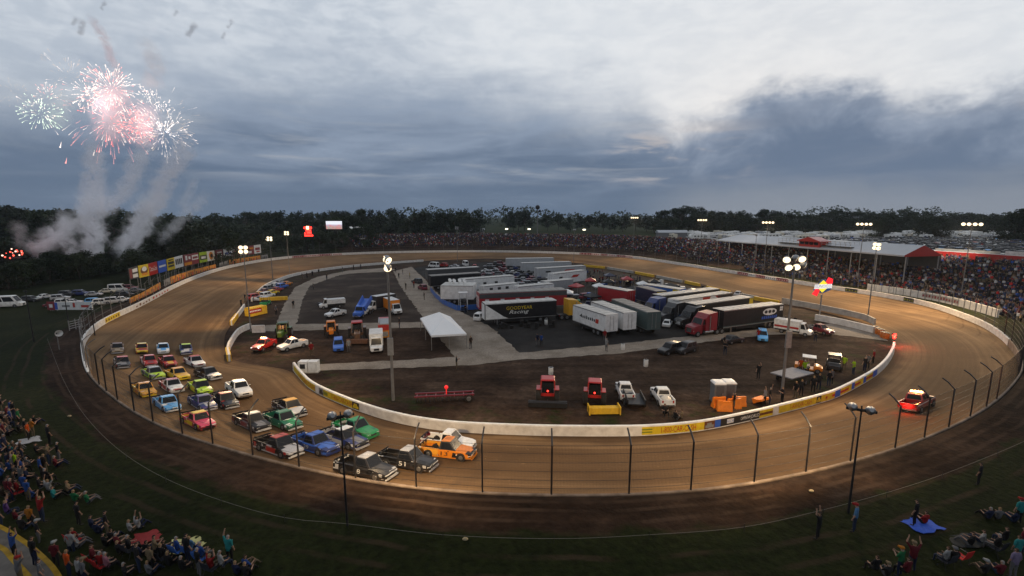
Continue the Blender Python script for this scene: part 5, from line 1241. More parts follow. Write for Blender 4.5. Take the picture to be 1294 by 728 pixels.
def lin(tab, x):
    for (x0,y0),(x1,y1) in zip(tab, tab[1:]):
        if x <= x1: return y0+(y1-y0)*(x-x0)/(x1-x0)
    return tab[-1][1]
BB = [(164,354),(189,348.6),(233,336.6),(252.6,332.3),(273,328.4),(294,324.8),(331,319.6)]; BT = [(164,339.8),(177,336),(189,333.5),(233,322.5),(252.6,319.2),(294,313.6),(331,309)]
BM = [BLKV,YEL,PT('red'),BLUV,YEL,WHV,MARV,MARV,LIMV,WHV,MARV,WHV,MARV,ORAV,MARV,WHV]
BL = ['black billboard with white bars at the near end of the row','yellow billboard with a dark and white oval','red billboard with white script lettering','plain blue billboard with a pale line across it','yellow billboard with black lettering bars','white billboard with bold dark lettering, after the yellow one','maroon billboard with an orange foot and white patches','maroon billboard with a white lettered middle','lime billboard with a black bar across it','white billboard with an orange disc','dark red billboard with white strokes','white billboard with small blue lettering','maroon billboard with a white upper band','orange and red billboard behind the lit floodlight','dark red billboard next to last in the row','white billboard with red lettering, last at the far end']
for i in range(16):
    (a, _), (b, _) = on_ring_px(BE[i]+.35, 9), on_ring_px(BE[i+1]-.35, 9)
    z = lambda tab, x, p: Q(x, lin(tab,x), p.y).z
    q = panel('billboard','billboard',a,b,z(BB,BE[i],a),z(BT,BE[i],a),z(BB,BE[i+1],b),z(BT,BE[i+1],b),BM[i],BL[i],'billboards above the first bend')
    if i == 0: q(.4,.95,.1,.4,WHV); q(.4,.95,.55,.85,WHV); q(.08,.35,.1,.9,MARV)
    if i == 1: q(.15,.9,.2,.85,BRNV,oval=True); q(.3,.8,.45,.85,WHV,oval=True,off=.012); q(.25,.85,.12,.32,ORAV,off=.014)
    if i == 2: q(.1,.92,.32,.72,WHV,'Coca-Cola')
    if i == 3: q(.1,.9,.44,.6,WHV)
    if i == 4: q(.1,.9,.5,.72,BLKV); q(.1,.9,.25,.42,BLKV); q(.2,.8,.8,.9,BLKV)
    if i == 5: [q(.1+k*.21,.26+k*.21,.3,.78,BLKV) for k in range(4)]
    if i == 6: q(0.02,.98,.03,.3,ORAV); q(.2,.45,.5,.9,WHV); q(.6,.85,.55,.8,WHV)
    if i == 7: q(.05,.95,.4,.85,WHV); q(.15,.85,.5,.7,MARV,off=.012)
    if i == 8: q(.05,.95,.25,.7,BLKV); q(.2,.8,.35,.58,WHV,off=.012)
    if i == 9: q(.25,.78,.1,.92,ORAV,oval=True); q(.4,.75,.3,.7,BLKV,oval=True,off=.012)
    if i == 10: [q(.2,.85,.15+k*.25,.3+k*.25,WHV) for k in range(3)]
    if i == 11: [q(.12+k*.2,.26+k*.2,.35,.62,BLUV) for k in range(4)]
    if i == 12: q(.02,.98,.45,.8,WHV); q(.2,.8,.55,.7,MARV,off=.012)
    if i == 13: q(.02,.98,.05,.3,WHV); q(.3,.7,.4,.8,YEL,oval=True)
    if i == 14: q(.1,.6,.15,.4,WHV); q(.3,.9,.6,.8,ORAV)
    if i == 15: q(.15,.85,.4,.7,MARV); q(.3,.8,.15,.3,REDV)
NB = [(163.5,170),(170.5,178),(178.5,183.5),(184.5,190),(190.5,196.5),(197,203),(207.5,215),(216,222),(222.5,229),(230,237),(237.5,246),(247,255),(255.5,264),(264.5,273),(277,282),(283,289),(290,297),(297.5,304),(304.5,313),(313.5,322),(322.5,329),(330,338)]
BBo = [(163,388.5),(178,381),(203,370),(216,362),(246,350.5),(273,342.5),(290,337),(338,327.5)]; BTo = [(163,377.5),(178,371),(203,357),(216,350),(246,340.5),(273,334),(290,328.5),(338,321.5)]
for i, (x0, x1) in enumerate(NB):
    (a, _), (b, _) = on_ring_px(x0, 1.6), on_ring_px(x1, 1.6); dk = i in (6,14,15,21)
    z = lambda tab, x, p: Q(x, lin(tab,x), p.y).z
    q = panel('fence_banner','banner',a,b,z(BBo,x0,a),z(BTo,x0,a),z(BBo,x1,b),z(BTo,x1,b),GRYV if dk else ORAV,('dark grey' if dk else 'orange')+' fence banner above the outer wall, '+['first at the near end','second from the near end','third, beside a narrow gap','fourth, with two dark bars','fifth in the near group','last of the near group','standing at the gap with the lit bulb','first after the gap','second after the gap','third after the gap','fourth after the gap','in the middle below the lime billboard','below the orange disc billboard','last before the grey pair','first of the grey pair','second of the grey pair','first past the grey pair','second past the grey pair','below the orange billboard','behind the lit floodlight pole','next to last at the far end','last at the far end'][i],'fence banners of the first bend',.06)
    for k in range(3): q(.12+k*.27,.12+k*.27+rnd.uniform(.14,.2),.2,rnd.uniform(.6,.82),BLKV if dk else (REDV if (i+k) % 3 == 0 else BRNV),nm='lettering')
# long white banner trailer on the lawn side
a, b = G(71,393), G(118,393)
q = panel('long_banner','banner',a,b,a.z+.25,a.z+1.75,b.z+.25,b.z+1.75,WHV,'long white banner with a red block at one end, standing at the lawn edge','x',.1)
bpy.context.view_layer.update()
lb = [o for o in COL.objects if o.name.startswith('long_banner')][0]; del lb['group']
q(.0,.08,.05,.95,BLUV); q(.2,.42,.35,.62,GRYV); q(.5,.56,.3,.9,REDV); q(.72,.92,.3,.6,REDV,nm='lettering')
a2 = G(61,393); q = panel('red_banner','banner',a2,G(70,393),a2.z+.2,a2.z+1.85,a2.z+.2,a2.z+1.85,MARV,'dark red panel with a pale emblem at the end of the long white banner',None,.1); q(.3,.8,.3,.7,WHV)
# scoreboard, video screen, hospitality stand behind the far-left bend
def back_at(px, d): p, th = on_ring_px(px, d); return p
p = back_at(392, 22); z0, z1 = Q(392,299.5,p.y).z, Q(392,285.5,p.y).z; sc = p.y/F
t = T('scoreboard','scoreboard tower of glowing red digits at the far-left bend','scoreboard',p)
w_ = 6.2*sc*1.0; mb = MB(); mb.bx(-w_,w_,0,.5,z0-p.z,z1-p.z); mb.build('board', BLKV, t)
for s in (-1,1): mb = MB(); mb.cyl((s*w_*.7,.25,-.3),(s*w_*.7,.25,z0-p.z),.18); mb.build('post', DARKM, t)
hh = z1-z0
for k, (u0, u1, v0, v1, m) in enumerate([(-.9,.75,.74,.92,LAMPR),(-.4,.15,.70,.97,LAMPA),(-.55,.55,.50,.68,LAMPR),(-.35,.6,.30,.46,LAMPR),(-.85,-.55,.24,.4,LAMPR),(-.85,.9,.06,.2,LAMPR)]):
    mb = MB(); n = max(2,int((u1-u0)*7))
    for j in range(n): x = u0+(u1-u0)*j/n; mb.bx(x*w_,(x+(u1-u0)/n*.72)*w_,-.03-(.02 if k == 1 else 0),-.002,z0-p.z+v0*hh,z0-p.z+v1*hh)
    mb.build('digit_row', m, t)
p = back_at(424, 48); z0, z1 = Q(424,289.5,p.y).z, Q(424,279.5,p.y).z; sc = p.y/F; w_ = 10*sc
t = T('video_screen','bright video screen on a post among the far-left trees','screen',p)
mb = MB(); mb.bx(-w_-.2,w_+.2,.02,.6,z0-p.z-.2,z1-p.z+.2); mb.build('frame', BLKV, t); mb = MB(); mb.cyl((0,.3,-.3),(0,.3,z0-p.z),.4); mb.build('post', DARKM, t)
VS, nt, bb = shell('lit video picture'); tcv = nt.nodes.new('ShaderNodeTexCoord'); sx = nt.nodes.new('ShaderNodeSeparateXYZ'); lnk(nt, tcv.outputs['Generated'], sx.inputs[0])
cA = ramp(nt, sx.outputs['Z'], [(.0,(.14,.14,.06)),(.3,(.28,.2,.14)),(.5,(.3,.3,.5)),(.62,(.85,.88,1.)),(1.,(.9,.92,1.))])
nz = noise(nt, tcv.outputs['Object'], .8, 2); cB = ramp(nt, nz, [(.45,(0,0,0)),(.6,(1,1,1))]); band = math_(nt,'MULTIPLY',cB,maprange(nt,sx.outputs['Z'],.62,.5))
lnk(nt, mixc(nt, band, cA, (.7,.03,.02)), bb.inputs['Emission Color']); bb.inputs['Emission Strength'].default_value = .8
mb = MB(); mb.bx(-w_,w_,-.02,.015,z0-p.z,z1-p.z); mb.build('display', VS, t)
p = back_at(453, 24); t = T('hospitality_stand','small white two-deck stand with a swept roof at the far-left end of the crowd','stand',p); z0, z1 = Q(453,300,p.y).z-p.z, Q(453,286.5,p.y).z-p.z; sc = p.y/F
w_ = 6.5*sc
for s in (-1,1):
    for y in (0,3): mb = MB(); mb.cyl((s*w_*.9,y,-.3),(s*w_*.9,y,z1-.8),.12); mb.build('post', STEEL, t)
mb = MB(); mb.bx(-w_,w_,-.2,3.4,z0*.4,z0*.4+.25); mb.bx(-w_,w_,-.2,3.4,(z0+z1)*.42,(z0+z1)*.42+.25); mb.build('deck', PT('white'), t); mb = MB(); mb.bx(-w_*.5,w_*1.1,-.5,3.6,z1-.5,z1-.1); mb.loft([[Vector((-w_*1.5,y,z)) for y, z in ((-.5,z1-.2),(3.4,z1-.2),(3.4,z1),(-.5,z1))],[Vector((-w_*.75,y,z)) for y, z in ((-.5,z1-2.2),(3.4,z1-2.2),(3.4,z1-1.7),(-.5,z1-1.7))],[Vector((-w_*.5,y,z)) for y, z in ((-.5,z1-.5),(3.4,z1-.5),(3.4,z1-.1),(-.5,z1-.1))]]); mb.build('roof', PT('white'), t)
# ---------------------------------------------------------------- grandstand on the far-right hill
ZE = 10.6
E1, E2 = P(905,303.2,ZE), P(1143,322.8,ZE)
d = (E2-E1); Ls = d.length; d.normalize(); n = Vector((-d.y,d.x,0)); n = n if n.dot(E1-C) > 0 else -n
gs = T('grandstand','long covered grandstand with pale metal roof and red gable end on the hill','grandstand',(E1+E2)/2)
DW = 11.; up = Vector((0,0,2.3))
RF = mat('pale metal roofing', (.36,.375,.40), .5, .2, .06, .4, .5, .15, (.3,.28,.26))
mb = MB(); a, b, c, e = E1, E2, E2+n*DW, E1+n*DW; r1, r2 = E1+n*DW/2+d*6+up, E2+n*DW/2+up; dn = Vector((0,0,-.35))
mb.add([a,b,c,e,r1,r2,a+dn,b+dn,c+dn,e+dn], [(0,1,5,4),(2,3,4,5),(3,0,4),(0,6,7,1),(3,2,8,9),(0,3,9,6),(6,9,8,7)]); part(mb,'roof',RF,gs)
mb = MB(); o_ = d*.03; mb.add([b+o_+dn,c+o_+dn,r2+o_,b+o_,c+o_], [(0,1,4,2,3)]); part(mb,'gable_end',PT('red'),gs)
k = int(Ls/6.5)
for i in range(k+1):
    for off in (.6, DW-.6):
        p = E1+d*(Ls*i/k)+n*off; mb = MB(); mb.cyl((p.x,p.y,tz(p.x,p.y)-.2),(p.x,p.y,ZE-.36),.13,None,8); part(mb,'post',STEEL,gs)
p0, p1 = E1+n*(DW+.0), E2+n*(DW+.0); mb = MB(); mb.add([Vector((p0.x,p0.y,tz(p0.x,p0.y)-.5)),Vector((p1.x,p1.y,tz(p1.x,p1.y)-.5)),p1+dn*1.05,p0+dn*1.05],[(0,1,2,3)])
mb.add([q+n*.15 for q in (Vector((p0.x,p0.y,tz(p0.x,p0.y)-.5)),Vector((p1.x,p1.y,tz(p1.x,p1.y)-.5)),p1+dn*1.05,p0+dn*1.05)],[(3,2,1,0)]); part(mb,'back_wall',PG,gs)
def at_px_on(px, off): 
    best = min(range(400), key=lambda i: abs(proj(E1+d*(Ls*i/400)+n*off)[0]-px)); return E1+d*(Ls*best/400)+n*off
p = at_px_on(1027, 1.8); rz = math.atan2(d.y,d.x)
pb = T('press_box','red gabled press box sitting on the grandstand roof','press box',Vector((p.x,p.y,ZE+.8)),rz)
mb = MB(); mb.bx(-3.6,3.6,-1.4,1.6,-.6,1.1); mb.build('wall', PT('red'), pb); mb = MB(); mb.loft([[Vector((x,-1.8,z)) for x, z in ((-4.2,1.1),(0,2.3),(4.2,1.1),(4.2,.98),(-4.2,.98))],[Vector((x,2.0,z)) for x, z in ((-4.2,1.1),(0,2.3),(4.2,1.1),(4.2,.98),(-4.2,.98))]]); mb.build('roof', PT('red'), pb)
for k in range(4): mb = MB(); mb.bx(-3.2+k*1.65,-1.8+k*1.65,-1.43,-1.405,.0,.8); mb.build('window', GLASS, pb)
for px_, l in ((1003,'farther, left of the red press box'),(1061,'nearer, right of the red press box')):
    p = at_px_on(px_, 2.4); o = T('roof_platform','railed camera platform on the grandstand roof, '+l,'platform',Vector((p.x,p.y,ZE+.75)),rz); mb = MB(); mb.bx(-4.6,4.6,-1.6,1.4,0,.15); mb.build('deck', DARKM, o); mb = MB()
    for k in range(7):
        for y in (-1.55,1.35): mb.cyl((-4.5+k*1.5,y,-.6),(-4.5+k*1.5,y,1.4),.04,None,6)
    for z in (.7,1.4):
        for y in (-1.55,1.35): mb.cyl((-4.5,y,z),(4.5,y,z),.035,None,6)
    mb.build('railing', STEEL, o)
# red crest wall and pale fence behind the far-right bleachers
def crest(a, b, dist, z0, z1, m, label, name='crest_wall', cat='wall', cap=None):
    pa = far_path(a, b, dist, None); secs = []
    for i in range(61):
        p, t_, r = pa.at(pa.L*i/60); g = lambda o, z: Vector((p.x+r.x*o,p.y+r.y*o,tz(p.x,p.y)+z)); secs.append([g(.08,z0),g(.08,z1),g(-.08,z1),g(-.08,z0)])
    o = T(name,label,cat,pa.at(pa.L/2)[0]); mb = MB(); mb.loft(secs); part(mb,'panel',m,o)
    if cap:
        mb = MB(); mb.loft([[s[1]+Vector((0,0,.002)),s[1]+Vector((0,0,.12)),s[2]+Vector((0,0,.12)),s[2]+Vector((0,0,.002))] for s in secs]); part(mb,'cap_rail',cap,o)
crest(1170,1330,34,-.3,1.9,PT('red'),'long red metal wall along the crest behind the far-right bleachers',cap=WHV)
crest(1178,1258,40,-.3,2.3,RAWC,'pale fence behind the red crest wall','pale_fence','fence'); crest(1262,1330,39,-.3,2.6,CONC,'white fence end behind the red crest wall at the frame edge','pale_fence','fence')
# ---------------------------------------------------------------- people
SK = [mat('skin light', (.30,.175,.12), .6, 0, .08), mat('skin tan', (.23,.13,.085), .6, 0, .08), mat('skin dark', (.12,.065,.04), .6, 0, .08)]
HR = [cloth('hair brown', (.035,.02,.012)), cloth('hair black', (.01,.009,.008)), cloth('hair fair', (.2,.13,.06)), cloth('hair grey', (.2,.19,.18))]
SHO = cloth('shoes', (.03,.028,.026))
CL = {'white':(.5,.5,.49),'grey':(.2,.2,.21),'black':(.016,.016,.018),'navy':(.02,.03,.08),'blue':(.03,.1,.38),'light blue':(.12,.3,.55),'teal':(.03,.33,.33),'green':(.02,.2,.07),'lime':(.5,.8,.02),'red':(.42,.02,.02),'maroon':(.17,.015,.025),'orange':(.62,.22,.02),'bright orange':(.85,.12,.01),'yellow':(.6,.45,.04),'purple':(.14,.07,.3),'lavender':(.32,.26,.42),'pink':(.5,.2,.25),'tan':(.3,.22,.13),'brown':(.07,.045,.03),'dark':(.028,.026,.027),'denim':(.035,.055,.11),'khaki':(.2,.16,.1)}
CM = {k: cloth(k, tuple(c*.42 for c in v)) for k, v in CL.items()}
def pose(kind):
    pv = {'stand':.93,'up':.93,'one':.93,'clap':.93,'ground':.13,'groundup':.13,'chair':.5,'chairup':.5}[kind]; lean = -.10 if kind.startswith('ground') else (-.06 if kind.startswith('chair') else .0)
    J = {}; p = Vector((0,0,pv)); J['pel'] = p; J['spi'] = p+Vector((lean*.5,0,.24)); J['che'] = p+Vector((lean,0,.44)); J['nek'] = p+Vector((lean+.0,0,.57)); J['hd'] = p+Vector((lean+.03,0,.67)); J['top'] = p+Vector((lean+.02,0,.80))
    sh = J['che']+Vector((0,0,.04))
    for s, k in ((1,'l'),(-1,'r')):
        J['sh'+k] = sh+Vector((0,s*.18,0)); S = J['sh'+k]
        if kind in ('up','groundup','chairup') or (kind == 'one' and s > 0): J['el'+k] = S+Vector((.10,s*.14,.20)); J['wr'+k] = S+Vector((.12,s*.07,.45)); J['ha'+k] = S+Vector((.13,s*.05,.54))
        elif kind == 'clap': J['el'+k] = S+Vector((.10,s*.07,-.25)); J['wr'+k] = S+Vector((.30,-s*.10,-.16)); J['ha'+k] = S+Vector((.37,-s*.14,-.12))
        elif kind == 'chair': J['el'+k] = S+Vector((.07,s*.08,-.25)); J['wr'+k] = S+Vector((.28,s*.02,-.33)); J['ha'+k] = S+Vector((.36,s*.0,-.33))
        elif kind == 'ground': J['el'+k] = S+Vector((.12,s*.09,-.23)); J['wr'+k] = S+Vector((.33,s*.0,-.20)); J['ha'+k] = S+Vector((.41,-s*.03,-.19))
        else: J['el'+k] = S+Vector((-.02,s*.07,-.28)); J['wr'+k] = S+Vector((.08,s*.06,-.52)); J['ha'+k] = S+Vector((.11,s*.05,-.61))
        J['hi'+k] = p+Vector((0,s*.10,-.04)); H = J['hi'+k]
        if kind.startswith('ground'): J['kn'+k] = H+Vector((.38,s*.08,.30)); J['an'+k] = H+Vector((.60,s*.06,-.03)); J['to'+k] = H+Vector((.76,s*.08,-.06))
        elif kind.startswith('chair'): J['kn'+k] = H+Vector((.44,s*.06,.04)); J['an'+k] = H+Vector((.48,s*.05,-.38)); J['to'+k] = H+Vector((.64,s*.07,-.42))
        else: J['kn'+k] = H+Vector((.03,s*.02,-.42)); J['an'+k] = H+Vector((-.01,s*.03,-.81)); J['to'+k] = H+Vector((.17,s*.06,-.86))
    return J
BON = [('pel','spi',.155,.14,1),('spi','che',.14,.15,1),('che','nek',.15,.055,1),('nek','hd',.055,.09,0),('hd','top',.09,.07,0)]
for k in 'lr': BON += [('che','sh'+k,.15,.072,1),('sh'+k,'el'+k,.072,.048,1),('el'+k,'wr'+k,.046,.03,0),('wr'+k,'ha'+k,.03,.036,0),('pel','hi'+k,.15,.10,2),('hi'+k,'kn'+k,.098,.062,2),('kn'+k,'an'+k,.062,.042,2),('an'+k,'to'+k,.045,.035,4)]
def person_mesh(kind):
    J = pose(kind); names = list(J); me = bpy.data.meshes.new('person_base'); me.from_pydata([J[k] for k in names], [(names.index(a),names.index(b)) for a,b,*_ in BON], [])
    o = bpy.data.objects.new('person_base', me); COL.objects.link(o); o.modifiers.new('s','SKIN')
    rad = {}
    for a,b,r0,r1,_ in BON: rad.setdefault(a,r0); rad[b] = r1 if b not in rad else rad[b]
    rad['che'] = .145; rad['pel'] = .14; rad['hd'] = .095; rad['top'] = .075; rad['nek'] = .055
    for i, k in enumerate(names): sv = me.skin_vertices[0].data[i]; sv.radius = (rad[k]*(.78 if k in ('pel','spi','che') else 1), rad[k]*(1.12 if k in ('pel','spi','che') else 1)); sv.use_root = (k == 'pel')
    sb = o.modifiers.new('d','SUBSURF'); sb.levels = 1
    dg = bpy.context.evaluated_depsgraph_get(); ev = bpy.data.meshes.new_from_object(o.evaluated_get(dg)); bpy.data.objects.remove(o)
    mb = MB(); mb.v = [tuple(v.co) for v in ev.vertices]; mb.f = [tuple(p.vertices) for p in ev.polygons]
    for p in ev.polygons:
        c = p.center; best = (9,0)
        for a,b,r0,r1,ct in BON:
            A, B = J[a], J[b]; t = max(0,min(1,(c-A).dot(B-A)/(B-A).length_squared)); q = A.lerp(B,t); dd = (c-q).length-(r0*(1-t)+r1*t)*.9
            if dd < best[0]: best = (dd,ct)
        ct = best[1]
        hc = J['hd']
        if ct == 0 and (c-hc).length < .2 and (c.z > hc.z+.06 or (c.x < hc.x-.035 and c.z > hc.z-.05)): ct = 3
        mb.m.append(ct)
    bpy.data.meshes.remove(ev); hc = J['hd']
    mb.ball(hc+Vector((.098,0,.0)),.016,6,4,0,(1.2,.8,1.3))                 # nose
    for s in (-1,1): mb.ball(hc+Vector((.082,s*.033,.03)),.011,6,4,3); mb.ball(hc+Vector((.0,s*.093,.01)),.022,6,4,0,(.8,.4,1.2))
    mb.box(hc+Vector((.088,0,-.038)),(.012,.045,.010),3)
    for k, s in (('l',1),('r',-1)):
        H, Wr = J['ha'+k], J['wr'+k]; dr = (H-Wr).normalized(); sd = dr.cross(Vector((0,s*1.,0.2))).normalized(); 
        for j, L in enumerate((.062,.072,.068,.052)):
            a = H+sd*(-.024+.016*j)+dr*.005; mb.tube([a, a+dr*L*.55, a+dr*L*.85+sd.cross(dr)*.02], [.0095,.0085,.006], 5, 0)
        mb.tube([Wr+(H-Wr)*.5-sd*.022, H-sd*.052+dr*.015, H-sd*.05+dr*.045], [.011,.010,.007], 5, 0)
    return mb.mesh('person', [SK[0],CM['black'],CM['denim'],HR[0],SHO], True), J
PM = {k: person_mesh(k) for k in ('stand','up','one','clap','ground','groundup','chair','chairup')}
def cap_mesh(J):
    hc = J['hd']; mb = MB(); mb.tube([hc+Vector((0,0,.045)),hc+Vector((0,0,.09)),hc+Vector((0,0,.14)),hc+Vector((-.005,0,.165))],[.112,.11,.085,.03],10); mb.tube([hc+Vector((.07,0,.058)),hc+Vector((.2,0,.045))],[.085,.06],6); return mb.mesh('cap',CM['white'])
CAPM = {k: cap_mesh(PM[k][1]) for k in PM}
LAB = set()
PW_ = {'stand':'standing person','up':'standing person with both arms up','one':'standing person with one arm raised','clap':'standing person clapping','ground':'person sitting on the ground','groundup':'person sitting on the ground, arms up','chair':'person sitting low on a seat','chairup':'seated person with both arms up'}
def person(p, kind, shirt, legs, rz, place, group=None, cap=None, label=None, skin=None, sc=None):
    me = PM[kind][0]; o = bpy.data.objects.new('person', me); COL.objects.link(o); o.location = p; o.rotation_euler = (0,0,rz); s = sc or rnd.uniform(.88,1.0); o.scale = (s,s,s)
    for i, m in enumerate([skin or rnd.choice(SK[:2]+[SK[0]]), CM[shirt], CM[legs], rnd.choice(HR), SHO]): recol(o, m, i)
    if cap: c = bpy.data.objects.new('cap', CAPM[kind]); COL.objects.link(c); c.parent = o; CHD.setdefault(o.name,[]).append(c); recol(c, CM[cap], 0)
    if not label:
        label = f"{PW_[kind]}, {shirt} top, {legs} trousers"+(f", {cap} cap" if cap else '')+f", {place}"
        label = ' '.join(label.split()[:16])
    return tag(o, label, 'person', group)
LG = ['denim','black','khaki','dark','grey','navy']; DKS = ['black','dark','navy','maroon','brown','grey','green','blue']
def uniq(kind, shirt, place, group=None, px=0, py=0, cap=None, z=None, face=None, legs=None):
    p = G(px,py) if z is None else P(px,py,z)
    rz = math.atan2(C.y-p.y, C.x-p.x)+rnd.uniform(-.5,.5) if face is None else face
    for tr in range(80):
        lg = legs or rnd.choice(LG); cp = cap if cap else (rnd.choice([None,None,'white','red','navy','black','grey','tan','blue']) if tr > 3 else None)
        key = (kind,shirt,lg,cp,place)
        if key not in LAB: break
        if tr > 40: legs = None; kind = rnd.choice([kind,'clap','one','ground','chair'] if kind not in ('stand','up') else ['stand','up','one','clap'])
    LAB.add(key); return person(p, kind, shirt, lg, rz, place, group, cp, None, None, rnd.uniform(1.08,1.2) if group == GI else None)
GI = 'people standing in the infield'
GL = 'spectators on the near-left grass and terrace steps'
ZS = [1.62,1.98,2.36]
TER = [[(-60,618),(-10,642),(20,656),(53,672),(84,697),(102,714),(122,740)],[(-60,640),(0,663),(24,677),(45,692),(70,716),(84,740)],[(-60,670),(0,688),(18,704),(40,728),(48,742)]]
ts = T('terrace_steps','curved concrete terrace steps with yellow edges at the near-left corner','steps',P(20,700,1.4))
for i, l in enumerate(TER):
    pts = [P(x,y,ZS[i]) for x, y in l]; far_ = [P(l[-1][0]-40,790,ZS[i]), P(-160,790,ZS[i]), P(-160,l[0][1],ZS[i])]; top = pts+far_
    mb = MB(); k = len(top); mb.add(top+[p-Vector((0,0,ZS[i]-1.0)) for p in top], [tuple(range(k-1,-1,-1))]+[(j,(j+1)%k,(j+1)%k+k,j+k) for j in range(k)]); part(mb,'step',mat('worn step concrete', (.11,.10,.09), .9, 0, .25, 1.5, .1, .3, (.05,.04,.03)),ts)
    if i:
        pa = Path(pts,.6,True); mb = MB(); secs = []
        for j in range(41):
            p, t_, r = pa.at(pa.L*j/40); secs.append([p-r*.02+Vector((0,0,-.12)),p-r*.02+Vector((0,0,.006)),p+r*.20+Vector((0,0,.006)),p+r*.20+Vector((0,0,-.12))])
        mb.loft(secs); part(mb,'step_edge',mat('worn yellow edge paint', (.28,.17,.015), .8, 0, .3, 2, .1, .4),ts)
NL = [('groundup','white',176,668),('ground','white',166,672),('ground','teal',70,630),('groundup','white',63,620),('ground','green',112,636),('stand','dark',100,664),('stand','black',136,678),('stand','black',75,584),('stand','dark',63,562),('stand','blue',53,604),('ground','black',48,573),('clap','tan',63,588),
 ('up','grey',29,616),('stand','lime',20,598),('clap','orange',42,552),('stand','bright orange',37,556),('stand','black',33,552),('stand','green',25,538),('stand','light blue',5,556),('ground','teal',14,572),('up','red',54,660),('ground','blue',40,630),('stand','brown',58,601),('ground','tan',88,622),('ground','maroon',72,590),
 ('ground','dark',26,546),('stand','black',3,520),('ground','navy',10,550),('stand','navy',8,575),('ground','black',24,584),('chair','red',24,628),('chair','dark',14,622),('ground','grey',36,590),('chair','red',95,690),('ground','navy',118,668),('ground','navy',124,674),('ground','white',99,692),('ground','maroon',150,690),('ground','black',134,690),('ground','dark',143,684),
 ('chair','red',130,722),('chair','maroon',120,715),('chair','pink',137,724),('ground','dark',152,700),('chair','dark',165,702),('chair','navy',176,712),('clap','tan',198,712),('ground','black',188,700),('chair','blue',226,703),('stand','black',238,712),('chair','light blue',242,704),('chair','blue',256,712),('ground','dark',210,700),('chairup','red',268,726),('stand','black',252,728),('one','teal',291,712),('chair','white',281,722),('ground','navy',300,726),('chair','black',215,722),
 ('ground','grey',190,726),('stand','tan',192,724),('ground','dark',160,728),('chair','black',232,728),('ground','dark',312,728),('ground','blue',313,720),('stand','dark',176,724),('chair','dark',206,712),('ground','brown',3,540),('stand','dark',18,530),('ground','black',45,536),('chair','black',60,612),('chair','dark',52,622),('chair','navy',36,612),('ground','green',96,634)]
for k in range(34): q = rnd.random(); NL.append((rnd.choice(['stand','stand','ground','clap','chair']), rnd.choice(DKS), rnd.uniform(0,14+26*q), 522+112*q+rnd.uniform(-6,6)))
for k, (kd, sh, x, y) in enumerate(NL):
    y2 = y; pl = ('on the grass uphill of the steps' if y < 600 else 'on the grass beside the steps' if x < 90 else 'in the row on the grass' if x < 180 else 'in the near row')
    uniq(kd, sh, pl, GL, x, y2)
for kd, sh, x, y, z, cp in [('chairup','purple',11,655,1.62,None),('stand','orange',40,669,1.62,None),('ground','maroon',22,658,1.62,None),('stand','dark',2,668,1.62,None),('stand','black',50,688,1.62,'white'),('stand','white',92,705,1.42,None),('stand','maroon',72,718,1.62,'white'),('stand','bright orange',88,730,1.62,None),('stand','black',45,716,1.98,None),('up','blue',19,706,1.98,None),('up','grey',27,740,1.98,'red'),('stand','grey',54,742,1.98,None),('stand','white',102,738,1.42,None),('stand','grey',108,742,1.42,'tan'),('chair','dark',30,676,1.62,None),('ground','navy',14,640,1.5,None),('chair','brown',5,634,1.5,None)]:
    uniq(kd, sh, 'on the terrace steps', GL, x, y, cp, z)
GR = 'spectators on the near-right grass'
for kd, sh, x, y, cp in [('up','black',1033,681,None),('stand','light blue',1079,672,'red'),('stand','black',1155,664,None),('ground','red',1167,662,None),('up','maroon',1151,722,'tan'),('clap','green',1136,728,'orange'),('chair','white',1194,716,None),('chair','dark',1203,718,'grey'),('ground','white',1239,686,None),('ground','grey',1260,656,None),('ground','navy',1248,656,None),('stand','teal',1286,662,'red'),('ground','navy',1281,660,None),('stand','teal',1283,712,None),('stand','maroon',1290,700,None),('stand','lavender',1279,730,None),('chair','dark',1258,700,None),('chair','black',1268,690,None),('stand','dark',1236,613,None),('ground','black',1225,690,None),('ground','dark',1243,725,'white'),('ground','maroon',1262,726,None),('chair','black',1105,728,None),('ground','dark',1120,728,'tan'),('chair','maroon',1144,732,None)]:
    uniq(kd, sh, 'on the near-right grass', GR, x, y, cp)
# things on the grass
def cover(px, py, w, l, rz, m, label):
    p = G(px,py); mb = MB(); N = 8; vs = []; 
    for i in range(N+1):
        for j in range(N+1):
            u, v = i/N-.5, j/N-.5; vs.append((u*w+.08*math.sin(v*9), v*l+.08*math.sin(u*11), .04+.05*abs(math.sin(u*9+v*6))*(1 if (i in range(2,7)) else .4)))
    k = (N+1)**2; fs = [(i*(N+1)+j,(i+1)*(N+1)+j,(i+1)*(N+1)+j+1,i*(N+1)+j+1) for i in range(N) for j in range(N)]
    mb.add(vs, fs); mb.add([(x,y,z-.03) for x,y,z in vs],[f[::-1] for f in fs]); o = mb.build('ground_sheet', m, None, True, p); o.rotation_euler = (0,0,rz); return tag(o,label,'blanket')
cover(1165,664,1.7,1.2,.3,cloth('blue tarp', (.03,.085,.42)),'crumpled bright blue tarp under the two people on the near-right grass')
cover(236,690,1.9,1.2,.2,cloth('pale yellow blanket', (.4,.38,.16)),'patterned pale yellow blanket behind the pair in white shirts')
cover(1225,684,2.2,1.,.1,cloth('dark rug', (.02,.022,.022)),'dark blanket beside the person in white on the near-right grass')
cover(38,557,1.5,1.2,.6,cloth('pale rug', (.3,.3,.31)),'pale grey blanket under the group in orange shirts')
cover(186,680,1.4,1.1,.4,cloth('red rug', (.2,.02,.02)),'dark red blanket next to the pair in white shirts')
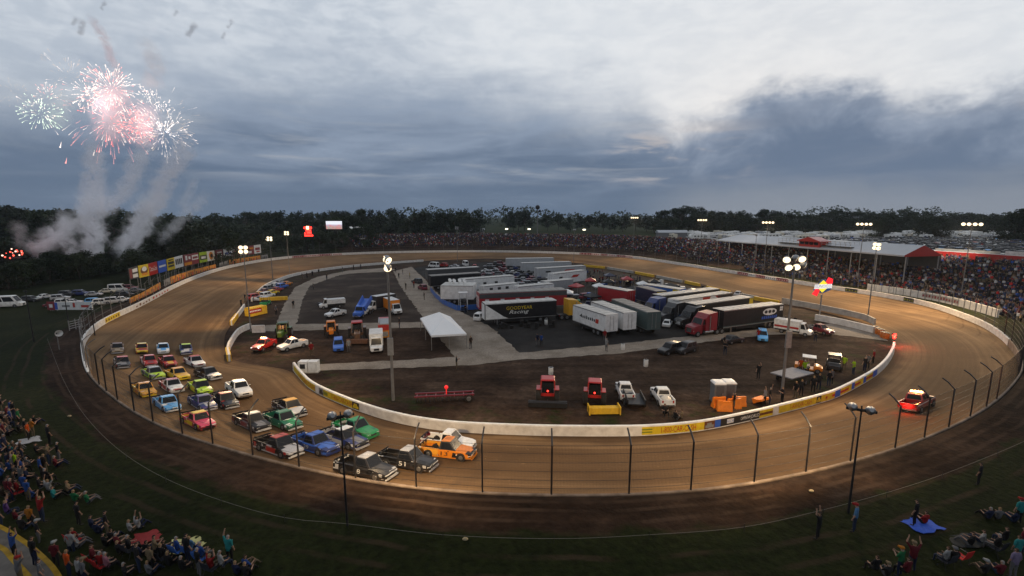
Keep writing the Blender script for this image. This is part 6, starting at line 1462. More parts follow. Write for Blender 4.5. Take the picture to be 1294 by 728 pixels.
def chair(px, py, rz, m, label, z=None):
    p = G(px,py) if z is None else P(px,py,z); o = T('folding_chair',label,'chair',p,rz,'folding chairs on the near grass'); mb = MB(); mb.loft([[Vector((x,-.27,z_)),Vector((x,.27,z_)),Vector((x,.27,z_-.015)),Vector((x,-.27,z_-.015))] for x, z_ in ((.24,.44),(.0,.39),(-.22,.42))]); mb.build('seat', m, o); mb = MB(); mb.loft([[Vector((x,-.27,z_)),Vector((x,.27,z_)),Vector((x-.015,.27,z_)),Vector((x-.015,-.27,z_))] for x, z_ in ((-.22,.43),(-.30,.65),(-.36,.95))]); mb.build('backrest', m, o)
    for sx in (-1,1):
        for sy in (-1,1): mb = MB(); mb.cyl((sx*.26,sy*.29,0),(-sx*.2*.4,sy*.29,.46 if sx > 0 else .95),.013,None,5); mb.build('leg', DARKM, o)
    for sy in (-1,1): mb = MB(); mb.bx(-.25,.25,sy*.3-.025,sy*.3+.025,.60,.625); mb.build('armrest', DARKM, o)
RC, BC, NC = cloth('red canvas', (.38,.02,.02)), cloth('blue canvas', (.04,.12,.4)), cloth('dark canvas', (.02,.022,.03))
for x, y, m, l, z in [(24,629,RC,'red folding chair under the first seated spectator by the steps',None),(95,691,RC,'red folding chair in the row beyond the steps',None),(130,723,RC,'red folding chair nearest the steps in the near row',None),(120,716,RC,'red folding chair behind the pink seated person',None),(226,704,BC,'blue folding chair behind the dark standing person',None),(242,705,BC,'light blue folding chair in the middle of the near row',None),(256,713,BC,'bright blue folding chair in the near row',None),(268,727,NC,'dark folding chair of the spectator with raised arms',None),(206,713,NC,'dark folding chair left of the blue ones',None),(165,703,NC,'dark folding chair behind the yellow blanket',None),(1194,717,NC,'dark folding chair of the pair on the near-right grass',None),(1213,712,RC,'red folding chair, empty, on the near-right grass',None),(1258,701,NC,'dark folding chair toward the near-right corner',None)]:
    p = G(x,y); chair(x, y, math.atan2(C.y-p.y, C.x-p.x), m, l)
for x, y, l in [(88,527,'small pale sandbag alone on the lawn uphill'),(1025,622,'small white scrap by the rope line on the near-right grass'),(588,683,'small yellow stake flag on the dirt below the leading trucks')]:
    p = G(x,y); mb = MB(); mb.ball((0,0,.09),.13,8,5,0,(1.3,.8,.7)); o = mb.build('sandbag', cloth('sack', (.35,.28,.16)), None, True, p); tag(o,l,'sandbag')
# rope line along the near grass
pts = [(60,430),(68,452),(80,482),(100,518),(125,549),(160,580),(210,610),(280,638),(360,660),(440,668),(560,682),(700,687),(820,682),(940,672),(1040,650),(1120,628),(1190,605),(1260,577),(1294,562)]
wp = [G(x,y) for x, y in pts]; rl = T('rope_line','thin pale rope line on short stakes along the near grass','rope',wp[6]); pa = Path([p+Vector((0,0,.3)) for p in wp],1.); mb = MB(); mb.tube(pa.p,.008,4); part(mb,'rope',cloth('rope', (.2,.185,.16)),rl)
for p in wp[:]: mb = MB(); mb.cyl(p,p+Vector((0,0,.5)),.014,None,5); part(mb,'stake',DARKM,rl)
p = G(75,442); t = T('loudspeaker_post','white horn loudspeaker on a short post at the lawn corner by the first bend','loudspeaker',p); mb = MB(); mb.cyl((0,0,-.2),(0,0,2.2),.05); mb.build('post',POLEM,t); mb = MB(); mb.tube([(-.1,0,2.2),(.2,-.1,2.25),(.6,-.3,2.3)],[.1,.18,.42],12,0,False); mb.build('horn',WHITE,t)
for x, y, h, l in ((43,432,7.5,'thin dark pole on the lawn left of the first bend'),(88,416,5.,'thin dark pole by the gate near the first bend'),(120,424,4.5,'thin dark pole right beside the first bend fence')):
    p = G(x,y); mb = MB(); mb.tube([(0,0,-.3),(0,0,h)],[.08,.05],8); mb.bx(-.3,.3,-.04,.04,h-.3,h-.2); o = mb.build('utility_pole',DARKM,None,False,p); tag(o,l,'pole')
g0, g1 = G(88,418), G(104,414); gp = Path([g0,g1],.5,False); t = T('pipe_gate','grey pipe gate across the track entrance at the lawn corner','gate',g0); mb = MB()
for z in (.3,.65,1.0,1.35): mb.tube([q+Vector((0,0,z)) for q in (g0,g1)],.035,6)
part(mb,'rail',STEEL,t)
for q in (g0,(g0+g1)/2,g1): mb = MB(); mb.cyl(q-Vector((0,0,.2)),q+Vector((0,0,1.6)),.06,None,6); part(mb,'post',STEEL,t)
# infield people
GI = 'people standing in the infield'
for sh, x, y, pl in [('dark',577,467,'on the cross road below the tent'),('brown',595,441,'on the main road by the tent'),('navy',679,437,'beside a crate in the dark pit lot'),('blue',684,437,'in the dark pit lot'),('red',764,431,'behind the white freight trailer'),('white',766,444,'at the cross road edge'),('black',915,439,'below the black saloon'),('dark',916,449,'on the dirt below the black saloon'),('red',958,430,'beside the pale blue car'),('red',1016,420,'behind the ambulance'),('dark',1030,432,'on the dirt by the pit exit'),('black',992,412,'behind the black hauler tail'),('dark',998,412,'by the black hauler tail'),('black',1004,413,'behind the ambulance roof'),
  ('lime',1066,468,'by the dark crew cart'),('lime',1078,474,'near the wall by the dark cart'),('dark',1092,470,'near the wall end'),('grey',1096,466,'near the wall end'),('red',1103,460,'near the red lamp'),('dark',958,479,'alone on the dirt by the flatbed'),('lime',1016,474,'on the orange cart side'),('bright orange',1011,472,'behind the flatbed'),('black',927,518,'among the orange barriers'),('dark',972,512,'at the near wall right of the barriers'),('white',966,512,'at the near wall by the barriers'),('dark',988,510,'at the near wall'),('black',1005,503,'at the near wall under the flatbed'),('dark',1012,500,'at the near wall under the flatbed'),('black',1027,496,'at the near wall below the crew carts'),('dark',1034,493,'at the near wall below the crew carts'),('black',1047,488,'at the near wall bend'),('grey',1050,486,'at the near wall bend'),
  ('red',394,450,'beside the white fire pickup'),('white',441,445,'right of the blue car'),('dark',505,415,'on the paddock road'),('black',536,379,'walking on the main road'),('black',513,366,'on the main road edge'),('red',523,364,'on the main road edge'),('dark',588,397,'at the foot of the stair ramp'),('black',504,352,'far up the main road'),('dark',509,347,'far up the main road'),('yellow',518,352,'far up the main road'),('black',500,344,'at the far inner wall end'),('dark',396,366,'on the paddock lot corner'),('dark',371,390,'on the ring road'),('grey',349,398,'on the ring road bend'),('dark',413,354,'at the ring road top'),('black',382,353,'by the inner wall'),('dark',388,352,'by the inner wall'),('black',395,350,'by the inner wall'),('dark',403,347,'by the inner wall'),('navy',433,344,'by the inner wall'),('black',447,341,'by the inner wall top'),('dark',456,340,'by the inner wall top'),('black',310,381,'behind the inner wall bend'),('dark',305,388,'behind the inner wall bend'),('black',340,455,'no'),('dark',840,523,'sitting by the near wall'),('black',854,530,'crouched by the near wall'),('tan',860,529,'crouched by the near wall')]:
    if pl == 'no': continue
    uniq(rnd.choice(['stand','stand','clap','one']) if 'sit' not in pl and 'crouch' not in pl else 'ground', sh, pl, GI, x, y, None, .03 if y > 340 else 0., rnd.uniform(0,6.28))
for k in range(92):
    u, v = rnd.random(), rnd.random(); x = 735+78*u-18*v; y = 351+ 9*u+15*(v-.5)
    if 755 < x < 800 and y > 366: continue
    sh = rnd.choice(['black','dark','black','navy','red','white','grey','blue','maroon','dark'])
    person(P(x,y,.03), rnd.choice(['stand','stand','up','clap']), sh, rnd.choice(LG), rnd.uniform(0,6.28), '', 'crowd of people in the pit between the haulers', None, f'{sh} shirted person in the tight pit crowd between the haulers')
# the far crowd: nobody could count it
CR, nt, b = shell('crowd clothing', .85, .2); at_ = n_(nt,'ShaderNodeAttribute',attribute_name='cloth'); lnk(nt, at_.outputs['Color'], b.inputs['Base Color'])
V = []; Fc = []; CO = []
pal = [CL[k] for k in ('black','dark','navy','grey','maroon','red','white','navy','brown','denim','dark','black','dark','maroon','denim','tan','black','black','grey','dark','black','dark','brown','navy','blue','white')]
def crowd_person(p, rz, h):
    o = len(V); c, s = math.cos(rz), math.sin(rz); col = rnd.choice(pal); k = rnd.uniform(.7,1.1); col = tuple(x*k for x in col); sk = (.26,.15,.10); lg = rnd.choice(((.03,.04,.08),(.015,.015,.016),(.15,.12,.08)))
    def add(x, y, z, cc): V.append((p.x+c*x-s*y, p.y+s*x+c*y, p.z+z*h)); CO.append(cc+(1.,))
    for z, a, w, cc in ((0,.10,.17,lg),(.85,.12,.2,lg)):
        for x, y in ((-a,-w),(a,-w),(a,w),(-a,w)): add(x,y,z,cc)
    for z, a, w in ((.851,.13,.21),(1.38,.12,.23)):
        for x, y in ((-a,-w),(a,-w),(a,w),(-a,w)): add(x,y,z,col)
    hc = rnd.choice(((.02,.015,.01),(.02,.015,.01),(.02,.015,.01),(.4,.4,.4),(.3,.02,.02),(.1,.07,.04)))
    for x, y, z, cc in ((.11,0,1.58,sk),(-.11,0,1.58,hc),(0,.1,1.58,sk),(0,-.1,1.58,sk),(0,0,1.74,hc),(0,0,1.42,sk)): add(x,y,z,cc)
    for q in (0,8):
        for j in range(4): Fc.append((o+q+j,o+q+(j+1)%4,o+q+4+(j+1)%4,o+q+4+j))
    Fc.append((o+12,o+13,o+14,o+15))
    h_ = o+16
    for a, b_ in ((0,2),(2,1),(1,3),(3,0)): Fc.append((h_+4,h_+a,h_+b_)); Fc.append((h_+5,h_+b_,h_+a))
    if rnd.random() < .3:
        q = len(V)
        for y in (-.2,.2):
            if rnd.random() < .7:
                q = len(V)
                for z, w in ((1.3,.05),(1.85,.04)):
                    for x, yy in ((-w,-w),(w,-w),(w,w),(-w,w)): add(x+.05,y*1.3+yy,z,sk if z > 1.5 else col)
                for j in range(4): Fc.append((q+j,q+(j+1)%4,q+4+(j+1)%4,q+4+j))
xa = TH_A-.0; xb = TH_B if TH_B < 1.75*math.pi else TH_B-2*math.pi
for row in range(31):
    dist = 7+row*.9; th = xb-.04
    while th < xa:
        R_ = at(RO, th)+dist; th += rnd.uniform(.55,1.05)/R_
        pxx = proj(ring(th,dist))[0]
        if dist < (13.5 if pxx < 860 else 11 if pxx < 940 else 7): continue
        aisle = (th*150) % 13.; cl = math.sin(th*61+dist*.35)+math.sin(th*23-dist*.2)+math.sin(th*140+dist*.9)
        if aisle < .85 or rnd.random() < (.12 if pxx > 640 else .38)+(.45 if cl < -1.1 else 0) or pxx > 1330: continue
        p = ring(th, dist+rnd.uniform(-.2,.2)); crowd_person(p, th+math.pi+rnd.uniform(-.4,.4), rnd.choice((.92,.72,.75,.86)))
me = bpy.data.meshes.new('crowd'); me.from_pydata(V, [], Fc); me.update(); ca = me.attributes.new('cloth','FLOAT_COLOR','POINT'); ca.data.foreach_set('color',[x for c in CO for x in c]); me.materials.append(CR)
tag(mk('crowd', me), 'dense distant crowd covering the spectator hill and bleachers', 'crowd', None, 'stuff')
for k, (x, y) in enumerate([(640,292),(737,291),(668,286)]):
    p = on_ring_px(x, 34)[0]; t = T('light_tower','small lit mobile light tower on the hill crest, '+['left of the crowd centre','in the middle of the crowd','behind the crowd'][k],'lamp',p); mb = MB(); mb.cyl((0,0,0),(0,0,3.4),.06); mb.build('mast',POLEM,t); mb = MB(); mb.bx(-.8,.8,-.15,.1,3.2,3.9); mb.build('lamp_panel',emis('lit panel', (1.,.92,.7), 2.5),t); mb = MB(); mb.bx(-1,1,-.5,.5,.3,.9); mb.build('trailer_base',PT('white'),t); wheel(t,0,.6,.3); wheel(t,0,-.6,.3)
# ---------------------------------------------------------------- parking beyond the grandstand
def far_car_mesh(kind):
    mb = MB(); L, W, H, zb = {'car':(4.6,.9,1.5,.95),'suv':(4.9,.95,1.8,1.1),'pickup':(5.4,.98,1.85,1.15),'rv':(8.5,1.25,3.1,1.),'camper':(6.5,1.2,2.8,1.)}[kind]; h = L/2
    if kind in ('rv','camper'):
        mb.loft([[Vector((x,-W,z0)),Vector((x,W,z0)),Vector((x,W,z1)),Vector((x,W*.85,z1+.15)),Vector((x,-W*.85,z1+.15)),Vector((x,-W,z1))] for x, z0, z1 in ((h,.8,H*.7),(h-.6,.45,H),(-h,.5,H))],0)
        for s in (-1,1):
            for k in range(3): mb.bx(-h+1+k*2.1,-h+2.1+k*2.1,s*W,s*(W+.02),1.55,2.2,1)
        mb.bx(h-.55,h-.28,-W*.8,W*.8,1.5,2.2,1); mb.bx(-.5,.4,-.4,.4,H+.15,H+.45,0)
    else:
        mb.loft([csec(h,W*.8,.35,zb*.7,.02),csec(h*.8,W,.28,zb*.85,.04),csec(h*.4,W,.26,zb,.03),csec(-h*.8,W,.26,zb,.02),csec(-h,W*.85,.35,zb*.85,.02)],0)
        f = frustum(*((h*.42,-h*.75,h*.12,-h*.5) if kind == 'car' else (h*.42,-h*.93,h*.15,-h*.85) if kind == 'suv' else (h*.35,-h*.2,h*.1,-h*.16)),zb-.01,H,W*.93,W*.7)
        mb.add(f,[(0,1,5,4),(1,2,6,5),(2,3,7,6),(3,0,4,7)],1); mb.add(f,[(4,5,6,7)],0)
        if kind == 'pickup': mb.bx(-h*.95,-h*.25,-W*.8,W*.8,zb+.005,zb+.02,2)
    for x in (h*.6,-h*.6):
        for s in (-1,1): mb.tube([(x,s*(W-.2),.36),(x,s*(W+.015),.36)],.36,10,2)
    return mb.mesh('parked_'+kind,[PT('white'),GLASS,RUBBER])
FM = {k: far_car_mesh(k) for k in ('car','suv','pickup','rv','camper')}
FCOL = ['white','white','cream','white','white','silver','white','silver','black','navy','grey','maroon','red','blue','silver','white','smoke','tan','grey','sky']
def far_car(kind, p, rz, col, group, lab):
    o = mk('parked_'+{'rv':'motorhome','camper':'camper','car':'car','suv':'car','pickup':'pickup'}[kind], FM[kind], None, p); o.rotation_euler = (0,0,rz); recol(o, PT(col), 0)
    return tag(o, lab, {'rv':'motorhome','camper':'camper','pickup':'pickup truck'}.get(kind,'car'), group)
cand = []
for row in range(26):
    for k in range(70):
        x = 60+k*3.1+(rnd.uniform(-.4,.4)); y = 128+row*7.5+(row//2)*2.5+rnd.uniform(-.5,.5)+x*.12
        r = math.hypot(x-C.x,y-C.y); dd = r-at(RO,th_of((x,y)))
        if dd < 64: continue
        z = tz(x,y); q = proj((x,y,z))
        if not (1055 < q[0] < 1330) or q[1] < 296 or rnd.random() < .12: continue
        if q[0] < 1120 and q[1] > 309: continue
        cand.append((y, x, z))
cand.sort(); CV = []; n = 0; smb = MB()
for i, (y, x, z) in enumerate(cand):
    kd = rnd.choice(['car','suv','suv','pickup']); col = rnd.choice(FCOL); rz = rnd.choice((1.69,-1.45))+rnd.uniform(-.03,.03)
    if n < 190: far_car(kd, (x,y,z), rz, col, 'cars parked in rows beyond the grandstand', f'{col} parked {"pickup" if kd == "pickup" else "car"} in the rows of the far car park beyond the red crest wall'); n += 1
    else: CV.append((kd,x,y,z,rz,col))
cols = list(dict.fromkeys(c[5] for c in CV)); ms = [PT(c) for c in cols]+[GLASS,RUBBER]
for kd,x,y,z,rz,col in CV[:900]:
    me = FM[kd]; M = Matrix.Translation((x,y,z)) @ Matrix.Rotation(rz,4,'Z'); o0 = len(smb.v); smb.v += [tuple(M @ v.co) for v in me.vertices]
    for p in me.polygons: smb.f.append(tuple(i+o0 for i in p.vertices)); smb.m.append([cols.index(col),len(cols),len(cols)+1][p.material_index])
if CV: tag(smb.build('parked_cars', ms), 'distant rows of parked cars filling the back of the far car park', 'cars', None, 'stuff')
for k in range(260):
    px = 846+rnd.uniform(0,1)*450; Y = rnd.uniform(245,325) if px < 1060 else rnd.uniform(262,335); x = (px-W0/2)/F*Y*1.0; z = tz(x,Y)
    if 1105 < px < 1118 or 1170 < px < 1185: continue
    kd = rnd.choice(['rv','camper','camper','suv','pickup']); far_car(kd, (x,Y,z), rnd.uniform(0,6.28) if kd in ('suv',) else rnd.choice((0.1,1.6,3.2))+rnd.uniform(-.2,.2), rnd.choice(['white','white','silver','cream','white']) if kd != 'suv' else rnd.choice(FCOL), 'campers and vehicles on the field behind the long roof', {'rv':'pale motorhome','camper':'pale camper trailer','suv':'car','pickup':'pickup'}[kd]+' parked among the campers before the far trees')
# ---------------------------------------------------------------- trees
def leafmat(name, a, b_, c):
    m, nt, b = shell(name, .7, .15); ob = nt.nodes.new('ShaderNodeObjectInfo'); tc = nt.nodes.new('ShaderNodeTexCoord').outputs['Object']
    f = math_(nt,'ADD',math_(nt,'MULTIPLY',noise(nt,tc,.9,3),.75),math_(nt,'MULTIPLY',ob.outputs['Random'],.25)); lnk(nt, ramp(nt,f,[(.3,a),(.55,b_),(.75,c)]), b.inputs['Base Color']); return m
LF = [leafmat('dark oak leaves',(.012,.02,.009),(.024,.036,.015),(.042,.055,.022)), leafmat('grey green leaves',(.016,.022,.012),(.03,.04,.02),(.05,.06,.03))]
BARK = mat('tree bark', (.05,.04,.03), .9, 0, .25, 4)
def tree_meshes(seed, h, w, base, nl, ls, lm):
    r = random.Random(seed); mb = MB(); tr = MB(); th = h*.75
    tr.tube([(0,0,-.5),(r.uniform(-.2,.2),r.uniform(-.2,.2),th*.4),(r.uniform(-.4,.4),r.uniform(-.4,.4),th*.7),(r.uniform(-.6,.6),r.uniform(-.6,.6),th)],[h*.022,h*.017,h*.011,h*.004],7)
    cl = []
    for k in range(15):
        a = r.uniform(0,6.28); z = base+(h-base)*r.random()**.9*.92; e = math.sin(math.pi*min(1,max(.08,(z-base)/(h-base)*.85+.12)))
        R_ = w*e*r.uniform(.35,.95); c = Vector((R_*math.cos(a),R_*math.sin(a),z)); cl.append((c, w*r.uniform(.28,.5)))
        tr.tube([(0,0,max(.5,z*.62)),(c.x*.5,c.y*.5,z*.84),(c.x*.92,c.y*.92,z)],[h*.009,h*.006,h*.002],5)
    cl.append((Vector((0,0,h*.9)),w*.35))
    for k in range(nl):
        c, R_ = r.choice(cl); u = Vector((r.gauss(0,1),r.gauss(0,1),r.gauss(0,.8))).normalized()*R_*r.random()**.45; p = c+u
        if p.z < base*.6: p.z = base*.6+r.random()
        a = Vector((r.gauss(0,1),r.gauss(0,1),r.gauss(0,.6))).normalized()*ls*r.uniform(.6,1.3); b = a.orthogonal().normalized()*ls*r.uniform(.4,.8)
        b.rotate(Matrix.Rotation(r.uniform(0,6.28),3,a.normalized())); mb.add([p-a,p-a*.2+b,p+a,p+a*.1-b],[(0,1,2,3)])
    return mb.mesh('crown',lm), tr.mesh('trunk',BARK)
TREES = [tree_meshes(1,1,.36,.22,1700,.030,LF[0]), tree_meshes(2,1,.30,.18,1500,.028,LF[0]), tree_meshes(3,1,.42,.20,1900,.030,LF[1]), tree_meshes(4,1,.26,.15,1400,.028,LF[0]), tree_meshes(5,1,.45,.05,1900,.034,LF[0]), tree_meshes(6,1,.52,.04,1700,.036,LF[1])]
NTREE = [0]
def tree(p, h, kind, label, group, wx=1.):
    t = T('broadleaf_tree' if kind < 4 else 'bushy_tree', label, 'tree', p, rnd.uniform(0,6.28), group); t.scale = (h*wx,h*wx,h)
    for nm, me in (('crown',TREES[kind][0]),('trunk',TREES[kind][1])): mk(nm, me, t)
    NTREE[0] += 1
def flat(px, Y): x = (px-W0/2)/F*(Y*CT+ST*18); return Vector((x,Y,tz(x,Y)))
for px in range(-40,300,11):                       # young growth behind the car park and the billboards
    y = 366-.14*max(0,px) if px < 170 else 342-.13*(px-170); p = G(px+rnd.uniform(-4,4), y+rnd.uniform(-2,2)) if px < 165 else back_at(px, rnd.uniform(21,27)); tree(p, rnd.uniform(5.5,9)*(1 if px < 180 else .8), rnd.choice((4,5,4)), 'dense dark young tree in the thicket behind the billboards and car park', 'thicket behind the first bend', 1.1)
for px in range(-50,118,13): tree(flat(px+rnd.uniform(-4,4), rnd.uniform(150,172)), rnd.uniform(9,13), rnd.choice((4,5,2)), 'medium dark tree between the thicket and the tall wood on the left', 'middle trees of the left wood', 1.1)
for px in range(-50,262,9):
    if 128 < px < 138 or 181 < px < 192: continue
    top = 256 if px < 95 else 261 if px < 190 else 264 if px < 240 else 270; Y = rnd.uniform(205,232); z = Q(px, top+rnd.uniform(-2,7), Y).z; p = flat(px+rnd.uniform(-3,3),Y); tree(p, (z-p.z)*.9, rnd.choice((0,1,2,3)), 'tall dark tree of the wood on the left behind the firework smoke', 'tall trees of the left wood')
for px in range(205,290,12): p = flat(px+rnd.uniform(-4,4), rnd.uniform(165,190)); tree(p, rnd.uniform(12,16), rnd.choice((0,2,4)), 'round dark tree behind the far billboards', 'trees behind the far billboards', 1.2)
for px in range(262,606,10):
    Y = rnd.uniform(300,350); top = 267 if px < 310 else 263+2*math.sin(px*.05); z = Q(px, top+rnd.uniform(-1.5,4), Y).z; p = flat(px+rnd.uniform(-3,3),Y); tree(p, (z-p.z)*.9, rnd.choice((0,1,2,0)), 'tall tree in the dark belt behind the scoreboard and video screen', 'far tree belt behind the scoreboard')
for px in range(266,606,18): p = flat(px, rnd.uniform(270,292)); tree(p, rnd.uniform(9,14), rnd.choice((4,5)), 'bushy tree at the foot of the dark belt behind the scoreboard', 'lower growth of the scoreboard tree belt', 1.4)
for px in range(300,480,15): p = flat(px, rnd.uniform(205,245)); tree(p, rnd.uniform(7,11), rnd.choice((4,5)), 'low bushy tree around the scoreboard and video screen', 'low trees near the scoreboard', 1.2)
for px in [645,653,662]+list(range(690,860,14)):
    Y = rnd.uniform(380,430); z = Q(px, (264 if px < 670 else 269)+rnd.uniform(-1,3), Y).z; p = flat(px,Y); tree(p, (z-p.z)*.9, rnd.choice((0,1,2)), 'dark tree beyond the middle of the hill crowd', 'far trees beyond the hill crowd', 1.25)
for px in range(836,1345,15): p = flat(px, rnd.uniform(335,345)); tree(p, rnd.uniform(9,15), rnd.choice((4,5)), 'lower bushy tree at the foot of the long dark belt behind the campers', 'lower growth of the far tree belt', 1.3)
for px in range(830,1345,9):
    Y = rnd.uniform(350,400); top = 263.5+2.5*math.sin(px*.021)+2*math.sin(px*.07)-(2 if px < 1000 else -2); z = Q(px, top+rnd.uniform(-1.5,4.), Y).z; p = flat(px+rnd.uniform(-3,3),Y); tree(p, (z-p.z)*.9, rnd.choice((0,1,2,0)), 'tall tree of the long dark belt behind the campers', 'far tree belt behind the campers', 1.3)
for px, h in ((1106,11),(1114,12),(1166,12),(1173,13),(1180,12),(1189,12),(1266,13),(1278,15),(1288,17),(1298,18)): p = flat(px, 268 if px < 1260 else 240); tree(p, h, rnd.choice((4,2)), 'round dark tree standing between the rows of campers and cars', 'trees inside the far parking field', 1.1)
# the farthest wood: one mass
mb = MB(); r = random.Random(4)
for k in range(9000):
    px = r.uniform(-60,1360); Y = r.uniform(560,760); x = (px-W0/2)/F*Y; hh = (17+5*math.sin(px*.013)+3*math.sin(px*.05)+2*math.sin(px*.21))*Y/620; z = tz(x,Y)+hh*r.random()**.7
    s = r.uniform(1.2,2.6); a = Vector((r.gauss(0,1),r.gauss(0,.5),r.gauss(0,.6))).normalized()*s; b = a.orthogonal().normalized()*s*.7; p = Vector((x,Y,z)); mb.add([p-a,p+b,p+a,p-b],[(0,1,2,3)])
tag(mb.build('distant_wood', LF[1]), 'continuous distant wood along the horizon', 'wood', None, 'stuff')
p = flat(679,300); t = T('water_tower','thin tower with a dark round head on the middle skyline','tower',p); z = Q(679,262,300).z-p.z
mb = MB(); mb.cyl((0,0,-.5),(0,0,z),.35,.25,8); mb.build('shaft',POLEM,t); mb = MB(); mb.ball((0,0,z),1.5,10,7); mb.ball((1.4,0,z-2.4),.9,8,6); mb.build('head',DARKM,t)
for px, Y, l in [(596,330,'long pale shed roof beyond the left end of the hill crowd'),(848,290,'white marquee roof at the left end of the camper field')]:
    p = flat(px,Y); o = T('shed',l,'shed',p); mb = MB(); mb.bx(-9,9,-3,3,-.3,3.2); mb.build('wall',PT('grey'),o); mb = MB(); mb.loft([[Vector((-9.5,y,z_)) for y, z_ in ((-3.4,3.2),(0,4.6),(3.4,3.2),(3.4,3.0),(-3.4,3.0))],[Vector((9.5,y,z_)) for y, z_ in ((-3.4,3.2),(0,4.6),(3.4,3.2),(3.4,3.0),(-3.4,3.0))]]); mb.build('roof',RF,o)
# ---------------------------------------------------------------- fireworks
HAZE = True
YF = 215.; PXM = YF/F
SPK = {'white':emis('white spark', (1.,.84,.74), 1.7),'pink':emis('pink spark', (1.,.40,.36), 1.5),'red':emis('red spark', (1.,.13,.1), 2.4),'green':emis('pale green spark', (.85,1.,.76), 1.6),'dim':emis('fading ember', (.9,.68,.5), .75)}
def burst(px, py, rp, n, cols, label, drop=.1, r0=.35, seed=0, upw=0., sz=.13, half=False):
    r = random.Random(seed); sz *= .62; c = Q(px,py,YF+r.uniform(-8,8)); t = T('firework_burst',label,'firework',c); Rm = rp*PXM
    for ci, (cn, share) in enumerate(cols):
        mb = MB()
        for k in range(int(n*share*1.45)):
            u = Vector((r.gauss(0,1),r.gauss(0,1),r.gauss(0,1)+upw)).normalized(); q = r.uniform(.35,1.05)*Rm; l = r.uniform(.12,.3)*Rm
            a = u*(q-l)*max(r0,.3)/.35*.9; b = u*q; b.z -= drop*Rm*(q/Rm)**2; a.z -= drop*Rm*.3
            h_ = r.random(); a = a.lerp(b, .35*h_); w_ = Vector((r.gauss(0,1),r.gauss(0,1),r.gauss(0,1)))*Rm*.03; a = a.lerp(b,.1); mb.tube([a, a.lerp(b,.6)+w_, b+w_],[sz*.07,sz*.3,sz*.75],4); mb.ball(b+w_, sz*r.uniform(.7,1.9), 6, 4)
        tag(mb.build('sparks', SPK[cn], t), None, None, None, 'stuff')
    return t
burst(52,142,24,75,[('green',.8),('white',.2)],'pale green-white firework burst lowest on the outside, with dense short sparks',.1,.35,1,.0,.17)
burst(60,122,22,40,[('white',.6),('pink',.4)],'small pink-white burst just above the pale green one',.1,.35,2,.6,.13)
burst(112,120,22,75,[('white',.8),('pink',.2)],'dense white burst between the green and the big pink one',.05,.35,3,0,.17)
burst(142,112,33,150,[('white',.65),('pink',.35)],'big white and pink burst, brightest and highest of the display',.1,.35,4,.5,.17)
burst(140,148,44,110,[('pink',.6),('white',.25),('red',.15)],'wide pink burst with trailing falling sparks under the brightest one',.25,.35,5,-.1,.14)
burst(172,158,22,90,[('red',.35),('pink',.45),('white',.2)],'red firework cluster between the big pink burst and the white spray',.05,.35,6,0,.15)
burst(186,120,11,34,[('white',1.)],'small isolated white burst beside the big one',.05,.35,7,.3,.15)
burst(206,134,11,28,[('white',1.)],'small white burst above the wide white spray',.05,.35,8,.3,.14)
burst(208,168,33,120,[('white',.75),('dim',.25)],'wide white spray burst at the inner end of the display',.1,.35,9,0,.14)
burst(88,98,32,36,[('dim',.8),('white',.2)],'thin fading burst of upward ember trails',.05,.35,10,.8,.10)
burst(22,118,24,30,[('dim',1.)],'faint fading ember burst at the outer edge of the display',.1,.35,11,.0,.07)
burst(205,150,42,50,[('dim',.6),('white',.4)],'sparse outer ring of the white spray burst',.05,.35,12,.2,.10)
for k, (x, y) in enumerate([(76,186),(83,206),(118,196),(125,192)]):
    c = Q(x,y,YF); mb = MB(); mb.tube([(0,0,0),(.5,0,1.2),(.9,0,2.4)],[.2,.1,.02],5); mb.ball((0,0,0),.3,7,5); o = mb.build('falling_spark',SPK['pink' if k % 2 else 'white'],None,False,c); tag(o,['falling white spark highest below the green burst','lone falling pink spark lowest under the green burst','falling white spark left of a pair under the pink burst','falling pink spark right of a pair under the pink burst'][k],'spark')
for px, py, e, col in [(112,128,13000,(.88,.94,1)),(140,122,5000,(1,.45,.40)),(172,152,4500,(1,.25,.22)),(55,140,3000,(.8,1,.7)),(208,160,38000,(.86,.93,1))]: point('firework_glow', Q(px,py,YF+2), col, e, 4.)
p = Q(20,320,140); t = T('ground_flare','burning red flare cluster in the dark wood','flare',Vector((p.x,p.y,p.z)))
r = random.Random(3)
for k in range(16):
    mb = MB(); mb.ball((r.gauss(0,1.9),r.gauss(0,.6),r.gauss(0,.7)),r.uniform(.10,.30),7,5); mb.build('flame', emis('burning red flame', (1.,.10,.06), 2.2) if k % 3 else emis('pale flame core', (1.,.7,.55), 1.6), t)
mb = MB(); mb.bx(-1.5,1.5,-.3,.3,-1.6,-1.2); 
for x in (-1.3,1.3): mb.bx(x-.05,x+.05,-.05,.05,-1.2-p.z,-1.2)
mb.build('rack',DARKM,t); point('flare_glow',(p.x,p.y-2.5,p.z+.5),(1,.06,.04),600,1.)
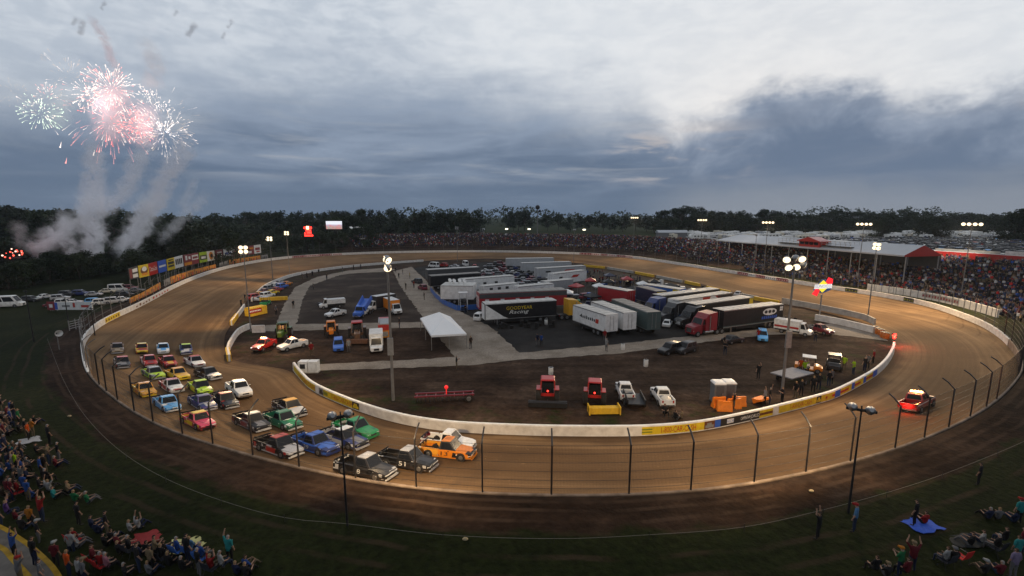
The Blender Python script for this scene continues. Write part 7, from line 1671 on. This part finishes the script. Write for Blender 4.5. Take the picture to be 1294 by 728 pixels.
# ---------------------------------------------------------------- smoke
def smoke_mat(seed, dens, scale, wob, r0, r1, col=(.8,.8,.84), thr=.46, soft=.2, base=.1):
    m = bpy.data.materials.new('smoke'); m.use_nodes = True; nt = m.node_tree; nt.nodes.clear(); out = nt.nodes.new('ShaderNodeOutputMaterial'); pv = nt.nodes.new('ShaderNodeVolumePrincipled'); lnk(nt, pv.outputs[0], out.inputs['Volume'])
    pv.inputs['Color'].default_value = list(col)+[1]; pv.inputs['Anisotropy'].default_value = .1
    tc = nt.nodes.new('ShaderNodeTexCoord').outputs['Object']; sp = nt.nodes.new('ShaderNodeSeparateXYZ'); lnk(nt, tc, sp.inputs[0]); x, y, z = sp.outputs     # box local metres, z 0..L
    L = nt.nodes.new('ShaderNodeValue'); L.outputs[0].default_value = 1.; nt.nodes.remove(L)
    return m, nt, pv, tc, x, y, z
def plume(a, b, r0, r1, dens, label, seed=0, col=(.96,.97,1.), thr=.40, wob=.5, ns=.22, fade=.35):
    """smoke between world points a and b; radius r0 at a, r1 at b."""
    ax = b-a; L = ax.length; Rm = max(r0,r1)*(1.15+wob); mb = MB(); mb.bx(-Rm,Rm,-Rm,Rm,-r0*.6,L+r1*.4)
    m, nt, pv, tc, x, y, z = smoke_mat(seed, dens, ns, wob, r0, r1, col)
    w = nt.nodes.new('ShaderNodeCombineXYZ'); lnk(nt, math_(nt,'MULTIPLY',z,.9/max(r0,r1)), w.inputs[0]); w.inputs[1].default_value = seed*7.3; 
    nA = n_(nt,'ShaderNodeTexNoise',Scale=.35,Detail=2.); lnk(nt, w.outputs[0], nA.inputs['Vector']); sc = nt.nodes.new('ShaderNodeSeparateColor'); lnk(nt, nA.outputs['Color'], sc.inputs[0])
    t = math_(nt,'DIVIDE',z,L); rad = math_(nt,'ADD',r0,math_(nt,'MULTIPLY',t,r1-r0)); amp = max(r0,r1)*wob*2.2
    dx = math_(nt,'SUBTRACT',x,math_(nt,'MULTIPLY',math_(nt,'SUBTRACT',sc.outputs[0],.5),amp)); dy = math_(nt,'SUBTRACT',y,math_(nt,'MULTIPLY',math_(nt,'SUBTRACT',sc.outputs[1],.5),amp))
    dist = math_(nt,'SQRT',math_(nt,'ADD',math_(nt,'MULTIPLY',dx,dx),math_(nt,'MULTIPLY',dy,dy))); q = math_(nt,'DIVIDE',dist,rad)
    fall = maprange(nt, q, 1.0, .15); ends = math_(nt,'MULTIPLY',maprange(nt,t,-.12 if r0 > 2 else -.02,.08),maprange(nt,t,1.0,1.0-fade))
    mv = nt.nodes.new('ShaderNodeMapping'); mv.inputs['Location'].default_value = (seed*3.1,seed*1.7,seed*.9); lnk(nt, tc, mv.inputs['Vector'])
    nz = n_(nt,'ShaderNodeTexNoise',Scale=ns*1.6,Detail=5.,Roughness=.62,Distortion=.6); lnk(nt, mv.outputs[0], nz.inputs['Vector'])
    nn = math_(nt,'SUBTRACT',nz.outputs['Fac'],math_(nt,'SUBTRACT',thr+.145,math_(nt,'MULTIPLY',fall,.20))); nn = maprange(nt, nn, 0., .13)
    lnk(nt, math_(nt,'MULTIPLY',math_(nt,'MULTIPLY',nn,math_(nt,'MULTIPLY',fall,ends)),dens), pv.inputs['Density'])
    o = mb.build('smoke_plume', m, None, False, a); o.rotation_euler = ax.to_track_quat('Z','Y').to_euler(); return tag(o,label,'smoke',None,'stuff')
S_ = lambda x, y, Y=146.: Q(x,y,Y)
m2 = lambda px: px*146./F*1.15
plume(S_(116,322),S_(122,232),m2(17),m2(26),.42,'thick pale smoke column rising from the wood under the bursts',1,ns=.22,fade=.5)
plume(S_(124,262),S_(112,168),m2(19),m2(14),.24,'thin rising continuation of the thick smoke column',2,(.93,.92,.95),ns=.25,fade=.3)
plume(S_(150,320),S_(204,240),m2(15),m2(22),.40,'smoke column slanting right over the trees',3,ns=.24,fade=.5)
plume(S_(184,270),S_(238,165),m2(19),m2(18),.22,'wide slanting wisp of smoke up to the white spray',4,(.93,.92,.95),ns=.24,fade=.3)
plume(S_(138,262),S_(196,178),m2(15),m2(17),.20,'middle wisp of smoke between the two columns',5,(.93,.92,.95),ns=.26,fade=.3)
plume(S_(168,315),S_(177,292),m2(4.5),m2(8),.7,'small bright puff of smoke over the field edge',6,ns=.5)
plume(S_(46,318),S_(100,268),m2(17),m2(20),.22,'low grey smoke drifting near the red flare',7,ns=.2)
plume(S_(92,324),S_(84,298),m2(9),m2(14),.3,'low smoke at the foot of the thick column',8,ns=.3)
plume(S_(204,302),S_(266,238),m2(10),m2(12),.16,'thin smoke wisp over the far billboard trees',9,ns=.3)
plume(S_(232,262),S_(248,220),m2(9),m2(9),.16,'small high wisp right of the slanting smoke',10,ns=.35)
plume(S_(26,312),S_(24,276),m2(9),m2(14),.10,'smoke lifting off the red flare',11,(.9,.85,.86),ns=.3)
plume(S_(150,100,222),S_(112,12,222),m2(11),m2(13),0.156,'pink lit smoke trail rising out of the brightest burst',12,(.9,.66,.64),ns=.2,wob=.7)
plume(S_(195,110,222),S_(180,40,222),m2(26),m2(20),0.057,'faint tan smoke above the white spray',13,(.75,.65,.6),ns=.14)
plume(S_(138,176,222),S_(150,96,222),m2(38),m2(34),.06,'pink glowing smoke inside the brightest bursts',14,(.95,.72,.7),ns=.22,wob=.5)
plume(S_(178,182,222),S_(180,122,222),m2(34),m2(32),.05,'pink glowing smoke between the red and white bursts',15,(.95,.74,.72),ns=.22,wob=.5)
plume(S_(70,160,222),S_(92,110,222),m2(26),m2(26),.035,'faint smoke around the pale green burst',16,(.9,.9,.88),ns=.24,wob=.5)
for k, (x, y, rr) in enumerate([(222,16,5),(242,36,9),(291,30,6),(283,44,5),(94,26,6),(131,6,6),(104,34,9)]):
    plume(S_(x-rr*.6,y+rr,226),S_(x+rr*.6,y-rr,226),m2(rr*.8),m2(rr),0.286,'dark burst puff of old firework smoke, '+['highest, alone','below the highest one','farthest inward','under the innermost one','beside the pink trail','at the top edge','on the pink trail'][k],20+k,(.45,.44,.47),ns=.35)
# ---------------------------------------------------------------- sky: broken evening overcast, by direction
def AE(px, py): d = ray(px,py).normalized(); return math.atan2(d.x,d.y), math.asin(d.z)
bh = MB(); bh.bx(-3300,3300,-3000,3600,-3,150)
HM = bpy.data.materials.new('evening haze'); HM.use_nodes = True; nt = HM.node_tree; nt.nodes.clear(); ho = nt.nodes.new('ShaderNodeOutputMaterial'); hv = nt.nodes.new('ShaderNodeVolumePrincipled'); lnk(nt, hv.outputs[0], ho.inputs['Volume'])
hv.inputs['Color'].default_value = (.74,.85,1,1); hv.inputs['Density'].default_value = .00009; hv.inputs['Anisotropy'].default_value = .2
if HAZE: tag(bh.build('haze', HM), 'thin evening haze over the whole place', 'haze', None, 'stuff')
SUN_EL, SUN_AZ = R(5), R(28)
w = bpy.data.worlds.new('World'); scene.world = w; w.use_nodes = True; nt = w.node_tree; nt.nodes.clear()
out = nt.nodes.new('ShaderNodeOutputWorld'); bg = nt.nodes.new('ShaderNodeBackground'); lnk(nt, bg.outputs[0], out.inputs[0])
sky = nt.nodes.new('ShaderNodeTexSky'); sky.sky_type = 'NISHITA'; sky.sun_disc = False; sky.sun_elevation = SUN_EL; sky.sun_rotation = SUN_AZ; sky.dust_density = 3.
tc = nt.nodes.new('ShaderNodeTexCoord').outputs['Generated']; sp = nt.nodes.new('ShaderNodeSeparateXYZ'); lnk(nt, tc, sp.inputs[0]); X, Y_, Z = sp.outputs
az = math_(nt,'ARCTAN2',X,Y_); el = math_(nt,'ARCSINE',Z)
A0, A1 = -1.4, 1.4
u = maprange(nt, az, A0, A1, 0, 1, False)
def fcurve(pts, lo, hi):             # pts: (azimuth, value)
    c = nt.nodes.new('ShaderNodeFloatCurve'); lnk(nt, u, c.inputs['Value']); cv = c.mapping.curves[0]; pp = [((a-A0)/(A1-A0),(v-lo)/(hi-lo)) for a, v in pts]
    while len(cv.points) < len(pp)+0: cv.points.new(.5,.5)
    for q, (a, v) in zip(cv.points, pp): q.location = (a,v); q.handle_type = 'AUTO_CLAMPED'
    c.mapping.update(); return math_(nt,'ADD',math_(nt,'MULTIPLY',c.outputs[0],hi-lo),lo)
BND = [(0,100),(120,98),(260,88),(420,84),(520,92),(600,104),(680,116),(750,126),(805,136),(838,150),(862,160),(885,157),(905,148),(935,132),(965,116),(1000,106),(1035,110),(1075,112),(1110,116),(1150,124),(1190,118),(1230,114),(1294,104)]
bp = [AE(x,y) for x, y in BND]; bp = [(-1.4,bp[0][1])]+bp+[(1.4,bp[-1][1]+.02)]
B = fcurve(bp, 0., .6)
def dirnoise(s, zs, detail=6, rough=.6, off=0., dist=0.):
    m = n_(nt,'ShaderNodeMapping'); lnk(nt, tc, m.inputs['Vector']); m.inputs['Scale'].default_value = (s,s,s*zs); m.inputs['Location'].default_value = (off,off*.7,off*1.3)
    n = n_(nt,'ShaderNodeTexNoise',Scale=1.,Detail=detail,Roughness=rough,Distortion=dist); lnk(nt, m.outputs[0], n.inputs['Vector']); return n.outputs['Fac']
lump = dirnoise(8,1.5,8,.64,3.3,.3); streak = dirnoise(4,6.,7,.6,1.1,.4); alto = dirnoise(15,2.6,6,.6,7.7,.3); big = dirnoise(2.2,2.5,4,.55,5.)
soft = maprange(nt, az, .15, .42, .12, .036)
edge = math_(nt,'ADD',B,math_(nt,'ADD',math_(nt,'MULTIPLY',math_(nt,'SUBTRACT',lump,.5),.13),math_(nt,'MULTIPLY',math_(nt,'SUBTRACT',streak,.5),maprange(nt,az,.1,.4,.16,.03))))
cloud = math_(nt,'DIVIDE',math_(nt,'SUBTRACT',edge,el),soft); cloud = maprange(nt, cloud, -.7, .9)
# clear and thin high cloud
hiL = mixc(nt, maprange(nt,alto,.36,.66), (.47,.525,.60), (.60,.645,.705)); hiR = mixc(nt, maprange(nt,alto,.3,.7), (.63,.67,.72), (.71,.74,.775))
hi = mixc(nt, maprange(nt,math_(nt,'ADD',az,math_(nt,'MULTIPLY',math_(nt,'SUBTRACT',big,.5),.7)),-.25,.12), hiL, hiR)
addn = nt.nodes.new('ShaderNodeMixRGB'); addn.blend_type = 'ADD'; addn.inputs[0].default_value = .004; lnk(nt, hi, addn.inputs[1]); lnk(nt, sky.outputs[0], addn.inputs[2]); hi = addn.outputs[0]
# the cloud bank: darker toward the horizon on the left, dark core and pale foot on the right
gl = maprange(nt, el, .0, .28, 0, 1, False)
low = mixc(nt, maprange(nt,math_(nt,'ADD',gl,math_(nt,'MULTIPLY',math_(nt,'SUBTRACT',streak,.5),1.5)),.05,.95), (.108,.155,.235), (.27,.33,.43))
band = math_(nt,'MULTIPLY',maprange(nt,dirnoise(3,11.,6,.6,9.4,.5),.50,.66),math_(nt,'MULTIPLY',maprange(nt,el,.05,.10),maprange(nt,el,.24,.15))); low = mixc(nt, math_(nt,'MULTIPLY',band,.6), low, (.36,.385,.43))
depth = math_(nt,'SUBTRACT',edge,el)
core = mixc(nt, maprange(nt,math_(nt,'ADD',depth,math_(nt,'MULTIPLY',math_(nt,'SUBTRACT',lump,.5),.12)),.0,.10), (.29,.34,.43), (.132,.18,.265))
core = mixc(nt, maprange(nt,streak,.42,.68,0,.5), core, (.21,.25,.325))
core = mixc(nt, maprange(nt,math_(nt,'ADD',el,math_(nt,'MULTIPLY',math_(nt,'SUBTRACT',lump,.5),.06)),.085,.01), core, (.25,.275,.32))
bank = mixc(nt, maprange(nt,az,.22,.42), low, core)
# warm breaks low in the cloud
gap = math_(nt,'MULTIPLY',maprange(nt,streak,.48,.64),math_(nt,'MULTIPLY',maprange(nt,el,.05,.10),maprange(nt,el,.20,.13)))
gp = math_(nt,'ADD',maprange(nt,math_(nt,'ABSOLUTE',math_(nt,'SUBTRACT',az,AE(850,190)[0])),.19,.03),maprange(nt,az,.80,.86))
bank = mixc(nt, math_(nt,'MULTIPLY',gap,gp,0,True), bank, (.52,.47,.45))
col = mixc(nt, cloud, hi, bank)
back = maprange(nt, math_(nt,'ABSOLUTE',az), 1.15, 1.6); col = mixc(nt, back, col, (.34,.37,.42))
col = mixc(nt, maprange(nt,el,.55,.95), col, (.47,.50,.55)); col = mixc(nt, maprange(nt,el,-.005,-.06), col, (.05,.055,.06))
lnk(nt, col, bg.inputs['Color']); bg.inputs['Strength'].default_value = 1.06
sl = bpy.data.lights.new('sun','SUN'); sl.energy = .12; sl.angle = R(25); sl.color = (1,.9,.8); so = bpy.data.objects.new('sun', sl); COL.objects.link(so)
so.rotation_euler = Vector((-math.sin(SUN_AZ)*math.cos(SUN_EL),-math.cos(SUN_AZ)*math.cos(SUN_EL),-math.sin(SUN_EL))).to_track_quat('-Z','Y').to_euler()
# ---------------------------------------------------------------- render settings
vs_ = scene.view_settings; vs_.view_transform = 'Standard'; vs_.look = 'None'; vs_.gamma = 1; vs_.exposure = 0.; vs_.use_curve_mapping = False
cy = scene.cycles; cy.max_bounces = 4; cy.diffuse_bounces = 2; cy.glossy_bounces = 2; cy.transmission_bounces = 2; cy.volume_bounces = 4; cy.transparent_max_bounces = 8
cy.use_denoising = True; cy.sample_clamp_indirect = 4.; cy.caustics_reflective = False; cy.caustics_refractive = False; cy.volume_step_rate = 1.5; cy.volume_max_steps = 96
try: cy.use_light_tree = True
except Exception: pass
